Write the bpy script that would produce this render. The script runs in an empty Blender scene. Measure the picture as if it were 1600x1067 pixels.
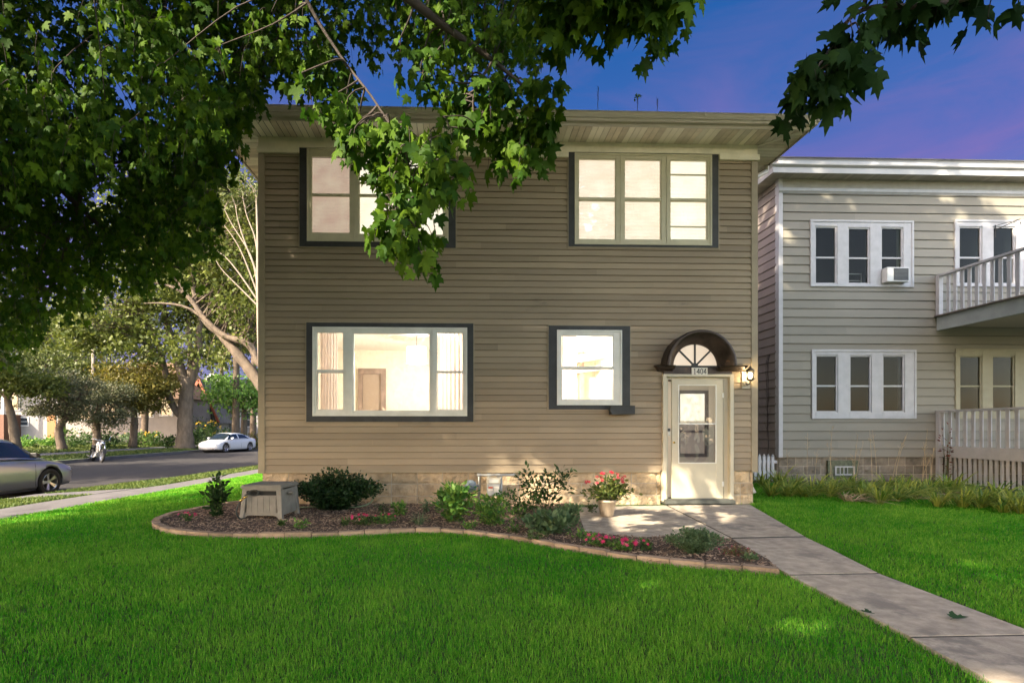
import bpy, bmesh, math, random
import numpy as np
from math import sin, cos, pi, radians, sqrt, atan2
from mathutils import Vector, Matrix
random.seed(7); RNG = np.random.default_rng(7)
sc = bpy.context.scene
COL = sc.collection

# ------------------------------------------------------------------ camera
EXPO = 3.05
EYE = 1.25; F = 830.0; CX = 746.0; CY = 671.0; YAW = math.atan(.031)
cam_d = bpy.data.cameras.new('camera'); cam = bpy.data.objects.new('camera', cam_d); COL.objects.link(cam)
cam.location = (0, 0, EYE); cam.rotation_euler = (pi/2, 0, -YAW)
cam_d.sensor_width = 36; cam_d.lens = F/1600*36
cam_d.shift_x = (800-CX)/1600; cam_d.shift_y = (CY-533.5)/1600
cam_d.clip_start = .05; cam_d.clip_end = 3000
sc.camera = cam
# ------------------------------------------------------------------ world
SUN_DIR = Vector((-.60, -.56, .56)).normalized()       # towards the sun
EL = math.asin(SUN_DIR.z); AZ = atan2(SUN_DIR.x, SUN_DIR.y)
w = bpy.data.worlds.new('World'); sc.world = w; w.use_nodes = True
nt = w.node_tree; nt.nodes.clear()
def wn(t, **k):
    n = nt.nodes.new(t)
    for a, b in k.items(): setattr(n, a, b)
    return n
def wl(a, b): nt.links.new(a, b)
out = wn('ShaderNodeOutputWorld')
sky = wn('ShaderNodeTexSky', sky_type='NISHITA', sun_disc=False, sun_elevation=EL, sun_rotation=AZ)
bg1 = wn('ShaderNodeBackground'); bg1.inputs['Strength'].default_value = .15
warm = wn('ShaderNodeMix', data_type='RGBA', blend_type='MULTIPLY'); warm.inputs['Factor'].default_value = 1
warm.inputs['B'].default_value = (1.32, 1.05, .84, 1)
wl(sky.outputs[0], warm.inputs['A']); wl(warm.outputs['Result'], bg1.inputs[0])
tc = wn('ShaderNodeTexCoord'); sep = wn('ShaderNodeSeparateXYZ'); wl(tc.outputs['Generated'], sep.inputs[0])
gr = wn('ShaderNodeValToRGB'); el = gr.color_ramp.elements
el[0].position = 0; el[0].color = (.30, .36, .60, 1)
el[1].position = .9; el[1].color = (.004, .045, .24, 1)
for p, c in ((.22, (.22, .26, .57)), (.36, (.12, .165, .53)), (.46, (.062, .152, .49)), (.58, (.020, .125, .43))):
    e = el.new(p); e.color = (*c, 1)
nz = wn('ShaderNodeTexNoise'); nz.inputs['Scale'].default_value = 3.4; nz.inputs['Detail'].default_value = 9; nz.inputs['Roughness'].default_value = .62; nz.inputs['Distortion'].default_value = .6
mp = wn('ShaderNodeMapping'); mp.inputs['Scale'].default_value = (.8, .8, 3.0); mp.inputs['Rotation'].default_value = (0, radians(14), 0); mp.inputs['Location'].default_value = (1.3, 0, .4)
wl(tc.outputs['Generated'], mp.inputs[0]); wl(mp.outputs[0], nz.inputs[0])
wl(sep.outputs['Z'], gr.inputs[0])
cr = wn('ShaderNodeMapRange'); cr.inputs['From Min'].default_value = .44; cr.inputs['From Max'].default_value = .68; cr.inputs['To Max'].default_value = .5
wl(nz.outputs[0], cr.inputs['Value'])
zf = wn('ShaderNodeMapRange'); zf.inputs['From Min'].default_value = .70; zf.inputs['From Max'].default_value = .3
wl(sep.outputs['Z'], zf.inputs['Value'])
mu = wn('ShaderNodeMath', operation='MULTIPLY'); wl(cr.outputs[0], mu.inputs[0]); wl(zf.outputs[0], mu.inputs[1])
pk = wn('ShaderNodeMix', data_type='RGBA'); pk.inputs['B'].default_value = (.36, .19, .48, 1)
wl(mu.outputs[0], pk.inputs['Factor']); wl(gr.outputs[0], pk.inputs['A'])
bg2 = wn('ShaderNodeBackground'); wl(pk.outputs['Result'], bg2.inputs[0]); bg2.inputs['Strength'].default_value = 2**-EXPO
mf = wn('ShaderNodeMapRange', interpolation_type='SMOOTHSTEP'); mf.inputs['From Min'].default_value = .25; mf.inputs['From Max'].default_value = -.45
wl(sep.outputs['Y'], mf.inputs['Value'])
ms = wn('ShaderNodeMixShader'); wl(mf.outputs[0], ms.inputs[0]); wl(bg2.outputs[0], ms.inputs[1]); wl(bg1.outputs[0], ms.inputs[2]); wl(ms.outputs[0], out.inputs[0])
# ------------------------------------------------------------------ sun
sl = bpy.data.lights.new('sun', 'SUN'); so = bpy.data.objects.new('sun', sl); COL.objects.link(so)
sl.energy = 2.2; sl.angle = radians(.6); sl.color = (1, .86, .66)
so.rotation_euler = SUN_DIR.to_track_quat('Z', 'Y').to_euler(); so.location = (-10, -10, 20)
vs = sc.view_settings; vs.view_transform = 'Standard'; vs.look = 'None'; vs.exposure = EXPO; vs.gamma = 1
sc.cycles.use_denoising = True
sc.cycles.max_bounces = 7; sc.cycles.transparent_max_bounces = 12; sc.cycles.sample_clamp_indirect = 4

# ------------------------------------------------------------------ pixel helpers (photo pixels, 1600 wide, to points of the place)
SY, CYW = sin(YAW), cos(YAW)
def ray(px, py):
    dx = (px-CX)/F
    return dx*CYW+SY, CYW-dx*SY, (CY-py)/F
def onY(px, py, Y):
    a, b, c = ray(px, py); t = Y/b
    return Vector((a*t, Y, EYE+c*t))
def onG(px, py, z=0.0):
    a, b, c = ray(px, py); t = (z-EYE)/c
    return Vector((a*t, b*t, z))
def atd(px, py, d):
    a, b, c = ray(px, py)
    return Vector((a*d, b*d, EYE+c*d))

# ------------------------------------------------------------------ materials
MATS = {}
def mat(name, col, rough=.6, metal=0, var=0.0, vscale=6.0, bump=0.0, bscale=40.0, col2=None, attr=None, attr_amt=.0, trans=0.0, emit=None, estr=0, spec=.5, stretch=None, wear=None, coat=0):
    if name in MATS: return MATS[name]
    m = bpy.data.materials.new(name); m.use_nodes = True; t = m.node_tree; N = t.nodes; L = t.links
    b = N['Principled BSDF']; b.inputs['Roughness'].default_value = rough; b.inputs['Metallic'].default_value = metal
    b.inputs['Specular IOR Level'].default_value = spec
    if coat: b.inputs['Coat Weight'].default_value = coat; b.inputs['Coat Roughness'].default_value = .06
    src = None
    co = N.new('ShaderNodeTexCoord'); cs = co.outputs['Object']
    if stretch:
        mm = N.new('ShaderNodeMapping'); mm.inputs['Scale'].default_value = stretch; L.new(cs, mm.inputs[0]); cs = mm.outputs[0]
    c = N.new('ShaderNodeRGB'); c.outputs[0].default_value = (*col, 1); src = c.outputs[0]
    if var > 0 or col2:
        nzz = N.new('ShaderNodeTexNoise'); nzz.inputs['Scale'].default_value = vscale; nzz.inputs['Detail'].default_value = 7; nzz.inputs['Roughness'].default_value = .62
        L.new(cs, nzz.inputs[0])
        mr = N.new('ShaderNodeMapRange'); mr.inputs['From Min'].default_value = .35; mr.inputs['From Max'].default_value = .65
        L.new(nzz.outputs[0], mr.inputs['Value'])
        mx = N.new('ShaderNodeMix'); mx.data_type = 'RGBA'
        c2 = col2 if col2 else tuple(x*(1-var) for x in col)
        mx.inputs['B'].default_value = (*c2, 1)
        if not col2: c.outputs[0].default_value = (*[min(1, x*(1+var*.6)) for x in col], 1)
        L.new(mr.outputs[0], mx.inputs['Factor']); L.new(src, mx.inputs['A']); src = mx.outputs['Result']
    if wear:      # (colour, scale, amount threshold): patches of dirt or bare material with a shape of their own
        wz = N.new('ShaderNodeTexNoise'); wz.inputs['Scale'].default_value = wear[1]; wz.inputs['Detail'].default_value = 9; wz.inputs['Roughness'].default_value = .7
        L.new(cs, wz.inputs[0])
        mr = N.new('ShaderNodeMapRange'); mr.inputs['From Min'].default_value = wear[2]; mr.inputs['From Max'].default_value = wear[2]+.08
        L.new(wz.outputs[0], mr.inputs['Value'])
        mx = N.new('ShaderNodeMix'); mx.data_type = 'RGBA'; mx.inputs['B'].default_value = (*wear[0], 1)
        L.new(mr.outputs[0], mx.inputs['Factor']); L.new(src, mx.inputs['A']); src = mx.outputs['Result']
    if attr:
        at = N.new('ShaderNodeAttribute'); at.attribute_name = 'var'
        mx = N.new('ShaderNodeMix'); mx.data_type = 'RGBA'; mx.inputs['B'].default_value = (*attr, 1)
        L.new(at.outputs['Fac'], mx.inputs['Factor']); L.new(src, mx.inputs['A']); src = mx.outputs['Result']
    if attr_amt:
        at = N.new('ShaderNodeAttribute'); at.attribute_name = 'var'
        mr = N.new('ShaderNodeMapRange'); mr.inputs['To Min'].default_value = 1-attr_amt; mr.inputs['To Max'].default_value = 1+attr_amt
        L.new(at.outputs['Fac'], mr.inputs['Value'])
        hs = N.new('ShaderNodeHueSaturation'); L.new(mr.outputs[0], hs.inputs['Value']); L.new(src, hs.inputs['Color']); src = hs.outputs[0]
    L.new(src, b.inputs['Base Color'])
    if bump > 0:
        bz = N.new('ShaderNodeTexNoise'); bz.inputs['Scale'].default_value = bscale; bz.inputs['Detail'].default_value = 6
        L.new(cs, bz.inputs[0])
        bp = N.new('ShaderNodeBump'); bp.inputs['Strength'].default_value = min(1, bump); bp.inputs['Distance'].default_value = .02
        L.new(bz.outputs[0], bp.inputs['Height']); L.new(bp.outputs[0], b.inputs['Normal'])
    if emit:
        b.inputs['Emission Color'].default_value = (*emit, 1); b.inputs['Emission Strength'].default_value = estr
    if trans > 0:
        tr = N.new('ShaderNodeBsdfTranslucent'); L.new(src, tr.inputs[0])
        x = N.new('ShaderNodeMixShader'); x.inputs[0].default_value = trans
        L.new(b.outputs[0], x.inputs[1]); L.new(tr.outputs[0], x.inputs[2]); L.new(x.outputs[0], N['Material Output'].inputs[0])
    MATS[name] = m
    return m
def glass(name, tint=(.9, .95, .95), base=.06):
    if name in MATS: return MATS[name]
    m = bpy.data.materials.new(name); m.use_nodes = True; t = m.node_tree; N = t.nodes; L = t.links; N.remove(N['Principled BSDF'])
    a = N.new('ShaderNodeBsdfTransparent'); a.inputs[0].default_value = (*tint, 1)
    g = N.new('ShaderNodeBsdfGlossy'); g.inputs['Roughness'].default_value = .015
    fr = N.new('ShaderNodeFresnel'); fr.inputs[0].default_value = 1.5
    ad = N.new('ShaderNodeMath'); ad.operation = 'ADD'; ad.use_clamp = True; ad.inputs[1].default_value = base; L.new(fr.outputs[0], ad.inputs[0])
    nz = N.new('ShaderNodeTexNoise'); nz.inputs['Scale'].default_value = 2.5; bp = N.new('ShaderNodeBump'); bp.inputs['Strength'].default_value = .25; bp.inputs['Distance'].default_value = .02
    L.new(nz.outputs[0], bp.inputs['Height']); L.new(bp.outputs[0], g.inputs['Normal'])
    x = N.new('ShaderNodeMixShader'); L.new(ad.outputs[0], x.inputs[0]); L.new(a.outputs[0], x.inputs[1]); L.new(g.outputs[0], x.inputs[2]); L.new(x.outputs[0], N['Material Output'].inputs[0])
    MATS[name] = m; return m
def glow(name, col, strength, col2=None, scale=3.0, stretch=(1, 1, 1)):
    if name in MATS: return MATS[name]
    m = bpy.data.materials.new(name); m.use_nodes = True; t = m.node_tree; N = t.nodes; L = t.links; b = N['Principled BSDF']
    b.inputs['Base Color'].default_value = (*[c*.7 for c in col], 1); b.inputs['Roughness'].default_value = .8
    b.inputs['Emission Strength'].default_value = strength*2**-EXPO; b.inputs['Emission Color'].default_value = (*col, 1)
    if col2:
        co = N.new('ShaderNodeTexCoord'); mm = N.new('ShaderNodeMapping'); mm.inputs['Scale'].default_value = stretch; L.new(co.outputs['Object'], mm.inputs[0])
        nz = N.new('ShaderNodeTexNoise'); nz.inputs['Scale'].default_value = scale; nz.inputs['Detail'].default_value = 5; L.new(mm.outputs[0], nz.inputs[0])
        mr = N.new('ShaderNodeMapRange'); mr.inputs['From Min'].default_value = .35; mr.inputs['From Max'].default_value = .65; L.new(nz.outputs[0], mr.inputs['Value'])
        mx = N.new('ShaderNodeMix'); mx.data_type = 'RGBA'; mx.inputs['A'].default_value = (*col, 1); mx.inputs['B'].default_value = (*col2, 1)
        L.new(mr.outputs[0], mx.inputs['Factor']); L.new(mx.outputs['Result'], b.inputs['Emission Color'])
    MATS[name] = m; return m

# ------------------------------------------------------------------ objects
def tag(o, label=None, cat=None, group=None, kind=None):
    if label: o['label'] = label
    if cat: o['category'] = cat
    if group: o['group'] = group
    if kind: o['kind'] = kind
    return o
def empty(name, loc=(0, 0, 0), rz=0, label=None, cat=None, group=None):
    o = bpy.data.objects.new(name, None); COL.objects.link(o); o.location = loc; o.rotation_euler = (0, 0, rz); o.empty_display_size = .1
    return tag(o, label, cat, group)
def copy_tree(o, parent=None):
    c = o.copy(); COL.objects.link(c); c.parent = parent
    for ch in list(o.children): copy_tree(ch, c)
    return c
class MB:
    def __init__(s): s.v = []; s.f = []; s.m = []; s.a = []; s.cur = 0; s.var = .5
    def add(s, vs, fs, var=None):
        n = len(s.v); s.v += [tuple(p) for p in vs]; s.f += [tuple(i+n for i in f) for f in fs]; s.m += [s.cur]*len(fs)
        s.a += [s.var if var is None else var]*len(vs); return s
    def box(s, x0, y0, z0, x1, y1, z1, var=None):
        return s.add([(x0, y0, z0), (x1, y0, z0), (x1, y1, z0), (x0, y1, z0), (x0, y0, z1), (x1, y0, z1), (x1, y1, z1), (x0, y1, z1)],
                     [(0, 3, 2, 1), (4, 5, 6, 7), (0, 1, 5, 4), (1, 2, 6, 5), (2, 3, 7, 6), (3, 0, 4, 7)], var)
    def quad(s, *p, var=None): return s.add(p, [tuple(range(len(p)))], var)
    def bar(s, a, b, wd, h, up=(0, 0, 1)):
        a = Vector(a); b = Vector(b); d = (b-a).normalized(); u = Vector(up); r = d.cross(u).normalized()*wd/2; u = r.cross(d).normalized()*h/2
        return s.add([a-r-u, a+r-u, a+r+u, a-r+u, b-r-u, b+r-u, b+r+u, b-r+u], [(0, 1, 2, 3), (7, 6, 5, 4), (0, 4, 5, 1), (1, 5, 6, 2), (2, 6, 7, 3), (3, 7, 4, 0)])
    def tube(s, pts, rad, n=8, caps=True):
        pts = [Vector(p) for p in pts]; k = len(pts)
        if not hasattr(rad, '__len__'): rad = [rad]*k
        base = len(s.v); vs = []; fs = []; prev = None
        for i, p in enumerate(pts):
            t = (pts[min(i+1, k-1)]-pts[max(i-1, 0)])
            t = t.normalized() if t.length > 1e-9 else Vector((0, 0, 1))
            if prev is None:
                r = t.cross(Vector((0, 0, 1)));
                if r.length < .05: r = t.cross(Vector((1, 0, 0)))
            else: r = prev-t*prev.dot(t)
            r.normalize(); prev = r; q = t.cross(r)
            for j in range(n):
                a = 2*pi*j/n; vs.append(p+(r*cos(a)+q*sin(a))*rad[i])
        for i in range(k-1):
            for j in range(n):
                fs.append((i*n+j, i*n+(j+1) % n, (i+1)*n+(j+1) % n, (i+1)*n+j))
        if caps: fs += [tuple(range(n-1, -1, -1)), tuple((k-1)*n+j for j in range(n))]
        return s.add(vs, fs)
    def lathe(s, prof, c=(0, 0, 0), axis='z', n=20, jitter=0):
        vs = []; fs = []; k = len(prof)
        for j in range(n):
            a = 2*pi*j/n
            for r, h in prof:
                if axis == 'z': p = (r*cos(a), r*sin(a), h)
                elif axis == 'y': p = (r*cos(a), h, r*sin(a))
                else: p = (h, r*cos(a), r*sin(a))
                vs.append((p[0]+c[0], p[1]+c[1], p[2]+c[2]))
        for j in range(n):
            for i in range(k-1): fs.append((j*k+i, ((j+1) % n)*k+i, ((j+1) % n)*k+i+1, j*k+i+1))
        return s.add(vs, fs)
    def prism(s, poly, z0, z1):
        n = len(poly); vs = [(p[0], p[1], z0) for p in poly]+[(p[0], p[1], z1) for p in poly]
        return s.add(vs, [tuple(range(n-1, -1, -1)), tuple(range(n, 2*n))]+[(i, (i+1) % n, n+(i+1) % n, n+i) for i in range(n)])
    def frame(s, x0, z0, x1, z1, l, r, b, t, y0, y1):        # four butted boards in an x-z rectangle
        s.box(x0, y0, z0, x0+l, y1, z1); s.box(x1-r, y0, z0, x1, y1, z1)
        if b: s.box(x0+l, y0+.0015, z0, x1-r, y1, z0+b)
        if t: s.box(x0+l, y0+.0015, z1-t, x1-r, y1, z1)
        return s
    def split(s):
        """one MB per loose piece"""
        par = list(range(len(s.v)))
        def fnd(i):
            while par[i] != i: par[i] = par[par[i]]; i = par[i]
            return i
        for f in s.f:
            a = fnd(f[0])
            for i in f[1:]: par[fnd(i)] = a
        G = {}
        for k, f in enumerate(s.f): G.setdefault(fnd(f[0]), []).append(k)
        out_ = []
        for fs in G.values():
            q = type(s)(); mp_ = {}
            for k in fs:
                for i in s.f[k]:
                    if i not in mp_: mp_[i] = len(q.v); q.v.append(s.v[i]); q.a.append(s.a[i])
                q.f.append(tuple(mp_[i] for i in s.f[k])); q.m.append(s.m[k])
            out_.append(q)
        return out_
    def build_each(s, name, mats, parent=None, **k):
        return [q.build(name, mats, parent, **k) for q in s.split()]
    def build(s, name, mats, parent=None, smooth=False, label=None, cat=None, group=None, kind=None, bevel=0):
        me = bpy.data.meshes.new(name); me.from_pydata(s.v, [], s.f)
        mats = mats if isinstance(mats, (list, tuple)) else [mats]
        for m in mats: me.materials.append(m)
        if len(mats) > 1: me.polygons.foreach_set('material_index', s.m)
        at = me.attributes.new('var', 'FLOAT', 'POINT'); at.data.foreach_set('value', s.a)
        if smooth: me.polygons.foreach_set('use_smooth', [True]*len(s.f))
        me.update()
        o = bpy.data.objects.new(name, me); COL.objects.link(o)
        if parent: o.parent = parent
        if bevel:
            bv = o.modifiers.new('b', 'BEVEL'); bv.width = bevel; bv.segments = 2; bv.limit_method = 'ANGLE'; bv.angle_limit = radians(40)
        return tag(o, label, cat, group, kind)
def npmesh(name, V, tris, quads, mats, parent=None, var=None, smooth=False, **k):
    """numpy mesh: V (n,3); tris (a,3); quads (b,4)"""
    me = bpy.data.meshes.new(name); nt_, nq = len(tris), len(quads)
    me.vertices.add(len(V)); me.vertices.foreach_set('co', np.asarray(V, np.float32).ravel())
    me.loops.add(nt_*3+nq*4); me.loops.foreach_set('vertex_index', np.concatenate([np.asarray(tris, np.int32).ravel(), np.asarray(quads, np.int32).ravel()]))
    me.polygons.add(nt_+nq)
    me.polygons.foreach_set('loop_start', np.concatenate([np.arange(nt_)*3, nt_*3+np.arange(nq)*4]).astype(np.int32))
    me.update(calc_edges=True)
    if var is not None:
        at = me.attributes.new('var', 'FLOAT', 'POINT'); at.data.foreach_set('value', np.asarray(var, np.float32))
    for m in (mats if isinstance(mats, (list, tuple)) else [mats]): me.materials.append(m)
    if smooth: me.polygons.foreach_set('use_smooth', np.ones(nt_+nq, bool))
    me.validate()
    o = bpy.data.objects.new(name, me); COL.objects.link(o)
    if parent: o.parent = parent
    return tag(o, **k)
def rots(n, direction=None, spread=1.0, rng=RNG):
    """n rotation matrices whose Y axis (leaf length) leans towards direction, random roll"""
    y = rng.normal(size=(n, 3)); y /= np.linalg.norm(y, axis=1)[:, None]
    if direction is not None: y = y*spread+np.asarray(direction)
    y /= np.linalg.norm(y, axis=1)[:, None]
    a = rng.normal(size=(n, 3)); x = np.cross(y, a); x /= np.linalg.norm(x, axis=1)[:, None]
    z = np.cross(x, y)
    return np.stack([x, y, z], axis=2)
def scatter(name, tv, tf, P, R, S, mats, parent=None, var=None, **k):
    """copies of a triangle template (leaf shapes) at P with rotations R and sizes S, as one mesh"""
    tv = np.asarray(tv, float); tf = np.asarray(tf); n = len(P); S = np.asarray(S, float)
    if S.ndim == 1: S = np.repeat(S[:, None], 3, 1)
    V = np.einsum('nij,nkj->nki', R, tv[None]*S[:, None, :])+np.asarray(P)[:, None, :]
    T = tf[None]+(np.arange(n)*len(tv))[:, None, None]
    vv = np.repeat(RNG.random(n) if var is None else var, len(tv))
    T = T.reshape(-1, tf.shape[1])
    e = np.zeros((0, 4), int)
    if tf.shape[1] == 3: return npmesh(name, V.reshape(-1, 3), T, e, mats, parent, vv, **k)
    return npmesh(name, V.reshape(-1, 3), np.zeros((0, 3), int), T, mats, parent, vv, **k)
# leaf templates -----------------------------------------------------------
half = [(.03, .0), (.16, -.08), (.42, -.07), (.33, .07), (.50, .17), (.57, .46), (.40, .40), (.20, .45), (.27, .69), (.12, .68)]
outl = [(0, 0)]+half+[(0, 1)]+[(-x, y) for x, y in reversed(half)]
MAPLE_V = [(0, .32, .05)]+[(x, y, .05-abs(x)*.28-(y-.3)**2*.30) for x, y in outl]
MAPLE_F = [(0, 1+i, 1+(i+1) % len(outl)) for i in range(len(outl))]
OVAL_V = [(0, 0, 0), (.2, .25, -.04), (.24, .55, -.07), (0, 1, -.12), (-.24, .55, -.07), (-.2, .25, -.04), (0, .45, .03)]
OVAL_F = [(6, 0, 1), (6, 1, 2), (6, 2, 3), (6, 3, 4), (6, 4, 5), (6, 5, 0)]
TINY_V = [(-.28, .1, 0), (.28, .1, .02), (.22, .8, -.05), (-.2, .9, 0)]
TINY_F = [(0, 1, 2, 3)]
BLADE_V = [(-.5, 0, 0), (.5, 0, 0), (.42, .5, .05), (-.42, .5, .05), (.0, 1, .22)]
BLADE_F = [(0, 1, 2), (0, 2, 3), (3, 2, 4)]

# ================================================================== GROUND, STREET, PATHS
def lerp_tab(x, tab):
    if x <= tab[0][0]: return tab[0][1]
    for (a, p), (b, q) in zip(tab, tab[1:]):
        if x <= b: return p+(q-p)*(x-a)/(b-a)
    return tab[-1][1]
NEAR_CURB = [(-60, -10.6), (2, -10.3), (13, -9.75), (17, -8.9), (22, -8.5), (60, -8.1), (130, -8.0)]   # Y -> X
FAR_CURB = [(-60, -19.3), (30, -19.2), (130, -19.0)]
def gz(x, y):
    n = lerp_tab(y, NEAR_CURB); f = lerp_tab(y, FAR_CURB)
    if x >= -5.0: return 0.0
    if x >= n: return -.24*(-5.0-x)/(-5.0-n)
    if x > f: return -.40
    return lerp_tab(x, [(f-8, .02), (f-3, -.10), (f, -.24)])
def gzs(x, y):
    return gz(x, y)
M_soil = mat('soil', (.05, .075, .022), .95, var=.5, vscale=9, bump=.6, bscale=60)
M_far = mat('far_lawn', (.07, .105, .028), .95, var=.55, vscale=.8, bump=.5, bscale=12)
M_asph = mat('asphalt', (.025, .023, .023), .85, var=.25, vscale=1.2, bump=.35, bscale=90, wear=((.02, .018, .018), .9, .60), stretch=(1, .35, 1))
M_conc = mat('concrete', (.43, .365, .29), .85, var=.28, vscale=9, bump=.3, bscale=110, wear=((.24, .21, .175), 1.9, .55))
M_conc2 = mat('old_concrete', (.10, .098, .105), .9, var=.2, vscale=2, bump=.3, bscale=80)
def strip_mesh(name, xa, xb, ys, dz, m, nx=1, **k):
    """sheet between two x-of-y tables following the ground"""
    b = MB(); g = []
    for y in ys:
        a_, b_ = lerp_tab(y, xa), lerp_tab(y, xb); row = []
        for i in range(nx+1):
            x = a_+(b_-a_)*i/nx; row.append((x, y, (dz(x, y) if callable(dz) else dz)))
        g.append(row)
    n = nx+1
    b.add([p for r in g for p in r], [(j*n+i, j*n+i+1, (j+1)*n+i+1, (j+1)*n+i) for j in range(len(g)-1) for i in range(nx)])
    return b.build(name, m, **k)
ys_ = [-60, -30, -10, 0, 2, 6, 10, 13, 15, 17, 19.5, 22, 28, 35, 45, 60, 90, 130]
# one ground sheet to the horizon, cut only by the street bed
b = MB(); xs_r = [0, .02, .3, .6, 1.0]
def ground_rows(b, side):
    rows = []
    for y in [-900, -300]+ys_+[300, 900, 1800]:
        n = lerp_tab(y, NEAR_CURB); f = lerp_tab(y, FAR_CURB)
        xs = [n-.01, n+1.2, n+2.4, -5.0, -2.0, 3, 10, 25, 80, 300, 1200] if side else [-1500, -400, -120, -60, f-15, f-8, f-5, f-3, f-1.5, f+.01]
        rows.append([(x, y, gz(x, y)) if not (abs(x-n+.01) < 1e-6 or abs(x-f-.01) < 1e-6) else (x, y, -.24) for x in xs])
    n = len(rows[0])
    b.add([p for r in rows for p in r], [(j*n+i, j*n+i+1, (j+1)*n+i+1, (j+1)*n+i) for j in range(len(rows)-1) for i in range(n-1)])
ground_rows(b, 1); b.build('ground', M_soil, kind='structure')
b = MB(); ground_rows(b, 0); b.build('far_ground', M_far, kind='structure')
ysr = [-300]+ys_+[300, 900]
strip_mesh('street', [(y, lerp_tab(y, FAR_CURB)-.3) for y in ysr], [(y, lerp_tab(y, NEAR_CURB)+.3) for y in ysr], ysr, -.40, M_asph, 4, kind='structure')
def kerb(tab, s, name):
    b = MB(); prev = None
    for y in ysr[1:-1]:
        x = lerp_tab(y, tab)
        if prev:
            (x0, y0) = prev; L = max(1, int(abs(y-y0)/2.4)) if -10 < y < 60 else 1
            for i in range(L):
                ya, yb = y0+(y-y0)*i/L+.006, y0+(y-y0)*(i+1)/L-.006
                xa, xb = x0+(x-x0)*i/L, x0+(x-x0)*(i+1)/L; h = -.232+random.uniform(-.008, .008)
                ins = .16*s
                vs = [(xa, ya, -.45), (xb, yb, -.45), (xb, yb, h-.02), (xa, ya, h-.02), (xa+ins*.15, ya, h), (xb+ins*.15, yb, h), (xb+ins, yb, h), (xa+ins, ya, h), (xa+ins, ya, -.45), (xb+ins, yb, -.45)]
                b.add(vs, [(0, 1, 2, 3), (3, 2, 5, 4), (4, 5, 6, 7), (7, 6, 9, 8), (0, 3, 4, 7, 8), (1, 9, 6, 5, 2)])
        prev = (x, y)
    b.build(name, M_conc2, kind='structure')
kerb(NEAR_CURB, 1, 'near_curb'); kerb(FAR_CURB, -1, 'far_curb')
SW_E = [(-60, -6.9), (2, -6.9), (8, -6.75), (12.3, -6.2), (15.5, -5.95), (22, -5.8), (130, -5.4)]
SW_W = [(-60, -8.15), (2, -8.15), (9.3, -8.05), (11.6, -7.75), (13, -7.2), (18, -6.95), (22, -6.85), (130, -6.5)]
for name, A, B in (('sidewalk', SW_W, SW_E), ('far_sidewalk', [(-60, -23.2), (130, -22.9)], [(-60, -21.8), (130, -21.5)])):
    b = MB(); y = -20.0
    while y < 62:
        L = 1.5 if y < 30 else 3; ya, yb = y+.008, y+L-.008
        p = [(lerp_tab(ya, A), ya), (lerp_tab(ya, B), ya), (lerp_tab(yb, B), yb), (lerp_tab(yb, A), yb)]
        t = [(q[0], q[1], gz(q[0], q[1])+.02) for q in p]; bb = [(q[0], q[1], gz(q[0], q[1])-.08) for q in p]
        b.add(t+bb, [(0, 1, 2, 3), (0, 4, 5, 1), (1, 5, 6, 2), (2, 6, 7, 3), (3, 7, 4, 0)], var=random.random())
        y += L
    b.build(name, M_conc2, kind='structure')
# carriage walk across the parkway
b = MB(); p = [(lerp_tab(11.4, NEAR_CURB)+.17, 11.3), (-7.78, 11.6), (-7.45, 12.5), (lerp_tab(12.4, NEAR_CURB)+.17, 12.3)]
b.add([(x, y, gz(x, y)+.024) for x, y in p]+[(x, y, gz(x, y)-.1) for x, y in p], [(0, 1, 2, 3), (0, 4, 5, 1), (1, 5, 6, 2), (2, 6, 7, 3), (3, 7, 4, 0)])
b.build('carriage_walk', M_conc2, kind='structure')
# front path: slabs outlined on the ground
SLABS = [[(900, 792), (1041, 789), (1140, 838.5), (1085, 842), (1035, 842), (1000, 844), (914, 835)],
         [(1043.5, 789), (1172, 788), (1257, 837), (1143, 839)],
         [(1144, 841), (1258.5, 838.5), (1300, 858), (1372, 894.2), (1232.5, 896.6), (1202, 880)],
         [(1234, 898.2), (1374, 895.8), (1430, 917), (1520, 951), (1623, 990), (1421, 993.5)],
         [(1423.5, 995.5), (1627, 992), (1900, 1110), (1690, 1140)], [(1695, 1143), (1905, 1113), (2600, 1420), (2250, 1430)]]
PATH2D = []
b = MB()
for k, s in enumerate(SLABS):
    P = [onG(x, y, .03) for x, y in s]; PATH2D.append([(q.x, q.y) for q in P])
    n = len(P); h = .03
    c = sum(P, Vector())/n; T = [(q.x+(c.x-q.x)*.010, q.y+(c.y-q.y)*.010, h) for q in P]; Bt = [(q.x+(c.x-q.x)*.006, q.y+(c.y-q.y)*.006, h-.005) for q in P]; Bb = [(q.x, q.y, -.06) for q in P]
    b.add(T+Bt+Bb, [tuple(range(n))]+[(n+i, n+(i+1) % n, (i+1) % n, i) for i in range(n)]+[(2*n+i, 2*n+(i+1) % n, n+(i+1) % n, n+i) for i in range(n)])
b.build('path', M_conc, kind='structure')
b = MB(); J_ = [onG(x, y, .0262) for x, y in [(1041, 790), (1172, 789), (1257, 838), (1300, 858), (1373, 895), (1430, 917), (1520, 951), (1625, 991), (1902, 1111), (2600, 1420), (2250, 1430), (1691, 1141), (1421, 994), (1233, 897), (1203, 880), (1142, 840), (1120, 830)]]
b.add([tuple(q) for q in J_], [tuple(range(len(J_)))]); b.build('path_joint', mat('joint_dirt', (.05, .045, .035), .95), kind='structure')
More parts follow.
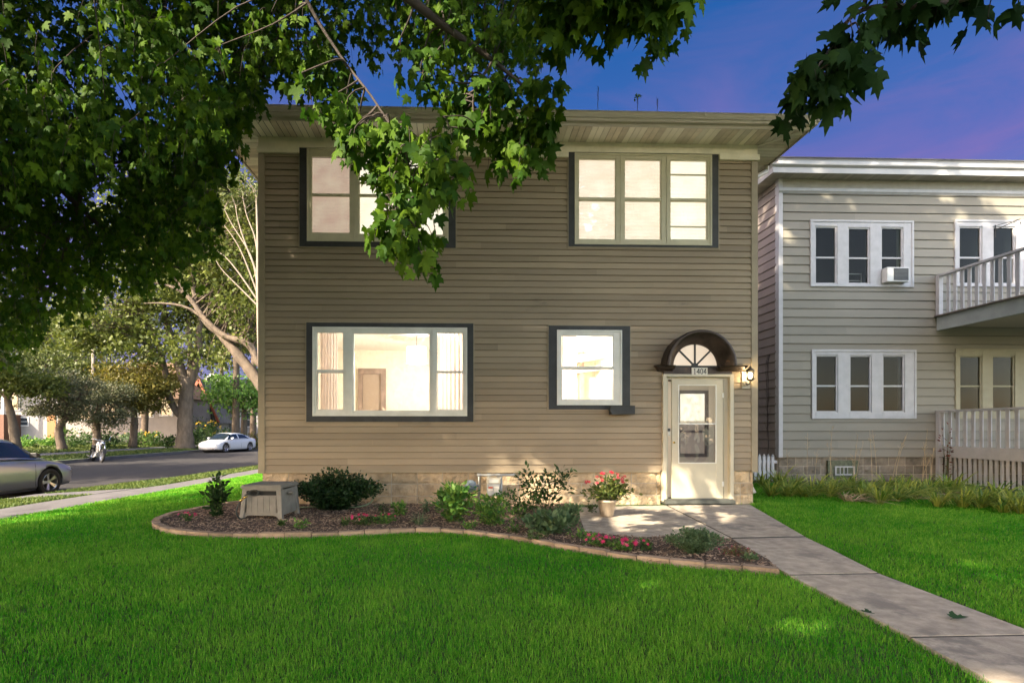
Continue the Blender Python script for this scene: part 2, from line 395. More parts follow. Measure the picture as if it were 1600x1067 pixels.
# planting bed of mulch inside its curved edging
EDGE = [(379, 782), (340, 786), (310, 791), (275, 797), (253, 803), (237, 811), (238, 819), (262, 827), (298, 831), (335, 832.5), (372, 833.5), (412, 833.8), (453, 833.5), (491, 832.5), (529, 831), (565, 829.5), (600, 828), (640, 826), (670, 825.5), (699, 826.5), (731, 829), (763, 832.5), (796, 836.5), (829, 841.5), (865, 848), (892, 852.5), (920, 857), (965, 864), (1025, 872.5), (1110, 880), (1202, 886), (1219, 889)]
EP = [onG(x, y, .06) for x, y in EDGE]
# resample to equal blocks
def resample(P, step):
    d = [0]
    for a, c in zip(P, P[1:]): d.append(d[-1]+(c-a).length)
    n = round(d[-1]/step); o = []
    for k in range(n+1):
        t = d[-1]*k/n; i = max(j for j in range(len(d)) if d[j] <= t+1e-9); i = min(i, len(P)-2)
        o.append(P[i].lerp(P[i+1], (t-d[i])/(d[i+1]-d[i])))
    return o
ER = resample(EP, .30)
M_edge = mat('edging', (.33, .24, .165), .9, var=.3, vscale=7, bump=.6, bscale=70, attr_amt=.25, wear=((.16, .13, .10), 4, .6))
for i in range(len(ER)-1):
    a, c = ER[i], ER[i+1]; d = (c-a).normalized(); nrm = Vector((-d.y, d.x, 0))     # bed lies on this side
    a2, c2 = a+d*.004, c-d*.004; h = .062+random.uniform(-.006, .006); bd = MB(); ww = .095
    pa = [a2, c2, c2+nrm*ww, a2+nrm*ww]; o = [(p_.x, p_.y) for p_ in pa]
    mid = (a2+c2)/2; loc = Vector((mid.x, mid.y, 0)); tilt = random.uniform(-.004, .004)
    vs = [(x-loc.x, y-loc.y, -.05) for x, y in o]+[(x-loc.x, y-loc.y, h-.012+tilt) for x, y in o]
    ci = [((x-loc.x)*.95, (y-loc.y)*.95, h+tilt) for x, y in o]
    bd.add(vs+ci, [(0, 1, 5, 4), (1, 2, 6, 5), (2, 3, 7, 6), (3, 0, 4, 7), (4, 5, 9, 8), (5, 6, 10, 9), (6, 7, 11, 10), (7, 4, 8, 11), (8, 9, 10, 11)], var=random.random())
    e = bd.build('edging_block', M_edge, label='tan concrete edging block in the curved border between lawn and garden bed', cat='edging block', group='edging blocks round the garden bed'); e.location = loc
M_mulch = mat('mulch', (.085, .055, .038), .95, var=.5, vscale=30, bump=1, bscale=50)
BED = [(p_.x, p_.y) for p_ in EP]+[(onG(1202, 880, 0).x, onG(1202, 880, 0).y), (onG(1142, 846).x, onG(1142, 846).y), (onG(1085, 842).x, onG(1085, 842).y), (onG(1035, 842).x, onG(1035, 842).y), (onG(1000, 844).x, onG(1000, 844).y), (onG(914, 835).x, onG(914, 835).y), (onG(900, 793).x, onG(900, 793).y), (onG(900, 793).x, 8.74), (-3.25, 8.74)]
def inpoly(x, y, poly):
    x = np.asarray(x); y = np.asarray(y); c = np.zeros(x.shape, bool); n = len(poly); j = n-1
    for i in range(n):
        xi, yi = poly[i]; xj, yj = poly[j]
        k = ((yi > y) != (yj > y)) & (x < (xj-xi)*(y-yi)/((yj-yi) or 1e-12)+xi); c ^= k; j = i
    return c
bm = bmesh.new(); vv = [bm.verts.new((x, y, .035)) for x, y in BED]; f = bm.faces.new(vv)
bmesh.ops.triangulate(bm, faces=[f]); me = bpy.data.meshes.new('garden_bed'); bm.to_mesh(me); bm.free(); me.materials.append(M_mulch)
o = bpy.data.objects.new('garden_bed', me); COL.objects.link(o); tag(o, kind='structure')
def sample_poly(poly, n):
    P = np.array(poly); lo, hi = P.min(0), P.max(0); o = np.zeros((0, 2))
    while len(o) < n:
        q = RNG.random((n*2, 2))*(hi-lo)+lo; o = np.vstack([o, q[inpoly(q[:, 0], q[:, 1], poly)]])
    return o[:n]
q = sample_poly(BED, 15000)
CHV = [(-.5, -.12, 0), (.5, -.16, 0), (.45, .15, 0.02), (-.4, .12, 0), (-.4, -.1, .12), (.42, -.1, .1), (.36, .1, .12), (-.35, .08, .12)]
CHF = [(4, 5, 6, 7), (0, 1, 5, 4), (1, 2, 6, 5), (2, 3, 7, 6), (3, 0, 4, 7)]
n = len(q); ang = RNG.random(n)*6.28; R = rots(n, (0, 0, 0.0)); tl = RNG.normal(size=(n, 2))*.25
Z = np.stack([tl[:, 0], tl[:, 1], np.ones(n)], 1); Z /= np.linalg.norm(Z, axis=1)[:, None]
X = np.stack([np.cos(ang), np.sin(ang), np.zeros(n)], 1); X -= Z*(X*Z).sum(1)[:, None]; X /= np.linalg.norm(X, axis=1)[:, None]
RF = np.stack([X, np.cross(Z, X), Z], 2)
M_chip = mat('wood_chip', (.20, .13, .085), .9, attr=(.50, .37, .26))
scatter('wood_chips', CHV, CHF, np.column_stack([q, .038+RNG.random(n)*.012]), RF, .014+RNG.random(n)**2*.035, M_chip, var=RNG.random(n)**2.2, kind='stuff', label='brown wood chip mulch covering the garden bed', cat='mulch')

# ================================================================== MAIN HOUSE
D = 8.75
def W(px, py): v = onY(px, py, D); return v.x, v.z
HX0, HX1 = W(406, 500)[0], W(1181, 500)[0]; HZ0 = .57; HZ1 = 5.86; HY1 = 19.5
M_sid = mat('tan_siding', (.302, .242, .166), .62, var=.10, vscale=1.3, bump=.08, bscale=120, attr_amt=.15, stretch=(.35, 1, 1), wear=((.20, .165, .12), 2.6, .63), spec=.3)
M_cor = mat('tan_trim', (.30, .25, .165), .6, var=.12, vscale=3)
M_cream = mat('cream_trim', (.78, .73, .58), .55, var=.12, vscale=4, wear=((.34, .31, .24), 5, .66))
M_cream2 = mat('cream_window_frame', (.56, .52, .37), .5, var=.08, vscale=5, wear=((.33, .30, .22), 9, .70))
M_white = mat('white_window_frame', (.72, .72, .66), .45, var=.08, vscale=5, wear=((.45, .46, .40), 8, .68))
M_black = mat('charcoal_casing', (.035, .037, .038), .6, var=.3, vscale=6, bump=.15, bscale=60)
M_glass = glass('window_glass', base=.13)
M_stone = mat('rock_face_block', (.46, .35, .22), .9, var=.3, vscale=4, bump=.7, bscale=35, attr_amt=.22, wear=((.25, .20, .14), 6, .60))
M_mort = mat('mortar', (.42, .37, .29), .95, var=.2, vscale=12, bump=.4, bscale=60)
M_gut = mat('gutter_metal', (.50, .46, .38), .4, var=.15, vscale=2, wear=((.22, .20, .16), 3.5, .60), stretch=(.4, 1, 1), spec=.6)
M_soff = mat('soffit_panel', (.82, .76, .64), .6, var=.1, vscale=2, attr_amt=.14)
M_vent = mat('vented_soffit', (.66, .58, .47), .7, var=.15, vscale=4, attr_amt=.14)
M_roof = mat('asphalt_shingle', (.06, .055, .05), .95, var=.4, vscale=5, bump=.5, bscale=30)
house = empty('house', ((HX0+HX1)/2, D, 0), label='two-storey tan clapboard house with black framed windows and lit rooms', cat='house')
HL = Vector(house.location)
class HMB(MB):       # coordinates given in world, stored relative to the house
    org = HL
    def build(s, name, mats, parent=None, **k):
        s.v = [(x-s.org.x, y-s.org.y, z-s.org.z) for x, y, z in s.v]
        return MB.build(s, name, mats, parent, **k)
def siding(b, org, u, n, u0, u1, z0, z1, ex, holes=(), th=.017, plank=3.7):
    """lapped boards on a wall plane; holes are (u0,z0,u1,z1)"""
    org = Vector(org); u = Vector(u); n = Vector(n)
    rows = int(math.ceil((z1-z0)/ex))
    for r in range(rows):
        za = z0+r*ex; zb = min(z1, za+ex)
        cuts = sorted({za, zb}|{z for h in holes for z in (h[1], h[3]) if za < z < zb})
        for zc, zd in zip(cuts, cuts[1:]):
            zm = (zc+zd)/2; iv = [(u0, u1)]
            for h in holes:
                if h[1] < zm < h[3]:
                    nv = []
                    for a, c in iv:
                        if h[2] <= a or h[0] >= c: nv.append((a, c)); continue
                        if a < h[0]: nv.append((a, h[0]))
                        if c > h[2]: nv.append((h[2], c))
                    iv = nv
            off = ((r*1.37) % plank)
            for a, c in iv:
                j = [a]; t = u0+off-plank
                while t < c:
                    if t > a+.15 and t < c-.15: j.append(t)
                    t += plank
                j.append(c)
                for i, (s0, s1) in enumerate(zip(j, j[1:])):
                    rr = random.Random(r*31+i*7+int(u0*10)); va = rr.random(); ov = rr.choice([0, 0, .0025])
                    f0 = th*(1-(zc-za)/ex)+.002+ov; f1 = th*(1-(zd-za)/ex)+.002+ov; top = (zd == zb and zd-zc > .02); ze_ = zd; zd = zd-ex*.055 if top else zd
                    P = lambda s_, z_, f_: org+u*s_+n*f_+Vector((0, 0, z_))
                    b.add([P(s0, zc, f0), P(s1, zc, f0), P(s1, zd, f1), P(s0, zd, f1)], [(0, 1, 2, 3)], va)
                    if zc == za: b.add([P(s0, zc, f0), P(s1, zc, f0), P(s1, zc, -.014), P(s0, zc, -.014)], [(0, 3, 2, 1)], va)
                    if top: b.add([P(s0, zd, f1), P(s1, zd, f1), P(s1, ze_, -.014), P(s0, ze_, -.014)], [(0, 1, 2, 3)], va)
                    zd = ze_ if top else zd
                    if ov: b.add([P(s0, zc, f0), P(s0, zd, f1), P(s0, zd, f1-.004), P(s0, zc, f0-.004)], [(0, 3, 2, 1)], va)
def R2(x0, y0, x1, y1):
    a = W(x0, y1); c = W(x1, y0); return [a[0], a[1], c[0], c[1]]
W_UL = R2(469, 233, 712, 386); W_UR = R2(888, 241, 1121, 386); W_LL = R2(479.5, 506, 739.5, 659); W_LR = R2(857, 510, 983.5, 639.5)
TR = .022
def grow(r, g): return [r[0]-g, r[1]-g, r[2]+g, r[3]+g]
DOOR = [W(1034, 600)[0], 0, W(1144, 600)[0], W(500, 583)[1]]
ARC = W(1084, 574)
FANR = .375
holes = [grow(W_UL, -.05), grow(W_UR, -.05), grow(W_LL, -.05), grow(W_LR, -.05), (DOOR[0]+.02, -1, DOOR[2]-.02, DOOR[3]+.02)]
b = HMB(); siding(b, (0, D, 0), (1, 0, 0), (0, -1, 0), HX0+.05, HX1-.05, HZ0, 5.8, .1045, holes)
b.build('wall', M_sid, house)
b = HMB(); siding(b, (HX1, 0, 0), (0, 1, 0), (1, 0, 0), D+.05, HY1, HZ0, 5.8, .1045)
b.build('side_wall', M_sid, house); b = HMB(); siding(b, (HX0, 0, 0), (0, 1, 0), (-1, 0, 0), D+.05, HY1, HZ0, 5.8, .1045)
b.build('side_wall', M_sid, house); b = HMB(); siding(b, (0, HY1, 0), (1, 0, 0), (0, 1, 0), HX0, HX1, HZ0, 5.8, .1045)
b.build('rear_wall', M_sid, house)
b = HMB()        # corner posts, starter strip
cw = .085
for x, s in ((HX0, 1), (HX1, -1)):
    x0, x1 = (x-.02, x+cw) if s > 0 else (x-cw, x+.02)
    b.box(x0, D-.024, HZ0-.03, x1, D+.01, 5.8)
    xs0, xs1 = (x-.02, x+.0) if s > 0 else (x, x+.02)
    b.box(xs0, D+.0105, HZ0-.03, xs1, D+.09, 5.8)
b.build_each('corner_board', M_cor, house)
b = HMB(); b.box(HX0+cw+.001, D-.020, HZ0-.028, DOOR[0]-.03, D-.001, HZ0-.0005); b.build('starter_strip', M_cor, house)
# foundation of rock faced blocks
def rock_wall(b, org, u, n, L, z0, z1, ch, bw, seed, dep=.022):
    org = Vector(org); u = Vector(u); n = Vector(n); rr = random.Random(seed); nr = max(1, round((z1-z0)/ch)); ch = (z1-z0)/nr
    from mathutils import noise
    for r in range(nr):
        s = -(bw*.5 if r % 2 else 0)
        while s < L:
            wdt = bw*rr.choice([1, 1, .5, 1.0]); a, c = max(0, s+.006), min(L, s+wdt-.006); s += wdt
            if c-a < .04: continue
            za, zb = z0+r*ch+.006, z0+(r+1)*ch-.006; va = rr.random(); nx, nz_ = max(3, int((c-a)/.028)), max(3, int((zb-za)/.028)); vs = []
            for j in range(nz_+1):
                for i in range(nx+1):
                    e = min(i, nx-i, j, nz_-j); p = org+u*(a+(c-a)*i/nx)+Vector((0, 0, za+(zb-za)*j/nz_))
                    h = 0 if e == 0 else dep*.55+dep*(noise.noise(Vector((p.x*9+seed, p.y*9, p.z*9)))*1.1+noise.noise(Vector((p.x*27, p.y*27, p.z*27+seed)))*.5)
                    if e == 1: h *= .75
                    vs.append(p+n*max(0, h))
            m_ = nx+1
            b.add(vs, [(j*m_+i, j*m_+i+1, (j+1)*m_+i+1, (j+1)*m_+i) for j in range(nz_) for i in range(nx)], va)
b = HMB(); FD = D+.035
rock_wall(b, (HX0+.03, FD, 0), (1, 0, 0), (0, -1, 0), DOOR[0]-HX0-.04, -.04, HZ0-.015, .2, .42, 3)
fo = b.build('foundation', M_stone, house); b = HMB()
rock_wall(b, (DOOR[2]+.01, FD, 0), (1, 0, 0), (0, -1, 0), HX1-.03-DOOR[2]-.01, -.04, HZ0-.015, .2, .3, 5)
b.build('foundation', M_stone, house); b = HMB(); rock_wall(b, (HX0+.03, FD, 0), (0, 1, 0), (-1, 0, 0), HY1-FD, -.04, HZ0-.015, .2, .42, 8)
b.build('foundation', M_stone, house); b = HMB(); rock_wall(b, (HX1-.03, FD, 0), (0, 1, 0), (1, 0, 0), HY1-FD, -.04, HZ0-.015, .2, .42, 9)
b.build('foundation', M_stone, house, smooth=False)
b = HMB(); b.box(HX0+.04, FD+.003, -.1, DOOR[0]-.01, FD+.02, HZ0+.01); b.build_each('mortar', M_mort, fo); b = HMB(); b.box(DOOR[2]+.012, FD+.003, -.1, HX1-.04, FD+.02, HZ0+.01)
b.box(HX0+.035, FD+.021, -.1, HX0+.05, HY1, HZ0+.01); b.box(HX1-.05, FD+.021, -.1, HX1-.035, HY1, HZ0+.01); b.build_each('mortar', M_mort, fo)
b = HMB(); b.box(HX0+.06, D+.02, -.05, DOOR[0]-.05, D+.03, .56); b.build('foundation_core', M_mort, house) if False else None
# frieze boards under the soffit
ZS = W(800, 222)[1]           # soffit height at the wall
b = HMB(); zt = ZS; zb_ = W(800, 238.5)[1]
b.box(HX0-.01, D-.045, W(800, 238)[1], HX1+.005, D-.001, zt)
b.build('frieze_board', M_cream, house, bevel=.004)
b = HMB()
for x0, x1 in ((HX0-.03, W_UL[0]-.005), (W_UL[2]+.005, W_UR[0]-.005), (W_UR[2]+.005, HX1+.035)):
    b.box(x0, D-.062, W(800, 247)[1], x1, D-.001, W(800, 238.4)[1])
b.build_each('trim_board', M_cream, house, bevel=.004)
# soffit, gutter and hipped roof
OV = .555; ZE = ZS-.012
def soffit(b_a, b_v, x0, x1, y0, y1, z, xi0, xi1, yi0, zi):
    """ring of ribbed panels: front run with mitred corners, and both side runs"""
    p = .098; k = 0; x = x0
    def rib(b, A, B, C, Dd, va):       # a panel strip with a small raised rib on one edge
        b.add([A, B, C, Dd], [(0, 1, 2, 3)], va)
    while x < x1-.001:
        xe = min(x1, x+p); yl = lambda t: y1 if xi0 <= t <= xi1 else (y0+(t-x0)/(xi0-x0)*(y1-y0) if t < xi0 else y0+(x1-t)/(x1-xi1)*(y1-y0))
        tgt = b_a; b_a.cur = (k//3) % 2; va = random.random(); g = .010
        zz = z+(.0 if (k % 2) else .002)
        tgt.quad((x+g, y0, zz), (xe, y0, zz), (xe, yl(xe), zz), (x+g, yl(x+g), zz), var=va)
        b_a.quad((x, y0, zz+.012), (x+g, y0, zz), (x+g, yl(x+g), zz), (x, yl(x), zz+.012), var=0)
        x = xe; k += 1
    for side in (0, 1):
        y = y0; k = 0
        while y < 19.4:
            ye = y+p; xo = x0 if side == 0 else x1; xi = xi0 if side == 0 else xi1
            def xl(t): return xi if t >= y1 else xo+(xi-xo)*(t-y0)/(y1-y0)
            tgt = b_a; b_a.cur = (k//3) % 2; va = random.random(); g = .010; zz = z+(.0 if k % 2 else .002)
            tgt.quad((xo, y+g, zz), (xl(y+g), y+g, zz), (xl(ye), ye, zz), (xo, ye, zz), var=va)
            b_a.quad((xo, y, zz+.012), (xl(y), y, zz+.012), (xl(y+g), y+g, zz), (xo, y+g, zz), var=0)
            y = ye; k += 1
ba, bv_ = HMB(), HMB()
soffit(ba, bv_, HX0-OV, HX1+OV, D-OV, D-.04, ZE, HX0-.0, HX1+.0, D, 0)
ba.build('soffit', [M_soff, M_vent], house)
b = HMB()
for i in (0, 1):                                     # mitre trim
    xo, xi = (HX0-OV, HX0-.02) if i == 0 else (HX1+OV, HX1+.02)
    b.bar((xo, D-OV, ZE-.006), (xi, D-.03, ZE-.006), .05, .008)
b.build_each('mitre_strip', M_soff, house)
def gutter_prof(b, pts, zb, h=.13, wd=.12, fas=.17):
    """fascia and ogee gutter swept along the eave polyline (outward to the left of travel)"""
    prof = [(0, zb-.03), (.012, zb-.03), (.012, zb+.02), (.028, zb+.02), (.075, zb+.02), (.082, zb+.055), (.108, zb+.085), (.118, zb+.105), (.118, zb+.135), (.128, zb+.135), (.128, zb+.148), (.105, zb+.148), (.105, zb+.06), (0, zb+.06), (0, zb+fas)]
    n = len(pts); m_ = len(prof); vs = []
    for i, p in enumerate(pts):
        p = Vector(p); d0 = (p-Vector(pts[i-1])).normalized() if i else None; d1 = (Vector(pts[i+1])-p).normalized() if i < n-1 else None
        d0 = d0 or d1; d1 = d1 or d0; nn = (Vector((-d0.y, d0.x, 0))+Vector((-d1.y, d1.x, 0)))*-1; nn = nn.normalized()/max(.3, nn.normalized().dot(Vector((d0.y, -d0.x, 0))))
        for a, z in prof: vs.append((p.x+nn.x*a, p.y+nn.y*a, z))
    b.add(vs, [(i*m_+j, (i+1)*m_+j, (i+1)*m_+j+1, i*m_+j+1) for i in range(n-1) for j in range(m_-1)])
b = HMB(); xo0, xo1 = HX0-OV, HX1+OV
gutter_prof(b, [(xo0, 19.5, 0), (xo0, D-OV, 0), (xo1, D-OV, 0), (xo1, 19.5, 0)], ZE)
b.build('gutter', M_gut, house)
b = HMB()
for x in np.arange(HX0-.3, HX1+.4, 1.22):            # slip joints of the gutter
    b.box(x, D-OV-.1305, ZE+.10, x+.03, D-OV-.117, ZE+.15)
b.build_each('gutter_joint', M_gut, house)
b = HMB(); zr = ZE+.165; r0 = (xo0-.03, D-OV-.03, zr); r1 = (xo1+.03, D-OV-.03, zr); cx_ = (HX0+HX1)/2; hh = 1.75; yr = D-OV+4.7
b.add([r0, r1, (xo1+.03, 19.6, zr), (xo0-.03, 19.6, zr), (cx_, yr, zr+hh), (cx_, 15.4, zr+hh)], [(0, 1, 4), (1, 2, 5, 4), (2, 3, 5), (3, 0, 4, 5)]); b.build('roof', M_roof, house)
# downspout elbow at the right corner
b = HMB(); dx = HX1+.05
b.tube([(xo1-.02, 9.35, ZE-.01), (xo1-.03, 9.35, ZE-.12), (HX1+.14, 9.12, ZE-.36), (HX1+.07, 9.08, ZE-.46), (HX1+.07, 9.08, .3), (HX1+.12, 9.02, .15)], .042, 8)
b.build('downspout', M_gut, house)
# ---------------- windows
def sash(b, x0, z0, x1, z1, w_, y0, y1, mids=()):
    b.frame(x0, z0, x1, z1, w_, w_, w_, w_, y0, y1)
    for m_ in mids: b.box(x0+w_+.0005, y0+.003, m_-.011, x1-w_-.0005, y1-.002, m_+.011)
def window(rect, frame_m, units, cas, name='window', ins=None, sw=.035, y_in=.0):
    """black casing, unit frame and glazed sashes. units: list of (px x0, x1, list of glass rects)"""
    x0, z0, x1, z1 = rect
    g = HMB(); t = .02
    g.frame(x0-t, z0-t, x1+t, z1+t, t, t, t, t, D-.028, D+.004)
    wo = g.build(name, M_cor, house)          # outer trim channel
    c = HMB(); c.frame(x0, z0, x1, z1, cas[0], cas[1], cas[2], cas[3], D-.034, D+.03); c.build('casing', M_black, wo)
    fr = HMB(); gl = HMB()
    fx0, fz0, fx1, fz1 = x0+cas[0], z0+cas[2], x1-cas[1], z1-cas[3]
    fr.frame(fx0, fz0, fx1, fz1, .03, .03, .035, .03, D-.045, D+.05)
    us = []
    for (a, c_, panes) in units:
        ax = fx0+.03 if a is None else W(a, 400)[0]; cx2 = fx1-.03 if c_ is None else W(c_, 400)[0]
        us.append((ax, cx2))
        # unit surround: filled with boards round each pane rect
        for i, pr in enumerate(panes):
            px0, pz0, px1, pz1 = R2(pr[0], pr[1], pr[2], pr[3])
            gl.quad((px0-.004, D+.006, pz0-.004), (px1+.004, D+.006, pz0-.004), (px1+.004, D+.006, pz1+.004), (px0-.004, D+.006, pz1+.004))
            fr.frame(px0-.012, pz0-.012, px1+.012, pz1+.012, .012, .012, .012, .012, D-.024, D+.012)
            for mz in pr[4:]:
                zz = W(pr[0], mz)[1]; fr.box(px0, D-.016, zz-.011, px1, D+.01, zz+.011)
        pts = [R2(*p_[:4]) for p_ in panes]; L = min(p_[0] for p_ in pts)-.012; Rr = max(p_[2] for p_ in pts)+.012
        pts.sort(key=lambda p_: p_[1]); y0, y1 = D-.034, D+.03
        fr.box(ax+.001, y0, fz0+.036, L, y1, fz1-.031); fr.box(Rr, y0, fz0+.036, cx2-.001, y1, fz1-.031)
        fr.box(L+.0005, y0+.0012, fz0+.036, Rr-.0005, y1, pts[0][1]-.012); fr.box(L+.0005, y0+.0012, pts[-1][3]+.012, Rr-.0005, y1, fz1-.031)
        for p_, q_ in zip(pts, pts[1:]): fr.box(L+.0005, y0+.002, p_[3]+.012, Rr-.0005, y1, q_[1]-.012)
    for (a, c_), (a2, c2) in zip(us, us[1:]):           # mullions
        fr.box(c_+.0005, D-.041, fz0+.035, a2-.0005, D+.04, fz1-.03)
    f_ = fr.build('frame', frame_m, wo, bevel=.0025); gl.build('pane', M_glass, wo)
    return wo, (fx0, fz0, fx1, fz1)
wUL, rUL = window(W_UL, M_cream2, [(None, 553, [(488, 246.5, 546.5, 303), (488, 308, 546.5, 364)]), (555, 626, [(562.5, 248, 618, 304, 286.5), (562.5, 309, 618, 366)]), (628, None, [(638, 250, 692, 305), (638, 310, 692, 367)])], (.118, .118, .085, .045))
wUR, rUR = window(W_UR, M_cream2, [(None, 968, [(904.5, 251, 960.5, 309), (904.5, 315.5, 960.5, 374)]), (971, 1040, [(976, 252, 1031, 309.5), (976, 316, 1031, 374.5)]), (1042, None, [(1047, 253, 1103, 310.5, 273.5), (1047, 316.5, 1103, 374.5, 354.5)])], (.098, .11, .035, .035))
wLL, rLL = window(W_LL, M_white, [(None, 542.5, [(496.5, 520.5, 536.5, 577.5), (497.5, 583, 536.5, 639.5)]), (552, 675, [(553.5, 522.5, 671, 641)]), (678, None, [(683.5, 521, 723, 579.5), (684, 583, 722.5, 639.5)])], (.10, .10, .095, .07))
wLR, rLR = window(W_LR, M_white, [(None, None, [(879, 526, 956, 572.5), (878, 577.5, 955, 623.5)])], (.135, .135, .07, .07))
# roller shades behind the upstairs panes
M_shA = glow('lit_shade', (1.0, .90, .75), 1.0, (.95, .73, .58), 3.0, (1, 1, 2.5)); M_shB = glow('lit_shade_pink', (.80, .56, .45), .62, (1.0, .82, .62), 3.4); M_shC = glow('lit_shade_bright', (1.0, .94, .80), 1.15, (.98, .80, .62), 3.2)
def shade(x0, y0, x1, y1, m, yy=D+.10):
    a = R2(x0, y0, x1, y1); bb = MB(); x_c = (a[0]+a[2])/2; n_ = max(8, int((a[3]-a[1])/.03)); vs = []
    for i in range(n_+1):
        z = a[1]+(a[3]-a[1])*i/n_; o_ = .006*(i % 2); vs += [(a[0]-x_c, -o_, z-a[1]), (a[2]-x_c, -o_, z-a[1])]
    bb.add(vs, [(2*i, 2*i+1, 2*i+3, 2*i+2) for i in range(n_)])
    bb.box(a[0]-x_c, .004, 0, a[2]-x_c, .03, a[3]-a[1])
    o_ = bb.build('window_shade', m); o_.location = (x_c, yy, a[1]); return o_
for x0, x1, m_, lab in ((482, 550, M_shB, 'pinkish pleated shade filling the left pane of the upper left window'), (556, 624, M_shC, 'bright cream shade in the middle pane of the upper left window'), (630, 700, M_shC, 'glowing cream shade in the right pane of the upper left window'),
                        (898, 966, M_shA, 'cream pleated shade in the left pane of the upper right window'), (970, 1038, M_shA, 'cream pleated shade in the middle pane of the upper right window'), (1042, 1109, M_shC, 'brightest cream shade in the right pane of the upper right window')):
    tag(shade(x0, 243, x1, 380, m_), lab, 'window shade', 'shades of the upstairs windows')
# rooms behind the downstairs panes
M_wallin = mat('room_wall', (.82, .74, .60), .9, var=.08); M_floorin = mat('room_floor', (.30, .19, .11), .5, var=.2); M_ceil = mat('room_ceiling', (.85, .82, .76), .9)
M_brown = mat('brown_wood', (.30, .21, .16), .5, var=.25, vscale=5); M_curt = mat('curtain', (.86, .76, .70), .9, var=.08, vscale=4, trans=.6)
def room(x0, x1, y0, y1, z0, z1):
    b = HMB(); b.quad((x0, y1, z0), (x1, y1, z0), (x1, y1, z1), (x0, y1, z1)); b.quad((x0, y0, z0), (x0, y1, z0), (x0, y1, z1), (x0, y0, z1)); b.quad((x1, y0, z0), (x1, y1, z0), (x1, y1, z1), (x1, y0, z1))
    b.quad((x0, y0, z0), (x1, y0, z0), (x1, y0, 1.25), (x0, y0, 1.25))
    b.build('room_wall', M_wallin, house)
    b = HMB(); b.quad((x0, y0, z0), (x1, y0, z0), (x1, y1, z0), (x0, y1, z0)); b.build('room_floor', M_floorin, house)
    b = HMB(); b.quad((x0, y0, z1), (x1, y0, z1), (x1, y1, z1), (x0, y1, z1)); b.build('room_ceiling', M_ceil, house)
room(HX0+.12, .72, D+.06, 12.6, .62, 3.12); room(.80, 3.1, D+.06, 12.2, .62, 3.12)
def curtain(px0, px1, y, z0, z1, lab, seed):
    a = onY(px0, 580, y).x; c = onY(px1, 580, y).x; n_ = 40; rr = random.Random(seed); vs = []; ph = rr.random()*6; xc = (a+c)/2
    for z in (z0, (z0+z1)/2, z1):
        for i in range(n_+1):
            t = i/n_; vs.append((a+(c-a)*t-xc, .03*sin(t*38+ph)*(1.2 if z < z1 else .7)+.01*sin(t*71), z-z0))
    b = MB(); m_ = n_+1; b.add(vs, [(j*m_+i, j*m_+i+1, (j+1)*m_+i+1, (j+1)*m_+i) for j in (0, 1) for i in range(n_)])
    o_ = b.build('curtain', M_curt, smooth=True, label=lab, cat='curtain', group='curtains in the downstairs rooms'); o_.location = (xc, y, z0)
curtain(500, 527, D+.22, 1.2, 3.0, 'sheer curtain gathered in the left sash of the picture window', 1)
curtain(688, 726, D+.22, 1.2, 3.0, 'pink curtain gathered in the right sash of the picture window', 2)
curtain(872, 902, D+.3, 1.2, 3.0, 'narrow curtain at the left of the small lower window', 3)
b = HMB(); wx0, wx1 = onY(560, 600, 12.55).x, onY(603, 600, 12.55).x     # inner doorway of the picture-window room
b.frame(wx0, .62, wx1, 2.68, .10, .12, 0, .13, 12.50, 12.59); b.build('inner_door_frame', M_brown, house)
b = HMB(); b.box(wx0+.1, 12.57, .62, wx1-.12, 12.585, 2.55); b.build('inner_doorway', mat('dim_hall', (.40, .30, .22), .9), house)
b = HMB(); x_ = onY(905, 600, 11.9).x; b.box(x_, 11.85, .62, x_+.1, 12.1, 3.0); b.bar((x_-.4, 11.6, 2.75), (x_+1.5, 10.4, 2.95), .1, .16); b.bar((x_-.3, 12.0, 2.55), (x_+1.6, 11.2, 2.72), .08, .12); b.box(x_+.45, 12.05, .62, x_+.55, 12.15, 2.8); b.build('post_and_reflected_beam', M_brown, house)  # slanting bars imitate beams reflected in the glass; uprights are door posts
# drum pendant
pl = onY(651, 555, D+1.6); M_drum = glow('lamp_shade', (1, .93, .80), 4.5)
pend = empty('pendant_lamp', (pl.x, pl.y, 3.12), label='white drum pendant lamp glowing inside the big lower left window', cat='lamp')
b = MB(); b.tube([(0, 0, 0), (0, 0, -.35)], .006, 6); b.lathe([(0, 0), (.06, 0), (.05, -.03), (0, -.05)]); b.build('cord', M_black, pend)
zc = pl.z-3.12; b = MB(); b.lathe([(.185, zc-.155), (.19, zc-.155), (.19, zc+.155), (.185, zc+.155)], n=32); b.lathe([(0, zc-.15), (.185, zc-.15)], n=32); b.build('lamp_shade', M_drum, pend, smooth=False)
b = MB(); b.tube([(-.185, 0, zc+.15), (.185, 0, zc+.15)], .004, 5); b.tube([(0, 0, -.34), (0, 0, zc+.15)], .005, 5); b.build('spider', M_black, pend)
def bulb(x, y, z, wt, col, r=.06, parent=None, name='bulb_light'):
    l = bpy.data.lights.new(name, 'POINT'); l.energy = wt; l.color = col; l.shadow_soft_size = r
    o_ = bpy.data.objects.new(name, l); COL.objects.link(o_); o_.location = (x, y, z)
    if parent: o_.parent = parent
    return o_
bulb(0, 0, zc-.2, 50, (1, .94, .86), .12, pend); bulb(2.0, 10.6, 2.75, 50, (1, .94, .86), .12)
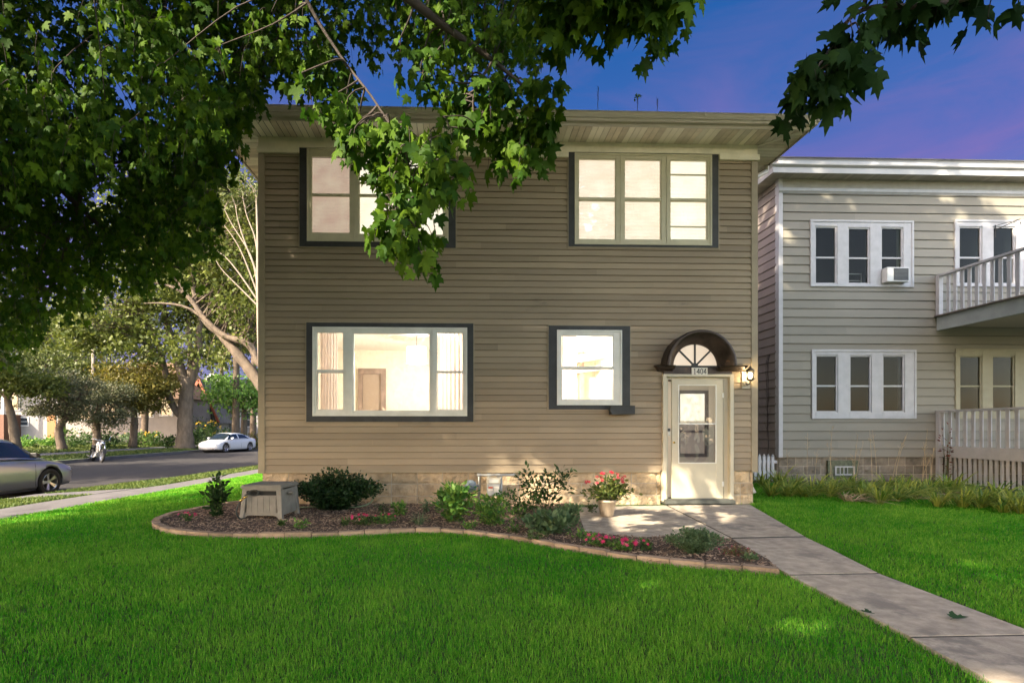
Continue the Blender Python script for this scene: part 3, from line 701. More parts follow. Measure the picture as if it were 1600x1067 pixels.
# table and bouquet seen through the picture window
tq = onY(640, 640, D+.8); e = empty('side_table', (tq.x, D+.8, .62), label='small dark table with a vase inside the picture window', cat='table')
b = MB(); b.lathe([(0, .60), (.30, .60), (.31, .62), (.30, .64), (0, .64)], n=24); b.build('table_top', M_brown, e)
for k in range(3): a = 2*pi*k/3; b = MB(); b.tube([(.05*cos(a), .05*sin(a), .6), (.24*cos(a), .24*sin(a), 0)], .018, 6); b.build('leg', M_brown, e)
# ---------------- door
M_door = mat('door_paint', (.52, .48, .365), .45, var=.06, vscale=3, spec=.5); M_thr = mat('threshold_metal', (.12, .125, .11), .5, metal=.4, var=.2)
door = HMB(); x0, _, x1, zt = DOOR
door.frame(x0, .06, x1, zt, .06, .06, 0, .045, D-.055, D+.09)
dj = door.build('door_frame', M_door, house, bevel=.004)
b = HMB(); b.box(x0+.0605, D+.02, .09, x0+.115, D+.085, zt-.046); b.box(x1-.135, D+.02, .09, x1-.0605, D+.085, zt-.046); b.box(x0+.1155, D+.021, zt-.085, x1-.1355, D+.085, zt-.046); b.build('jamb', M_door, dj)
b = HMB(); b.box(x0+.01, D-.13, .025, x1-.01, D+.07, .085); b.box(x0+.02, D-.085, .0855, x1-.02, D+.07, .10); b.build('threshold', M_thr, house, bevel=.004)
sd = empty('storm_door', (0, 0, 0)); sd.parent = house; sd.name = 'storm_door'
sx0, sz0 = W(1049.5, 782)[0], .105; sx1, sz1 = W(1129.5, 590)[0], zt-.088
gx0, gz0, gx1, gz1 = R2(1059, 601, 1119, 724)
b = HMB(); y0, y1 = D-.01, D+.028
b.box(sx0, y0, sz0, gx0, y1, sz1); b.box(gx1, y0, sz0, sx1, y1, sz1); b.box(gx0+.0005, y0+.001, sz0, gx1-.0005, y1, gz0); b.box(gx0+.0005, y0+.001, gz1, gx1-.0005, y1, sz1)
b.build('door_panel', M_door, sd, bevel=.003)
b = HMB(); b.frame(gx0, gz0, gx1, gz1, .018, .018, .018, .018, D-.018, D-.0105); mz = W(1059, 662)[1]; b.frame(gx0+.0185, mz-.012, gx1-.0185, mz+.012, .0, .0, .012, .012, D-.016, D+.01); b.build('glazing_frame', M_white, sd, bevel=.002)
b = HMB(); b.quad((gx0+.01, D+.004, mz), (gx1-.01, D+.004, mz), (gx1-.01, D+.004, gz1-.01), (gx0+.01, D+.004, gz1-.01)); b.build('pane', glass('storm_glass', (.95, .95, .93), .16), sd)
b = HMB(); b.quad((gx0+.01, D+.012, gz0+.01), (gx1-.01, D+.012, gz0+.01), (gx1-.01, D+.012, mz), (gx0+.01, D+.012, mz)); b.build('screen', glass('insect_screen', (.50, .50, .55), .10), sd)
b = HMB(); hx = sx0+.03; hz = W(1052, 691)[1]
b.lathe([(0, D-.045), (.016, D-.042), (.02, D-.03), (.012, D-.012)], (hx, 0, hz), 'y', 14); b.build('door_knob', mat('brass', (.5, .36, .12), .25, metal=1), sd, smooth=True)
b = HMB(); b.box(sx1-.02, D-.02, sz0+.2, sx1+.008, D-.0105, sz0+.28); b.box(sx1-.02, D-.02, sz1-.3, sx1+.008, D-.0105, sz1-.22); b.build_each('hinge', M_white, sd)
# inner entrance door; its emission stands in for light from within
b = HMB(); b.box(x0+.12, D+.19, .1, x1-.14, D+.23, zt-.1); b.build('inner_door', glow('glowing_inner_door', (1, .86, .66), .28), house)
b = HMB(); b.frame(gx0+.05, gz0+.1, gx1-.05, gz1-.08, .06, .06, .06, .06, D+.165, D+.189); b.box(gx0+.111, D+.17, mz-.15, gx1-.111, D+.1885, mz-.11); b.build('inner_door_trim', mat('inner_trim', (.34, .30, .28), .6), house)
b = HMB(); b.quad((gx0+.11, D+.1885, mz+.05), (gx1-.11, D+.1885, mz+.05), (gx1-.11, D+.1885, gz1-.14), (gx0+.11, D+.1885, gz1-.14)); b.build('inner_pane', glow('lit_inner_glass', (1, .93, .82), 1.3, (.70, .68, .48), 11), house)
# arched hood and fanlight
M_hood = mat('hood_copper', (.055, .040, .032), .38, metal=.55, var=.35, vscale=7, bump=.2, bscale=30, wear=((.14, .08, .05), 6, .6))
hx_, hz_ = ARC; hx_ += 0.0; hz_ = W(1084, 574)[1]
b = HMB(); n_ = 40
prof = [(FANR+.0, 0), (FANR+.01, -.10), (FANR+.05, -.13), (FANR+.06, -.20), (FANR+.10, -.23), (FANR+.125, -.30), (FANR+.17, -.32), (FANR+.195, -.315), (FANR+.20, -.27), (FANR+.185, -.24), (FANR+.19, 0)]
vs = []
for i in range(n_+1):
    a = pi*i/n_
    for r, y in prof: vs.append((hx_-r*cos(a), D+y-.004, hz_+r*sin(a)))
m_ = len(prof); b.add(vs, [(i*m_+j, i*m_+j+1, (i+1)*m_+j+1, (i+1)*m_+j) for i in range(n_) for j in range(m_-1)])
hood = b.build('door_hood', M_hood, house, smooth=True)
b = HMB(); lx0, lx1 = W(1022, 577)[0], W(1160, 577)[0]; b2 = .185
for s, xa, xb in ((-1, lx0, hx_-FANR-.0), (1, hx_+FANR, lx1)):          # moulded returns on both sides
    pr = [(0, hz_-.075), (-.04, hz_-.07), (-.06, hz_-.045), (-.13, hz_-.04), (-.16, hz_-.01), (-.17, hz_+.018), (0, hz_+.018)]
    e0 = xa if s < 0 else xb; vs = []
    for xx, sh in ((xa, 1), (xb, 1)):
        end = (xx == e0)
        for y, z in pr: vs.append((xx+(s*(z-hz_)*.8 if end else 0), D+y*1.0-.004, z))
    k = len(pr); fs = [(j, j+1, k+j+1, k+j) for j in range(k-1)]+[tuple(range(k-1, -1, -1)), tuple(range(k, 2*k))]
    b.add(vs, fs)
b.build('hood_return', M_hood, hood)
b = HMB(); b.box(x0+.02, D-.04, zt+.001, x1-.02, D-.002, hz_+.004); b.build('lintel', M_hood, hood)
fl = HMB(); pts = [(hx_-FANR*cos(pi*i/24), D-.030, hz_+FANR*sin(pi*i/24)) for i in range(25)]
fl.add(pts, [tuple(range(25))]); fan = fl.build('fanlight', glow('lit_fanlight', (.85, .68, .52), .62, (1, .86, .68), 4), house)
b = HMB()
for a in (0, 45, 90, 135, 180):
    a = radians(a); b.bar((hx_+.05*cos(a), D-.042, hz_+.012+.05*sin(a)), (hx_+FANR*cos(a), D-.042, hz_+.012+FANR*sin(a)), .026, .02, (0, 1, 0))
b.lathe([(0, D-.062), (.05, D-.058), (.06, D-.034)], (hx_, 0, hz_+.015), 'y', 16); b.build('glazing_bar', M_black, fan)
# sign 1404
M_sign = mat('sign_white', (.72, .70, .62), .5); sg = R2(1078.5, 575, 1103, 586.5)
s_o = empty('number_sign', ((sg[0]+sg[2])/2, D-.05, sg[1]), label='small white house number plate reading 1404 above the front door', cat='sign')
b = MB(); hw, hh = (sg[2]-sg[0])/2, sg[3]-sg[1]; b.box(-hw, -.010, 0, hw, 0, hh); b.build('plate', M_sign, s_o, bevel=.002)
DIG = {'1': [(.5, 0, .5, 1), (.5, 1, .3, .8), (.28, 0, .72, 0)], '4': [(.7, 0, .7, 1), (.7, 1, .1, .32), (.1, .32, .95, .32)], '0': None}
for i, ch in enumerate('1404'):
    b = MB(); w1 = hw*2/4.6; ox = -hw+w1*.35+i*w1; hz2 = hh*.70; oz = hh*.15; tk = .0105
    if ch == '0':
        p_ = [(ox+w1*.5+w1*.33*cos(2*pi*t/18), -.0135, oz+hz2/2+hz2/2*sin(2*pi*t/18)) for t in range(19)]
        for a, c in zip(p_, p_[1:]): b.bar(a, c, tk*.9, .004, (0, 1, 0))
    else:
        for a0, c0, a1, c1 in DIG[ch]: b.bar((ox+w1*a0, -.0135, oz+hz2*c0), (ox+w1*a1, -.0135, oz+hz2*c1), tk, .004, (0, 1, 0))
    b.build('digit', M_black, s_o)
# doorbell
p_ = W(1042.5, 675); e = empty('doorbell', (p_[0], D-.055, p_[1]-.06), label='small video doorbell with a pale body on the left door post', cat='doorbell')
b = MB(); b.box(-.023, -.022, 0, .023, 0, .125); b.build('housing', mat('bell_grey', (.55, .55, .5), .4), e, bevel=.006)
b = MB(); b.box(-.0225, -.026, .075, .0225, -.0225, .122); b.lathe([(0, -.03), (.012, -.029), (.013, -.0265)], (0, 0, .1), 'y', 12); b.build('camera_face', M_black, e)
b = MB(); b.lathe([(0, -.027), (.013, -.026), (.014, -.0225)], (0, 0, .035), 'y', 14); b.build('button', M_white, e)
# wall lantern
ln = W(1163, 590); e = empty('wall_lantern', (ln[0], D-.016, ln[1]), label='glass wall lantern shining beside the front door', cat='lantern')
M_dbr = mat('dark_bronze', (.10, .085, .065), .4, metal=.6, var=.2)
b = MB(); b.box(-.06, -.02, -.19, .075, 0, .10); b.lathe([(.055, -.02), (.05, -.035), (0, -.04)], (0, 0, -.10), 'y', 18); b.build('back_plate', mat('lantern_plate', (.42, .38, .28), .5), e, bevel=.006)
b = MB(); b.tube([(0, -.03, -.10), (0, -.08, -.13), (.01, -.13, -.11), (.015, -.14, -.06)], .010, 8)
b.lathe([(0, -.075), (.03, -.07), (.055, -.05), (.062, -.045), (.062, -.035)], (.015, -.14, 0), 'z', 18); b.lathe([(.06, .095), (.066, .10), (.05, .125), (.02, .15), (.012, .17), (0, .18)], (.015, -.14, 0), 'z', 18)
for k in range(6):
    a = 2*pi*k/6; b.tube([(.015+.058*cos(a), -.14+.058*sin(a), -.04), (.015+.062*cos(a), -.14+.062*sin(a), .098)], .0035, 5)
b.build('lantern_frame', M_dbr, e, smooth=True)
b = MB(); b.lathe([(.05, -.035), (.056, .095)], (.015, -.14, 0), 'z', 18); b.build('lamp_glass', glass('lantern_glass', (1, .97, .9), .03), e, smooth=True)
b = MB(); b.lathe([(0, -.03), (.012, -.025), (.025, .01), (.03, .035), (.02, .06), (0, .07)], (.015, -.14, 0), 'z', 14); b.build('bulb', glow('bulb_glow', (1, .82, .5), 60), e, smooth=True)
bulb(.015, -.14, .02, 14, (1, .74, .42), .03, e)
# small black box at the window corner
mb_ = R2(949, 634.5, 988, 648); e = empty('wall_box', ((mb_[0]+mb_[2])/2, D-.05, mb_[1]), label='small flat black metal box fixed at the lower right corner of the small window', cat='box')
b = MB(); hw = (mb_[2]-mb_[0])/2; hh = mb_[3]-mb_[1]
b.add([(-hw+.04, -.09, 0), (hw, -.09, .01), (hw, 0, .01), (-hw+.04, 0, 0), (-hw, -.09, hh*.55), (-hw, 0, hh*.55), (-hw+.02, -.09, hh), (hw, -.09, hh), (hw, 0, hh), (-hw+.02, 0, hh)], [(0, 3, 2, 1), (0, 1, 7, 6, 4), (3, 5, 9, 8, 2), (1, 2, 8, 7), (0, 4, 5, 3), (4, 6, 9, 5), (6, 7, 8, 9)])
b.build('body', M_black, e, bevel=.004); b = MB(); b.bar((-hw+.01, -.1, hh+.004), (hw+.005, -.1, hh+.004), .02, .006); b.box(-hw+.02, -.0, -.0, -hw+.05, .036, hh); b.build('lid_edge', M_black, e)
# ---------------- gas meter and pipes on the foundation
M_pipe = mat('galvanised_pipe', (.42, .42, .40), .45, metal=.7, var=.2, vscale=9); M_gm = mat('meter_grey', (.36, .37, .36), .5, var=.15, vscale=9); M_reg = mat('regulator_blue', (.16, .20, .24), .45, var=.2)
gp = W(769, 770); e = empty('gas_meter', (gp[0], D-.02, 0.02), label='grey gas meter with regulator and pipes on the stone foundation', cat='gas meter')
ZX = lambda px, py: (W(px, py)[0]-gp[0], W(px, py)[1]-.02)
a = ZX(760, 776); c = ZX(780, 742)
b = MB(); b.box(a[0], -.24, a[1]+.04, c[0], -.09, c[1]-.10); b.build('meter_body', M_gm, e, bevel=.02)
b = MB(); b.box(a[0]-.005, -.25, c[1]-.12, c[0]+.005, -.08, c[1]-.02); b.build('index_housing', mat('meter_top', (.50, .47, .38), .45), e, bevel=.015)
b = MB(); b.box(a[0]+.03, -.255, c[1]-.10, c[0]-.03, -.2505, c[1]-.045); b.build('dial', M_white, e)
b = MB(); b.box(a[0]+.02, -.2435, c[1]-.19, a[0]+.09, -.2405, c[1]-.165); b.build('warning_label', mat('label_red', (.55, .10, .04), .5), e)
b = MB(); b.box(a[0]+.02, -.2435, c[1]-.23, a[0]+.09, -.2405, c[1]-.195); b.box(a[0]+.11, -.2435, c[1]-.25, c[0]-.02, -.2405, c[1]-.16); b.build('data_label', mat('label_pale', (.6, .58, .52), .5), e)
top = ZX(748, 739.5); b = MB(); xr = ZX(738, 757); zt2 = top[1]-.01
b.tube([(top[0], -.16, -.02), (top[0], -.16, zt2-.02), (top[0]+.02, -.16, zt2), (c[0]+.22, -.16, zt2), (c[0]+.25, -.13, zt2), (c[0]+.25, .05, zt2)], .021, 10)
b.tube([(a[0]+.03, -.16, c[1]-.03), (a[0]+.03, -.16, zt2)], .018, 8); b.tube([(c[0]-.03, -.16, c[1]-.03), (c[0]-.03, -.16, zt2)], .018, 8); b.tube([(c[0]+.02, -.16, .0), (c[0]+.02, -.16, zt2)], .018, 8)
for q_ in ((top[0], zt2), (a[0]+.03, zt2), (c[0]-.03, zt2)): b.lathe([(.03, -.03), (.03, .03)], (q_[0], -.16, q_[1]), 'x', 10)
b.build('pipe', M_pipe, e, smooth=True)
b = MB(); b.lathe([(0, -.27), (.06, -.265), (.07, -.24), (.10, -.225), (.10, -.20), (.07, -.185), (.05, -.15), (0, -.15)], (xr[0]-.03, 0, xr[1]), 'y', 24); b.tube([(xr[0]-.03, -.17, xr[1]), (top[0], -.16, xr[1])], .02, 8); b.build('regulator', M_reg, e, smooth=True)
for k, sx in enumerate((-.02, .02)): pass
# wall spigot and hose
M_hose = mat('hose_green', (.20, .26, .14), .5, var=.3, vscale=12); sp = W(591, 754); e = empty('spigot', (sp[0], D+.02, sp[1]), label='brass wall spigot on the stone foundation beside the yew shrub', cat='spigot')
b = MB(); b.tube([(0, 0, 0), (0, -.08, 0), (0, -.10, -.03)], .013, 8); b.build('tap_body', mat('brass', (.5, .36, .12), .25), e, smooth=True)
b = MB(); b.lathe([(0, .035), (.028, .035), (.028, .045), (0, .045)], (0, -.07, 0), 'z', 10); b.tube([(0, -.07, 0), (0, -.07, .04)], .005, 6); b.build('tap_handle', mat('tap_blue', (.05, .09, .16), .5), e)
hp = [(sp[0], D-.08, sp[1]-.04), (sp[0]+.02, D-.12, sp[1]-.16), (sp[0]+.01, D-.20, .30), (sp[0]-.04, D-.32, .14), (sp[0]-.13, D-.44, .075), (sp[0]-.35, D-.52, .055), (sp[0]-.65, D-.46, .06), (sp[0]-1.0, D-.50, .06), (sp[0]-1.5, D-.62, .06)]
def smooth_path(P, k=6):
    P = [Vector(p) for p in P]; o_ = []
    for i in range(len(P)-1):
        p0, p1, p2, p3 = P[max(0, i-1)], P[i], P[i+1], P[min(len(P)-1, i+2)]
        for j in range(k):
            t = j/k; o_.append(.5*((2*p1)+(-p0+p2)*t+(2*p0-5*p1+4*p2-p3)*t*t+(-p0+3*p1-3*p2+p3)*t**3))
    return o_+[P[-1]]
b = MB(); b.tube(smooth_path(hp), .011, 8); b.build('garden_hose', M_hose, smooth=True, label='pale green hose curving down from the wall spigot to the hose box', cat='hose')

# ================================================================== NEIGHBOUR HOUSE
ND = 12.6
def NW(px, py): v = onY(px, py, ND); return v.x, v.z
NX0 = NW(1217, 500)[0]; NX1 = NX0+11; NZ0 = NW(1300, 714)[1]; NZS = NW(1300, 281)[1]
M_ns = mat('pale_siding', (.225, .212, .172), .6, var=.08, vscale=1.2, attr_amt=.06, stretch=(.35, 1, 1), wear=((.17, .16, .13), 3, .66), spec=.3)
M_ns2 = mat('side_siding', (.25, .215, .19), .6, var=.1, vscale=1.2, attr_amt=.08)
M_nw = mat('weathered_white', (.42, .425, .435), .6, var=.1, vscale=5, wear=((.36, .34, .30), 8, .66), attr_amt=.08)
M_nbm = mat('beam_grey', (.30, .33, .32), .6, var=.12, vscale=3)
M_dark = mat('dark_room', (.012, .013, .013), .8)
nb = empty('neighbour_house', ((NX0+NX1)/2, ND, 0), label='pale grey clapboard flat-roofed house with white triple windows and a porch', cat='house')
class NMB(HMB): org = Vector(nb.location)
def NR(x0, y0, x1, y1): a = NW(x0, y1); c = NW(x1, y0); return (a[0], a[1], c[0], c[1])
WN = [NR(1265, 346, 1426, 448), NR(1267, 547, 1430, 654), NR(1490, 346, 1651, 448), NR(1491, 546, 1656, 654)]
b = NMB(); siding(b, (0, ND, 0), (1, 0, 0), (0, -1, 0), NX0+.08, NX1, NZ0, NW(1300, 303)[1], .2115, [grow(r, -.03) for r in WN], th=.02, plank=4.4); b.build('wall', M_ns, nb)
b = NMB(); siding(b, (NX0, 0, 0), (0, 1, 0), (-1, 0, 0), ND+.08, ND+11, NZ0, NZS, .2115, th=.02); b.build('side_wall', M_ns2, nb); b = NMB(); siding(b, (NX1, 0, 0), (0, 1, 0), (1, 0, 0), ND, ND+11, NZ0, NZS, .2115, th=.02); b.build('side_wall', M_ns2, nb)
b = NMB(); b.box(NX0-.02, ND-.03, NZ0, NX0+.08, ND+.02, NZS); b.box(NX0-.0195, ND+.0205, NZ0, NX0+.005, ND+.12, NZS); b.build_each('corner_board', M_nw, nb)
b = NMB(); z1 = NW(1300, 303.5)[1]; b.box(NX0+.0805, ND-.012, z1+.001, NX1, ND+.0, NZS); b.build('frieze', mat('frieze_grey', (.34, .33, .29), .6, var=.1), nb)
b = NMB(); zt_ = NW(1300, 296)[1]
b.add([(x, ND-.013+y, z) for x in (NX0-.035, NX1) for y, z in ((0, z1), (-.02, z1), (-.03, z1+.02), (-.055, z1+.04), (-.06, zt_-.01), (-.045, zt_), (0, zt_))], [(i, i+1, 8+i, 7+i) for i in range(6)]+[(0, 6, 5, 4, 3, 2, 1)])
b.build('moulding', M_nw, nb)
# soffit, fascia, gutter, parapet
o_ = .34; b = NMB(); x = NX0-o_; k = 0
while x < NX1: b.quad((x+.008, ND-o_, NZS), (x+.09, ND-o_, NZS), (x+.09, ND+.0, NZS), (x+.008, ND+.0, NZS), var=random.random()); x += .09
b.quad((NX0-o_, ND-o_, NZS+.012), (NX1, ND-o_, NZS+.012), (NX1, ND, NZS+.012), (NX0-o_, ND, NZS+.012), var=0)
y = ND
while y < ND+11: b.quad((NX0-o_, y+.008, NZS), (NX0, y+.008, NZS), (NX0, y+.09, NZS), (NX0-o_, y+.09, NZS), var=random.random()); y += .09
b.quad((NX0-o_, ND, NZS+.012), (NX0, ND, NZS+.012), (NX0, ND+11, NZS+.012), (NX0-o_, ND+11, NZS+.012), var=0)
b.build('soffit', mat('grey_soffit', (.42, .39, .33), .6, attr_amt=.2), nb)
M_ng = mat('neighbour_gutter', (.38, .38, .375), .35, var=.15, vscale=2.5, wear=((.34, .33, .30), 2.2, .62), stretch=(.5, 1, 1), spec=.6)
b = NMB()
def sweep(b, pts, prof):
    m_ = len(prof); vs = []; n = len(pts)
    for i, (px_, py_) in enumerate(pts):
        for a, z in prof:
            if i == 0: vs.append((px_-a, py_, z))
            elif i == 1: vs.append((px_-a, py_-a, z))
            else: vs.append((px_, py_-a, z))
    b.add(vs, [(i*m_+j, (i+1)*m_+j, (i+1)*m_+j+1, i*m_+j+1) for i in range(n-1) for j in range(m_-1)])
z0 = NZS
pth = [(NX0-o_, ND+11), (NX0-o_, ND-o_), (NX1, ND-o_)]
sweep(b, pth, [(0, z0-.02), (.02, z0-.02), (.03, z0+.10), (.08, z0+.145), (.085, z0+.17), (.06, z0+.172), (.055, z0+.15), (-.03, z0+.15)]); b.build('gutter', M_ng, nb)
b = NMB(); pth2 = [(NX0-.1, ND+11), (NX0-.1, ND-.18), (NX1, ND-.18)]
sweep(b, pth2, [(0, z0+.12), (.02, z0+.18), (.07, z0+.195), (.07, z0+.215), (.03, z0+.23), (.035, z0+.355), (.05, z0+.37), (.05, z0+.385), (-.2, z0+.40)])
b.quad((NX0-.2, ND-.28, z0+.398), (NX1, ND-.28, z0+.398), (NX1, ND+11, z0+.398), (NX0-.2, ND+11, z0+.398))
b.build('parapet_flashing', M_ng, nb)
b = NMB()
rock_wall(b, (NX0+.02, ND+.05, 0), (1, 0, 0), (0, -1, 0), 11, -.05, NZ0, .2, .42, 21); nf = b.build('foundation', mat('grey_block', (.22, .19, .145), .9, var=.3, vscale=4, bump=.6, attr_amt=.2), nb)
b = NMB(); b.box(NX0+.03, ND+.053, -.1, NX1, ND+.07, NZ0); b.box(NX0+.01, ND+.08, -.1, NX0+.03, ND+11, NZ0); b.build('mortar', M_mort, nf)
v = NR(1293, 718, 1340, 747); b = NMB(); b.box(v[0], ND-.02, v[1], v[2], ND+.05, v[3]-.02); b.build('glass_block', mat('block_glass', (.10, .12, .08), .2, var=.4, vscale=14), nf)
v = NR(1303, 728, 1334, 742); b = NMB(); b.frame(v[0], v[1], v[2], v[3], .035, .035, .03, .03, ND-.045, ND-.0205); [b.box(v[0]+.035+i*.09, ND-.04, v[1]+.031, v[0]+.05+i*.09, ND-.0205, v[3]-.031) for i in range(1, 4)]; b.build('basement_vent', M_nw, nf)
M_ngl = glass('neighbour_glass', (.75, .8, .78), -.032)
M_ny = mat('yellowed_trim', (.30, .28, .19), .6, var=.1)
def nwin(r, panes, m):
    t = NMB(); t.frame(r[0], r[1], r[2], r[3], .05, .05, .05, .05, ND-.045, ND+.01)
    wo = t.build('window', m, nb, bevel=.004)
    fr = NMB(); gl = NMB(); bk = NMB(); xs = []
    x0, z0_, x1, z1_ = r[0]+.0505, r[1]+.0505, r[2]-.0505, r[3]-.0505
    P = [NR(*p_) for p_ in panes]; last = x0
    for i, p_ in enumerate(P):
        fr.box(last, ND-.03, z0_, p_[0]-.035, ND+.02, z1_); last = p_[2]+.035
        fr.box(p_[0]-.0345, ND-.028, p_[3]+.035, p_[2]+.0345, ND+.02, z1_); fr.box(p_[0]-.0345, ND-.036, z0_, p_[2]+.0345, ND+.02, p_[1]-.035)
        fr.frame(p_[0]-.034, p_[1]-.034, p_[2]+.034, p_[3]+.034, .034, .034, .034, .034, ND-.01, ND+.04)
        mz = p_[1]+(p_[3]-p_[1])*.46; fr.box(p_[0], ND-.004, mz-.02, p_[2], ND+.04, mz+.02)
        gl.quad((p_[0], ND+.02, p_[1]), (p_[2], ND+.02, p_[1]), (p_[2], ND+.02, p_[3]), (p_[0], ND+.02, p_[3]))
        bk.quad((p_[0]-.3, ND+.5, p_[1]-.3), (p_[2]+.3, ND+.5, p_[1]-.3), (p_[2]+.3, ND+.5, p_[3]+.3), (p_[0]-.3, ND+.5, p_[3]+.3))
    fr.box(last, ND-.03, z0_, x1, ND+.02, z1_)
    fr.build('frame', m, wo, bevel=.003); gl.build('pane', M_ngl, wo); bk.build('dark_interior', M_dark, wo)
nwin(WN[0], [(1274.5, 356.5, 1305, 442), (1326, 358.5, 1356, 442), (1377.5, 358, 1408, 442)], M_nw)
nwin(WN[1], [(1275.5, 557, 1306, 642), (1328.5, 557.5, 1358.5, 642), (1380, 557.5, 1410, 642)], M_nw)
nwin(WN[2], [(1499, 357, 1531, 442), (1552, 357, 1583, 442), (1605, 357, 1636, 442)], M_nw)
nwin(WN[3], [(1500, 558, 1531, 642), (1551, 558, 1582, 642), (1604, 558, 1636, 642)], M_ny)
# things in the middle upstairs windows
a = NR(1377, 421, 1411, 443); e = empty('air_conditioner', ((a[0]+a[2])/2, ND-.02, a[1]), label='window air conditioner in the upper triple window of the pale house', cat='air conditioner')
hw = (a[2]-a[0])/2; hh = a[3]-a[1]; b = MB(); b.box(-hw, -.16, 0, hw, .1, hh); b.build('casing', mat('ac_white', (.55, .56, .54), .4, var=.1), e, bevel=.008)
b = MB(); b.box(-hw+.16, -.1645, .03, hw-.02, -.1605, hh-.03)
b.build('grille_back', M_black, e); b = MB()
for i in range(9): b.box(-hw+.16, -.17, .035+i*(hh-.07)/9, hw-.02, -.165, .041+i*(hh-.07)/9)
b.build('grille', mat('ac_slat', (.16, .17, .17), .4), e)
a = NR(1326, 424, 1356, 442); e = tag(None or MB().frame(-(a[2]-a[0])/2+.01, 0, (a[2]-a[0])/2-.01, a[3]-a[1], .02, .02, .02, .02, -.02, 0).box(-.2, -.012, .1, .2, -.006, .115).build('fan', M_nw), 'low white rail fan standing in the middle pane of the upper triple window', 'fan'); e.location = ((a[0]+a[2])/2, ND+.2, a[1])
# porch with balcony along the right
PX = NW(1463.5, 500)[0]; PY0 = 9.3
def PZ(py): return NW(1463, py)[1]
def picket_rail(b, x, y0, y1, z0, z1, wd=.08, sp=.175, th=.022, axis='y'):
    t = y0+sp*.5; i = 0
    while t < y1-.03:
        if axis == 'y': b.box(x-th/2, t-wd/2, z0, x+th/2, t+wd/2, z1, var=random.random())
        else: b.box(t-wd/2, x-th/2, z0, t+wd/2, x+th/2, z1, var=random.random())
        t += sp
pz = {k: PZ(v) for k, v in dict(rt=431, rb=491, dt=494, db=517, lt=641, lb=697, lb2=713, gb=768).items()}
bal = NMB(); bal.box(PX-.05, PY0, pz['rt']-.05, PX+.06, ND-.03, pz['rt']); picket_rail(bal, PX, PY0+.1, ND-.12, pz['dt']+.03, pz['rt']-.0505); bal.box(PX-.05, ND-.12, pz['dt'], PX+.05, ND-.025, pz['rt']-.051)
bal.box(PX-.02, PY0+.05, pz['dt']+.03-.045, PX+.03, ND-.13, pz['dt']+.029) if False else None
bl = bal.build('balcony_rail', M_nw, nb)
b = NMB(); b.box(PX-.05, PY0-.05, pz['rt']-.05+.001, NX1, PY0-.0005, pz['rt']); picket_rail(b, PY0-.02, PX+.1, NX1, pz['dt']+.03, pz['rt']-.051, axis='x'); b.build('front_balcony_rail', M_nw, nb)
b = NMB(); b.box(PX-.10, PY0-.15, pz['dt']-.03, NX1, ND-.03, pz['dt']); b.build('balcony_floor', mat('deck_edge', (.13, .11, .09), .8, var=.3), nb)
b = NMB(); b.box(PX-.03, PY0-.08, pz['db'], PX+.04, ND-.03, pz['dt']-.0305); b.box(PX+.041, PY0-.08, pz['db'], NX1, PY0-.02, pz['dt']-.0305); b.build('porch_beam', M_nbm, nb)
b = NMB(); b.box(PX+.0405, PY0-.019, pz['db']+.09, NX1, ND-.03, pz['db']+.11); b.build('porch_ceiling', mat('porch_ceiling', (.42, .38, .28), .7), nb)
b = NMB()
for xx in (PX-.02, NX1-.2): b.box(xx, PY0-.075, pz['lt'], xx+.14, PY0+.065, pz['db']-.001)
b.build('porch_post', M_nw, nb)
b = NMB(); b.box(PX-.05, PY0-.05, pz['lt']-.05, PX+.06, ND-.03, pz['lt']); picket_rail(b, PX, PY0, ND-.12, pz['lb'], pz['lt']-.0505, wd=.08, sp=.19); b.box(PX-.05, ND-.12, 0, PX+.05, ND-.025, pz['lt']-.051)
b.box(PX-.055, PY0-.05, pz['lb2'], PX-.015, ND-.125, pz['lb']+.01); b.build('porch_rail', M_nw, nb)
b = NMB(); picket_rail(b, PX+.01, PY0, ND-.12, -.02, pz['lb2']-.003, wd=.065, sp=.12); b.build('porch_skirt', M_nw, nb)
b = NMB(); b.box(PX+.03, PY0, pz['lb2']-.02, NX1, ND-.03, pz['lb2']+.08); b.build('porch_floor', mat('porch_floor', (.20, .20, .19), .7, var=.2), nb)
b = NMB(); b.box(PX+.0, PY0-.05, pz['lt']-.05, NX1, PY0-.0, pz['lt']); picket_rail(b, PY0-.02, PX+.1, NX1, .1, pz['lt']-.051, axis='x', sp=.15); b.build('front_porch_rail', M_nw, nb)
b = NMB(); q_ = NW(1552, 353); b.tube([(q_[0], ND-.05, q_[1]), (q_[0], ND-.05, q_[1]-.3)], .012, 6); b.tube([(q_[0], ND-.06, q_[1]-.12), (q_[0]+.28, ND-.35, q_[1]+.02), (q_[0]+.30, ND-.37, q_[1]-.12)], .01, 6); b.tube([(q_[0], ND-.06, q_[1]-.02), (q_[0]+.3, ND-.36, q_[1]+.03)], .008, 6)
hk = b.build('plant_hook', M_black, nb)
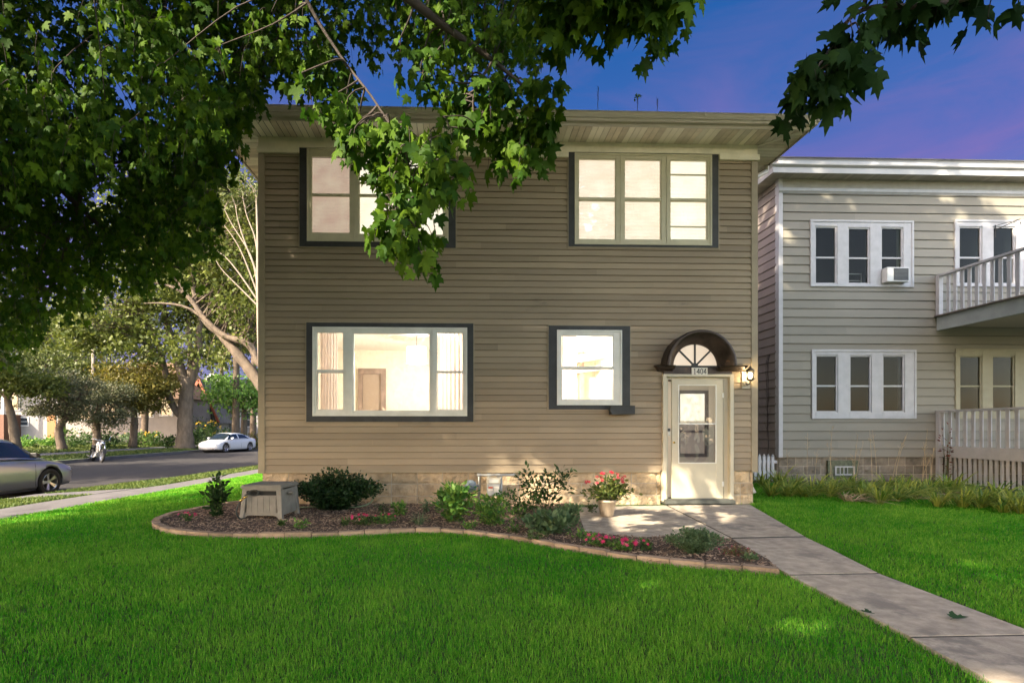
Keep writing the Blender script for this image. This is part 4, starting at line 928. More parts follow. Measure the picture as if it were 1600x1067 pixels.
# vine and cable on the side wall, picket gate between the houses
b = MB(); vx = NX0-.03; pts = []; zz = .1
cy = ND+.38
while zz < 3.15: pts.append((vx-.015, cy+.02*sin(zz*5)+random.uniform(-.012, .012)-(.0 if zz < 2.9 else (zz-2.9)*.3), zz)); zz += .12
b.tube(pts, .011, 6); b.tube([(x, y+.05+.03*sin(z*3), z) for x, y, z in pts[8:]], .005, 5)
for k in range(14):
    p_ = pts[random.randrange(8, len(pts))]; b.tube([p_, (p_[0]-.02, p_[1]+random.uniform(-.12, .12), p_[2]+.12), (p_[0]-.02, p_[1]+random.uniform(-.16, .16), p_[2]+.24)], .003, 4)
b.build('vine', mat('vine_bark', (.07, .055, .05), .9), label='bare dark vine stems climbing the side wall of the pale house', cat='vine')
gg = empty('picket_gate', (onY(1196, 700, 12.4).x, 12.4, 0), label='small white picket gate between the two houses', cat='gate'); b = MB(); gx = (onY(1213, 700, 12.4).x-onY(1176, 700, 12.4).x)/2
zt_ = onY(1196, 709, 12.4).z; i = -gx+.04
while i < gx-.03:
    b.box(i-.035, -.012, .05, i+.035, .012, zt_-.05+random.uniform(-.015, .015)); b.prism([(i-.035, -.012), (i+.035, -.012), (i+.035, .012), (i-.035, .012)], zt_-.0665, zt_-.066)
    b.add([(i-.035, -.012, zt_-.064), (i+.035, -.012, zt_-.064), (i, -.012, zt_), (i-.035, .012, zt_-.064), (i+.035, .012, zt_-.064), (i, .012, zt_)], [(0, 1, 2), (5, 4, 3), (0, 2, 5, 3), (1, 4, 5, 2)]); i += .105
b.build('pickets', M_nw, gg); b = MB()
for z in (.2, zt_-.22): b.box(-gx, .0125, z, gx, .035, z+.07)
b.build('rail', M_nw, gg)

# ================================================================== HOSE BOX
hb = onG(400, 812, .04); M_hb = mat('resin_taupe', (.20, .19, .165), .7, var=.18, vscale=8, wear=((.18, .15, .11), 6, .62))
e = empty('hose_box', (onG(411, 811, .04).x, 7.55, .035), radians(-6), label='weathered taupe hose reel box standing on the mulch at the house corner', cat='hose box')
b = MB(); w_, d_, h_ = .27, .27, .42
def taper_box(b, x0, x1, y0, y1, z0, z1, t): b.add([(x0-t, y0-t, z0), (x1+t, y0-t, z0), (x1+t, y1+t, z0), (x0-t, y1+t, z0), (x0, y0, z1), (x1, y0, z1), (x1, y1, z1), (x0, y1, z1)], [(0, 3, 2, 1), (4, 5, 6, 7), (0, 1, 5, 4), (1, 2, 6, 5), (2, 3, 7, 6), (3, 0, 4, 7)])
for sx in (-1, 1):
    for sy in (-1, 1):
        x, y = sx*w_, sy*d_; b.add([(x-sx*.0+sx*.03, y+sy*.03, 0), (x-sx*.06+sx*.03, y+sy*.03, 0), (x-sx*.06+sx*.03, y-sy*.06+sy*.03, 0), (x+sx*.03, y-sy*.06+sy*.03, 0), (x, y, h_), (x-sx*.07, y, h_), (x-sx*.07, y-sy*.07, h_), (x, y-sy*.07, h_)], [(0, 1, 2, 3), (4, 5, 6, 7), (0, 1, 5, 4), (1, 2, 6, 5), (2, 3, 7, 6), (3, 0, 4, 7)])
b.build_each('leg', M_hb, e, bevel=.006)
b = MB(); b.box(-w_+.06, -d_-.002, .05, w_-.06, -d_+.02, .325); b.box(w_-.012, -d_+.06, .05, w_+.006, d_-.06, .40); b.box(-w_-.006, -d_+.06, .10, -w_+.012, d_-.06, .40); b.box(-w_+.06, d_-.02, .10, w_-.06, d_, .40); b.box(-w_+.06, -d_+.0, .385, w_-.06, -d_+.02, .42)
for i in range(5): b.box(-w_+.065+i*.083, -d_-.006, .095, -w_+.135+i*.083, -d_-.0025, .31)
vs = []; k = 12
for y in (-d_-.008, -d_+.015):
    for i in range(k+1): t = i/k; vs += [(-w_+.03+(2*w_-.06)*t, y, .015+.045*(1-(2*t-1)**6)), (-w_+.03+(2*w_-.06)*t, y, .09)]
m_ = 2*(k+1); b.add(vs, [(2*i, 2*i+2, 2*i+3, 2*i+1) for i in range(k)]+[(m_+2*i+1, m_+2*i+3, m_+2*i+2, m_+2*i) for i in range(k)]+[(2*i, m_+2*i, m_+2*i+2, 2*i+2) for i in range(k)])
b.build('body', M_hb, e, bevel=.003)
b = MB(); b.box(-w_-.015, -d_-.02, .421, w_+.015, d_+.015, .445); b.box(-w_-.005, -d_-.01, .4455, w_+.005, d_+.005, .46)
for i in range(4): b.box(-w_+.0+i*.14, -d_-.005, .4605, -w_+.115+i*.14, d_-.0, .465)
b.build('lid', M_hb, e, bevel=.006)
b = MB(); b.box(-w_+.07, -d_+.03, .11, w_-.07, -d_+.035, .40); b.build('inside', M_dark, e)
b = MB(); hk_ = []
for k in range(3):
    for i in range(40): a_ = 2*pi*i/40; hk_.append((-.10+.06*cos(a_)*1.1, -d_+.0-k*.008, .36+.035*sin(a_)))
b.tube(hk_[20:], .010, 6); b.tube(smooth_path([(-.16, -d_-.01, .37), (-.25, -d_-.08, .26), (-.30, -d_-.10, .12), (-.27, -d_-.07, .02), (-.22, -d_-.02, .02)]), .010, 7); b.build('coiled_hose', mat('dark_hose', (.03, .035, .03), .5), e, smooth=True)
b = MB(); b.tube([(-.215, -d_-.06, .30), (-.26, -d_-.085, .25)], [.012, .016], 8); b.tube([(-.215, -d_-.06, .30), (-.17, -d_-.05, .315)], [.017, .010], 8); b.build('nozzle', mat('brass', (.5, .36, .12), .25), e, smooth=True)
b = MB(); b.tube([(w_+.006, 0, .33), (w_+.05, 0, .33)], .02, 10); b.bar((w_+.05, 0, .33), (w_+.05, -.13, .35), .018, .03); b.tube([(w_+.05, -.12, .35), (w_+.11, -.12, .35)], .016, 8); b.build('crank', M_hb, e)

# ================================================================== PLANTS OF THE BED
def lmat(name, c, c2, tr=.35, rough=.5): return mat(name, c, rough, attr=c2, trans=tr, spec=.35)
M_dg = lmat('leaf_dark', (.018, .045, .012), (.05, .11, .02)); M_yew = lmat('yew_needles', (.012, .035, .012), (.035, .085, .02), .2); M_lg = lmat('leaf_bright', (.05, .16, .03), (.22, .36, .06)); M_gg = lmat('leaf_greygreen', (.06, .12, .05), (.17, .25, .12))
M_mid = lmat('leaf_mid', (.03, .08, .018), (.10, .17, .03)); M_stem = mat('green_stem', (.07, .09, .035), .8); M_bark0 = mat('twig_bark', (.09, .065, .045), .9)
M_pink = mat('petal_pink', (.46, .01, .08), .6, attr=(.62, .05, .18), trans=.3); M_red = mat('petal_red', (.42, .004, .012), .6, attr=(.55, .02, .07), trans=.3); M_yel = mat('petal_yellow', (.60, .34, .02), .6, attr=(.75, .5, .05), trans=.3)
PET_V = []; PET_F = []
for k_ in range(5):
    a_ = 2*pi*k_/5; c_, s_ = cos(a_), sin(a_); n0 = len(PET_V); PET_V += [(0, 0, 0), (.3*cos(a_-.5), .3*sin(a_-.5), .05), (.55*c_, .55*s_, .12), (.3*cos(a_+.5), .3*sin(a_+.5), .05)]; PET_F += [(n0, n0+1, n0+2, n0+3)]
def bush(name, base, rx, ry, h, nl, ls, m, lab, cat, tmpl='oval', stems=9, up=.7, group=None, flowers=None, shape='dome', seed=1, droop=0, z0=.0, rnd=.35):
    """leafy plant: stems from the base, leaves along the outer part of each stem and through the crown"""
    rng = np.random.default_rng(seed); rr = random.Random(seed)
    e = empty(name, (base[0], base[1], base[2] if len(base) > 2 else .03), label=lab, cat=cat, group=group)
    sb = MB(); P = []; Dr = []
    for i in range(stems):
        a = rr.random()*2*pi; q_ = sqrt(rr.random()); tx, ty = rx*q_*cos(a), ry*q_*sin(a); tz = h*(1-.45*q_*q_)*rr.uniform(.78, 1.02) if shape == 'dome' else h*rr.uniform(.6, 1)
        pts = smooth_path([(tx*.06, ty*.06, 0), (tx*.45+rr.uniform(-.1, .1)*rx, ty*.45, tz*.5), (tx, ty, tz-droop*q_*h)], 5); sb.tube(pts, [max(.0015, .006*(1-t/len(pts)*.8)*max(h, .35)) for t in range(len(pts))], 5)
        k = max(1, nl//stems); ts = rng.random(k)**.6
        pp = np.array(pts); idx = ts*(len(pp)-1); i0 = np.minimum(idx.astype(int), len(pp)-2); fr = (idx-i0)[:, None]
        pos = pp[i0]*(1-fr)+pp[i0+1]*fr; off = rng.normal(size=(k, 3)); off /= np.linalg.norm(off, axis=1)[:, None]; off[:, 2] = off[:, 2]*.7
        sc_ = (rng.random(k)**.5)[:, None]*np.array([rx, ry, h*.6])*rnd
        pos = pos+off*sc_; pos[:, 2] = np.maximum(pos[:, 2], .02+z0); P.append(pos); dd = off+np.array([tx, ty, 0])*.5/max(rx, .1); dd[:, 2] += up-.8*droop; Dr.append(dd)
    P = np.vstack(P); Dr = np.vstack(Dr); Dr /= np.linalg.norm(Dr, axis=1)[:, None]
    y = Dr+rng.normal(size=Dr.shape)*.45; y /= np.linalg.norm(y, axis=1)[:, None]; x = np.cross(y, np.array([0, 0, 1.0])+rng.normal(size=y.shape)*.5); x /= np.linalg.norm(x, axis=1)[:, None]; R = np.stack([x, y, np.cross(x, y)], 2)
    tv, tf = {'oval': (OVAL_V, OVAL_F), 'tiny': (TINY_V, TINY_F), 'maple': (MAPLE_V, MAPLE_F)}[tmpl]
    sz = ls*(.6+.7*rng.random(len(P)))
    sb.build('stems', M_stem, e)
    scatter('foliage', tv, tf, P, R, sz, m, e, var=rng.random(len(P))**1.6)
    if flowers:
        nf_, fs_, fm = flowers; k = nf_
        a = rng.random(k)*6.28; q_ = rng.random(k)**.5; F_ = np.stack([rx*1.0*q_*np.cos(a), ry*q_*np.sin(a), h*(1.02-.40*q_*q_)+.01], 1); F_[:, 2] = np.maximum(F_[:, 2], .05); F_[:, 1] -= ry*.15
        for j in range(k):          # each bloom its own part
            zz = Vector((F_[j][0]*.6/max(rx, .05), -.75, .75)).normalized(); xx = zz.cross(Vector((rr.random()-.5, .3, 1))).normalized(); yy = zz.cross(xx)
            fb = MB(); s_ = fs_*rr.uniform(.8, 1.25); fb.add([tuple(Vector(F_[j])+(xx*p_[0]+yy*p_[1]+zz*(p_[2]+.1))*s_) for p_ in PET_V], PET_F, rr.random()); fb.build('flower', fm, e)
    return e
def gp_(px, py): v = onG(px, py, .035); return (v.x, v.y, .03)
bush('leafy_shrub', gp_(340, 806), .20, .18, .56, 420, .075, M_dg, 'small dark leafy shrub at the far left end of the garden bed', 'shrub', stems=12, seed=3, rnd=.4)
bush('impatiens', gp_(293, 815), .14, .10, .12, 110, .035, M_mid, 'pale pink flowers at the rounded left tip of the bed', 'flowers', stems=8, flowers=(8, .032, M_pink), seed=4)
yb = (onY(523, 800, 8.15).x, 8.15, .03)
e = bush('yew_shrub', yb, .66, .36, .62, 9500, .048, M_yew, 'dark green spreading yew shrub under the picture window', 'shrub', tmpl='tiny', stems=46, seed=5, rnd=.28, up=.45)
bush('impatiens', gp_(566, 820), .22, .13, .13, 240, .04, M_mid, 'low pink impatiens in front of the yew shrub', 'flowers', stems=10, flowers=(9, .04, M_pink), seed=6)
bush('impatiens', gp_(604, 818), .18, .13, .12, 200, .04, M_lg, 'low pink impatiens with yellow-green leaves right of the yew shrub', 'flowers', stems=10, flowers=(7, .036, M_pink), seed=7)
bush('seedling', gp_(622, 806), .16, .12, .22, 150, .06, M_lg, 'small bright green seedling against the stone foundation', 'plant', stems=8, seed=8)
bush('hydrangea', gp_(712, 815), .28, .22, .52, 800, .08, M_lg, 'sunlit yellow-green hydrangea bush left of the gas meter', 'shrub', stems=16, seed=9, rnd=.4)
bush('aster_plant', gp_(772, 820), .32, .22, .40, 800, .055, M_lg, 'mixed green aster plant standing before the gas meter', 'plant', stems=18, seed=10)
bush('phlox_plant', gp_(852, 800), .40, .18, .66, 430, .075, M_dg, 'tall dark stalks with narrow leaves against the sunlit stone wall', 'plant', stems=15, seed=11, rnd=.3, shape='tall')
bush('phlox_plant', gp_(812, 808), .28, .18, .40, 360, .055, M_mid, 'shorter leafy stalks between the aster plant and the tall dark stalks', 'plant', stems=11, seed=12, shape='tall')
bush('lamb_ear_plant', gp_(858, 833), .32, .20, .27, 560, .09, M_gg, 'broad grey-green leafy plant at the front of the bed', 'plant', stems=14, seed=13)
bush('fern_plant', gp_(890, 812), .22, .18, .24, 1400, .03, M_gg, 'feathery grey-green plant beside the concrete patio', 'plant', tmpl='tiny', stems=16, seed=14, rnd=.25)
for k, (px, py, n_, sd_, lab) in enumerate([(928, 852, 7, 15, 'pink impatiens at the left end of the row below the patio'), (952, 856, 9, 16, 'bright pink impatiens second from the left in the row below the patio'), (978, 860, 10, 17, 'largest pink impatiens clump in the row below the patio'), (1010, 860, 3, 18, 'leafy impatiens with few blooms beside the thyme mound')]):
    bush('impatiens', gp_(px, py), .13, .09, .11, 120, .042, M_mid if k % 2 else M_lg, lab, 'flowers', stems=8, flowers=(n_, .042, M_pink), seed=sd_, group='row of impatiens below the patio')
bush('thyme_mound', gp_(1086, 865), .31, .20, .27, 5200, .022, M_gg, 'bushy grey-green thyme mound spilling over the patio edge', 'plant', tmpl='tiny', stems=80, seed=19, rnd=.16)
bush('creeping_plant', gp_(1150, 868), .18, .13, .09, 260, .03, lmat('leaf_reddish', (.16, .05, .05), (.10, .16, .04)), 'low reddish creeping plant at the right tip of the bed', 'plant', stems=14, seed=20, flowers=(3, .022, M_pink))
for i, (px, py, r_, h_, m_, lab) in enumerate([(470, 826, .10, .14, M_lg, 'tiny bright weed at the front of the bed below the yew shrub'), (540, 822, .08, .10, M_mid, 'tiny dark weed left of the pink impatiens'), (735, 828, .12, .13, M_lg, 'small yellow-green seedling below the regulator'), (800, 833, .14, .18, M_mid, 'low leafy plant near the border in front of the asters'), (668, 800, .10, .22, M_gg, 'thin grey-green plant against the foundation left of the hydrangea'), (905, 842, .12, .12, M_lg, 'small yellow-green plant at the patio corner'), (838, 845, .12, .12, M_mid, 'low dark plant tucked against the edging below the grey-green plant'), (925, 800, .10, .14, M_mid, 'small plant in the corner between pot and foundation'), (1175, 875, .07, .06, M_gg, 'tiny grey-green tuft near the pointed right end of the bed'), (440, 822, .07, .08, M_mid, 'tiny weed beside the hose box'), (600, 806, .12, .20, M_dg, 'dark low plant between the yew shrub and the seedling')]):
    bush('bed_plant', gp_(px, py), r_, r_*.8, h_, 90, .04, m_, lab, 'plant', stems=8, seed=140+i)
# grassy tuft
def tuft(name, base, n_, ln, sp, m, lab, cat, seed, wd=.008, group=None, lean=(0, 0)):
    rng = np.random.default_rng(seed); V = []; T = []; Q = []; va = []
    for i in range(n_):
        a = rng.random()*6.28; L = ln*rng.uniform(.55, 1.1); out_ = sp*rng.uniform(.3, 1.15); dx, dy = cos(a)+lean[0], sin(a)+lean[1]; k = 6; bx, by = cos(a)*rng.random()*.05, sin(a)*rng.random()*.05; px_, py_ = -sin(a), cos(a); va_ = rng.random(); b0 = len(V)
        pk = rng.uniform(.45, .95)
        for j in range(k+1):
            t = j/k; r_ = out_*t; z = L*(t*1.6-t*t*1.6*pk)*.9; w2 = wd*(1-t**2.2)*.5*(.6+.8*min(1, t*3)); c0 = (bx+dx*r_, by+dy*r_, max(.0, z)); V += [(c0[0]-px_*w2, c0[1]-py_*w2, c0[2]), (c0[0]+px_*w2, c0[1]+py_*w2, c0[2]+w2*.3)]; va += [va_, va_]
        Q += [(b0+2*j, b0+2*j+1, b0+2*j+3, b0+2*j+2) for j in range(k)]
    e = npmesh(name, V, np.zeros((0, 3), int), Q, m, None, va, label=lab, cat=cat, group=group); e.location = base; return e
tuft('grass_tuft', gp_(655, 820), 46, .24, .2, M_gg, 'thin grassy tuft in the mulch below the picture window', 'plant', 31, .006)
# potted impatiens
pp = onG(948, 806, .034); e = empty('flower_pot', (pp.x, pp.y, .034), label='cream flower pot on the patio beside the stone wall', cat='flower pot')
b = MB(); b.lathe([(0, 0), (.085, 0), (.095, .02), (.125, .20), (.14, .205), (.14, .235), (.125, .235), (.12, .20), (0, .20)], n=24); b.build('pot', mat('pot_glaze', (.36, .29, .21), .4, var=.2, vscale=12), e, smooth=True)
b = MB(); b.lathe([(0, .205), (.118, .205)], n=20); b.build('potting_soil', M_mulch, e)
e2 = bush('potted_impatiens', (pp.x+.03, pp.y, .034+.2), .34, .24, .40, 1150, .06, lmat('leaf_olive', (.05, .085, .02), (.16, .18, .04)), 'red impatiens overflowing the cream pot beside the door', 'flowers', stems=22, flowers=(18, .062, M_red), seed=22, droop=.35, rnd=.38, z0=-.15)
# fallen leaves on the path
M_leafl = lmat('fallen_leaf', (.02, .05, .015), (.03, .08, .02), .1)
for (px, py), lab, s_ in (((1352, 958), 'dark fallen leaf on the left edge of the front path', .055), ((1500, 967), 'dark curled maple leaf lying on the front path', .08)):
    v = onG(px, py, .04); vs = [(x*s_*1.3, (y-.4)*s_*1.3, .01+abs(x)*s_*.5) for x, y, z in MAPLE_V]; b = MB(); b.add(vs, MAPLE_F, .4); b.tube([(0, -.4*s_*1.3, .012), (.01, -.9*s_, .012)], .0015, 5); o = b.build('fallen_leaf', M_leafl, label=lab, cat='leaf'); o.location = v; o.rotation_euler = (.1, .05, random.random()*6)
# neighbour's bed: daylilies and dry stalks
M_day = lmat('daylily_leaf', (.08, .19, .02), (.42, .44, .08), .4); M_dry = mat('dry_stalk', (.36, .27, .15), .9, attr=(.5, .4, .25))
k = 0
for i in range(34):
    t = i/33; px = 1192+t*430; py = 764+22*t+random.uniform(-6, 14+10*t)
    v = onG(px, py, 0); tuft('daylily', (v.x, v.y, 0), 64, random.uniform(.40, .62), random.uniform(.32, .60), M_day, 'arching daylily clump in the overgrown bed along the pale house', 'plant', 100+i, .018, 'daylilies along the pale house', (random.uniform(-.2, .3), -.25))
for i in range(11):
    v = onG(random.uniform(1300, 1610), random.uniform(768, 786), 0)
    tuft('dry_grass', (v.x, v.y, 0), 26, .25, .55, M_dry, 'straw coloured dead leaves among the daylilies', 'plant', 200+i, .014, 'dead leaf clumps among the daylilies', (.2, -.3))
for i in range(16):
    px = random.choice([1230, 1240, 1265, 1270, 1290, 1300, 1318, 1322, 1360, 1372, 1405, 1440, 1452, 1395, 1335]); v = onG(px+random.uniform(-5, 5), 766, 0); v.y = min(v.y, ND-.2); H = random.uniform(.7, 1.35)
    b = MB(); lx, ly = random.uniform(-.15, .15), random.uniform(-.25, .05); pts = [(lx*t*t, ly*t*t, H*t) for t in (0, .25, .5, .75, 1)]; b.tube(pts, [.006, .005, .004, .003, .002], 5)
    for j in range(7): t = random.uniform(.6, 1); a_ = random.random()*6.28; b.tube([(lx*t*t, ly*t*t, H*t), (lx*t*t+.05*cos(a_), ly*t*t+.05*sin(a_), H*t+.06)], .0025, 4)
    o = b.build('dry_stalk', M_dry, label='tall thin dry flower stalk standing before the pale siding', cat='stalk', group='dry stalks in the overgrown bed'); o.location = (v.x, v.y, 0)
bush('sumac_sapling', (NW(1452, 700)[0], ND-.45, 0), .16, .12, 1.35, 60, .07, lmat('leaf_wine', (.12, .03, .02), (.20, .05, .03)), 'thin sapling with wine red leaves beside the porch rail', 'sapling', stems=6, seed=41, shape='tall', rnd=.6)
# roof weeds on the gutter
for px, py0, n_, lab, leaf in ((934, 172, 1, 'thin bare weed stalk on the roof edge, leftmost of three', 0), (996, 173, 2, 'small leafy weed sprouting on the roof edge', 1), (1027, 175, 1, 'short bent weed stalk on the roof edge, rightmost of three', 0)):
    yy = D-OV-.06; v = onY(px, py0, yy); H = (py0-(132 if px < 950 else 147 if leaf else 152))/103*1.0
    b = MB(); pts = [(0.004*sin(i*2)+.02*i*i*.02*H, 0, -.03+H*i/8) for i in range(9)]; b.tube(pts, .0045, 5)
    for j in range(10): z = H*(.35+.6*j/10); s_ = -1 if j % 2 else 1; b.tube([(0, 0, z), (s_*.015, 0, z+.03)], .002, 4)
    e = b.build('roof_weed', mat('weed_stem', (.05, .045, .04), .9), label=lab, cat='weed'); e.location = v
    if leaf:
        n2 = 16; scatter('weed_leaf', OVAL_V, OVAL_F, np.column_stack([RNG.normal(size=n2)*.03, RNG.normal(size=n2)*.02, H*.55+RNG.random(n2)*H*.45]), rots(n2, (0, 0, .1)), np.full(n2, .05), M_lg, e)

# ================================================================== VEHICLES
def car(name, loc, rz, paint, lab, L=4.62, H=1.43, Wd=.90, seed=1, mirror_m=None):
    e = empty(name, loc, rz, lab, 'car')
    ST = [(-.5, .62, .42, .74, .76), (-.485, .72, .30, .84, .88), (-.46, .80, .24, .92, .97), (-.40, .86, .20, .95, 1.02), (-.30, .895, .18, .95, 1.0), (-.15, .90, .17, .94, .98), (0, .90, .165, .925, .96), (.12, .90, .165, .91, .94), (.22, .90, .17, .89, .92), (.29, .895, .17, .865, .905), (.36, .885, .18, .81, .87), (.42, .86, .20, .745, .815), (.46, .80, .22, .68, .75), (.485, .70, .25, .60, .67), (.5, .56, .30, .50, .56)]
    def cr(tab, t):
        for i in range(len(tab)-1):
            if t <= tab[i+1][0] or i == len(tab)-2:
                p0, p1, p2, p3 = tab[max(0, i-1)], tab[i], tab[i+1], tab[min(len(tab)-1, i+2)]; u = (t-p1[0])/(p2[0]-p1[0]); u = min(1, max(0, u))
                return [(.5*((2*b)+(-a+c)*u+(2*a-5*b+4*c-d)*u*u+(-a+3*b-3*c+d)*u**3)) for a, b, c, d in zip(p0[1:], p1[1:], p2[1:], p3[1:])]
    NX = 72; vs = []; sec = 0
    for i in range(NX+1):
        t = -.5+i/NX; w_, zb, zs, zt = cr(ST, t); w_ = w_*Wd/.9; x = t*L
        h = [(0, zb), (w_*.72, zb), (w_*.93, zb+.03), (w_*.985, zb+.10), (w_*.99, zb+(zs-zb)*.38), (w_*1.005, zb+(zs-zb)*.55), (w_*1.0, zb+(zs-zb)*.74), (w_*.975, zs-.035), (w_*.93, zs+.0), (w_*.78, zs+(zt-zs)*.62), (w_*.45, zt-.004), (0, zt)]
        r = [(x, y, z) for y, z in h]+[(x, -y, z) for y, z in reversed(h[1:-1])]; sec = len(r); vs += r
    fs = [(i*sec+j, i*sec+(j+1) % sec, (i+1)*sec+(j+1) % sec, (i+1)*sec+j) for i in range(NX) for j in range(sec)]
    fs += [tuple(range(sec-1, -1, -1)), tuple(NX*sec+j for j in range(sec))]
    b = MB(); b.add(vs, fs); body = b.build('body', [paint, M_blkpl], e, smooth=True)
    WX = (-.292*L, .300*L); WR = .335; cut = MB()
    for wx in WX: cut.lathe([(0, -1.3), (WR+.045, -1.3), (WR+.045, 1.3), (0, 1.3)], (wx, 0, WR+.01), 'y', 36)
    # arches are cut from the closed body
    co = cut.build('cutter', paint); bpy.context.view_layer.update(); co.parent = e
    bm = bmesh.new(); bm.from_mesh(body.data); bmesh.ops.recalc_face_normals(bm, faces=bm.faces); bm.to_mesh(body.data); bm.free()
    bm = bmesh.new(); bm.from_mesh(co.data); bmesh.ops.remove_doubles(bm, verts=bm.verts, dist=1e-5); bmesh.ops.recalc_face_normals(bm, faces=bm.faces); bm.to_mesh(co.data); bm.free()
    md = body.modifiers.new('x', 'BOOLEAN'); md.operation = 'DIFFERENCE'; md.object = co; md.solver = 'EXACT'
    bpy.context.view_layer.update(); dg = bpy.context.evaluated_depsgraph_get(); me2 = bpy.data.meshes.new_from_object(body.evaluated_get(dg)); body.modifiers.clear(); body.data = me2
    bpy.data.objects.remove(co)
    me2.materials.clear(); me2.materials.append(paint)
    b = MB()                                       # wheel wells
    for wx in WX: b.lathe([(WR+.04, -.82), (WR+.04, .82)], (wx, 0, WR+.01), 'y', 30)
    for wx in WX: b.box(wx-.33, -.55, .18, wx+.33, .55, .6)
    b.build('wheel_well', M_blkpl, e)
    # greenhouse
    gs = .04*L; GT = [(-.455, .70, 1.0, 1.0, .60), (-.40, .76, .985, 1.10, .62), (-.30, .80, .975, 1.28, .60), (-.18, .815, .965, H-.035, .60), (-.05, .82, .955, H-.004, .61), (.04, .82, .945, H-.01, .61), (.10, .815, .935, H-.07, .60), (.17, .80, .92, 1.22, .62), (.235, .77, .905, 1.03, .66), (.275, .74, .885, .90, .66)]
    NG = 60; NS = 36; pts = []
    for i in range(NG+1):
        t = -.455+.73*i/NG; wb, zbl, zr, wr = cr(GT, t); row = []; x = t*L+gs
        for j in range(NS+1):
            s = j/NS*2-1; sg = -1 if s < 0 else 1; a = abs(s)
            if a > .42: u = (1-a)/.58; y = wb+(wr-wb)*u**1.15; z = zbl+(zr-.055-zbl)*u if zr-.055 > zbl else zbl+(zr-zbl)*u
            else: u = a/.42; y = wr*u; z0_ = zr-.055 if zr-.055 > zbl else zr; z = z0_+(zr-z0_)*(1-u**2.6)
            row.append((x, y*sg*Wd/.9, z))
        pts.append(row)
    gb, sg_ = MB(), MB(); V = [p for r in pts for p in r]; m_ = NS+1; fp, fsd, fw, fr_ = [], [], [], []
    for i in range(NG):
        t = -.455+.73*(i+.5)/NG
        for j in range(NS):
            s = abs((j+.5)/NS*2-1); f = (i*m_+j, i*m_+j+1, (i+1)*m_+j+1, (i+1)*m_+j); u = (1-s)/.58
            side = s > .42 and .10 < u < .86 and -.33+.10*u < t < .235-.12*u and not (abs(t+.055) < .009)
            wnd = (s < .50 and .095 < t < .262); rear = (s < .48 and -.42 < t < -.235)
            (fsd if side else fw if wnd else fr_ if rear else fp).append(f)
    def part(fs_, nm, m): q = MB(); q.add(V, fs_); o_ = q.build(nm, m, e, smooth=True); bm = bmesh.new(); bm.from_mesh(o_.data); bmesh.ops.delete(bm, geom=[v for v in bm.verts if not v.link_faces], context='VERTS'); bm.to_mesh(o_.data); bm.free(); return o_
    part(fp, 'roof', paint); [part([f for f in fsd if sg2*V[f[0]][1] > 0], 'side_window', M_cgl) for sg2 in (-1, 1)]; part(fw, 'windscreen', M_cgl); part(fr_, 'rear_window', M_cgl)
    b = MB()
    for s in (-1, 1):                                   # window line and sill trims, door seams
        b.tube([(t*L+gs, s*(cr(GT, t)[0]+.004)*Wd/.9, cr(GT, t)[1]+.012) for t in np.linspace(-.33, .225, 14)], .007, 5)
    b.build('window_trim', M_chrome, e); b = MB()
    for s in (-1, 1):
        for t in (.205, -.055, -.235):
            zt = cr(ST, t)[2]; zb = .27; b.tube([(t*L-(.10 if t < -.2 and z < .6 else 0), s*(cr(ST, t)[0]*(1.006 if .4 < z < .75 else .993 if z < zt-.06 else .975))*Wd/.9, z) for z in (zb, .42, .6, .75, zt-.05)], .0045, 4)
        b.tube([(t*L, s*cr(ST, t)[0]*.955*Wd/.9, .175) for t in np.linspace(-.2, .21, 8)], .022, 6)
    [q.build('door_seam', M_blkpl, e) for q in b.split()]
    for s in (-1, 1):
        for t in (-.02, -.20): b = MB(); b.box(t*L-.09, s*.905*Wd/.9-.012, .78, t*L+.09, s*.905*Wd/.9+.012, .805); b.build('door_handle', paint, e, bevel=.006)
        b = MB(); x = .185*L; b.add([(x-.09, s*.90, .96), (x+.09, s*.92, .97), (x+.06, s*1.08, .99), (x-.07, s*1.08, .98), (x-.09, s*.90, 1.09), (x+.05, s*.92, 1.07), (x+.02, s*1.07, 1.07), (x-.07, s*1.07, 1.10)], [(0, 1, 2, 3), (4, 7, 6, 5), (0, 4, 5, 1), (1, 5, 6, 2), (2, 6, 7, 3), (3, 7, 4, 0)]); b.build('mirror', mirror_m or paint, e, bevel=.02)
        b = MB(); ts = np.linspace(.405, .478, 8); vs = []
        for t in ts:
            w_, zb, zs, zt = cr(ST, t); k = (t-.405)/.073
            for u in (0, .33, .66, 1): y = w_*(1.0-.10*u)*Wd/.9+.010; vs.append((t*L+.012, s*y, zs-.155+.10*u*(.55+.45*k)+.02))
        b.add(vs, [(i*4+j, (i+1)*4+j, (i+1)*4+j+1, i*4+j+1) for i in range(7) for j in range(3)]); 
        fx = .470*L; b.add([(fx+.05, s*.74, .555), (fx+.105, s*.42, .545), (fx+.085, s*.42, .62), (fx+.03, s*.74, .66)], [(0, 1, 2, 3)]); b.build('headlight', M_hlamp, e)
        b = MB(); b.add([(-.49*L-.02, s*.45, .84), (-.485*L, s*.74, .82), (-.455*L, s*.83, .80), (-.455*L, s*.83, .90), (-.48*L, s*.74, .93), (-.492*L-.01, s*.45, .92)], [(0, 1, 2, 3, 4, 5)]); b.build('tail_light', mat('tail_red', (.35, .01, .01), .2), e)
    b = MB(); fx = .5*L-.01
    b.add([(fx-.03, -.62, .22), (fx+.02, -.30, .22), (fx+.02, .30, .22), (fx-.03, .62, .22), (fx-.05, .50, .40), (fx+.015, .30, .42), (fx+.015, -.30, .42), (fx-.05, -.50, .40)], [(0, 1, 2, 3, 4, 5, 6, 7)])
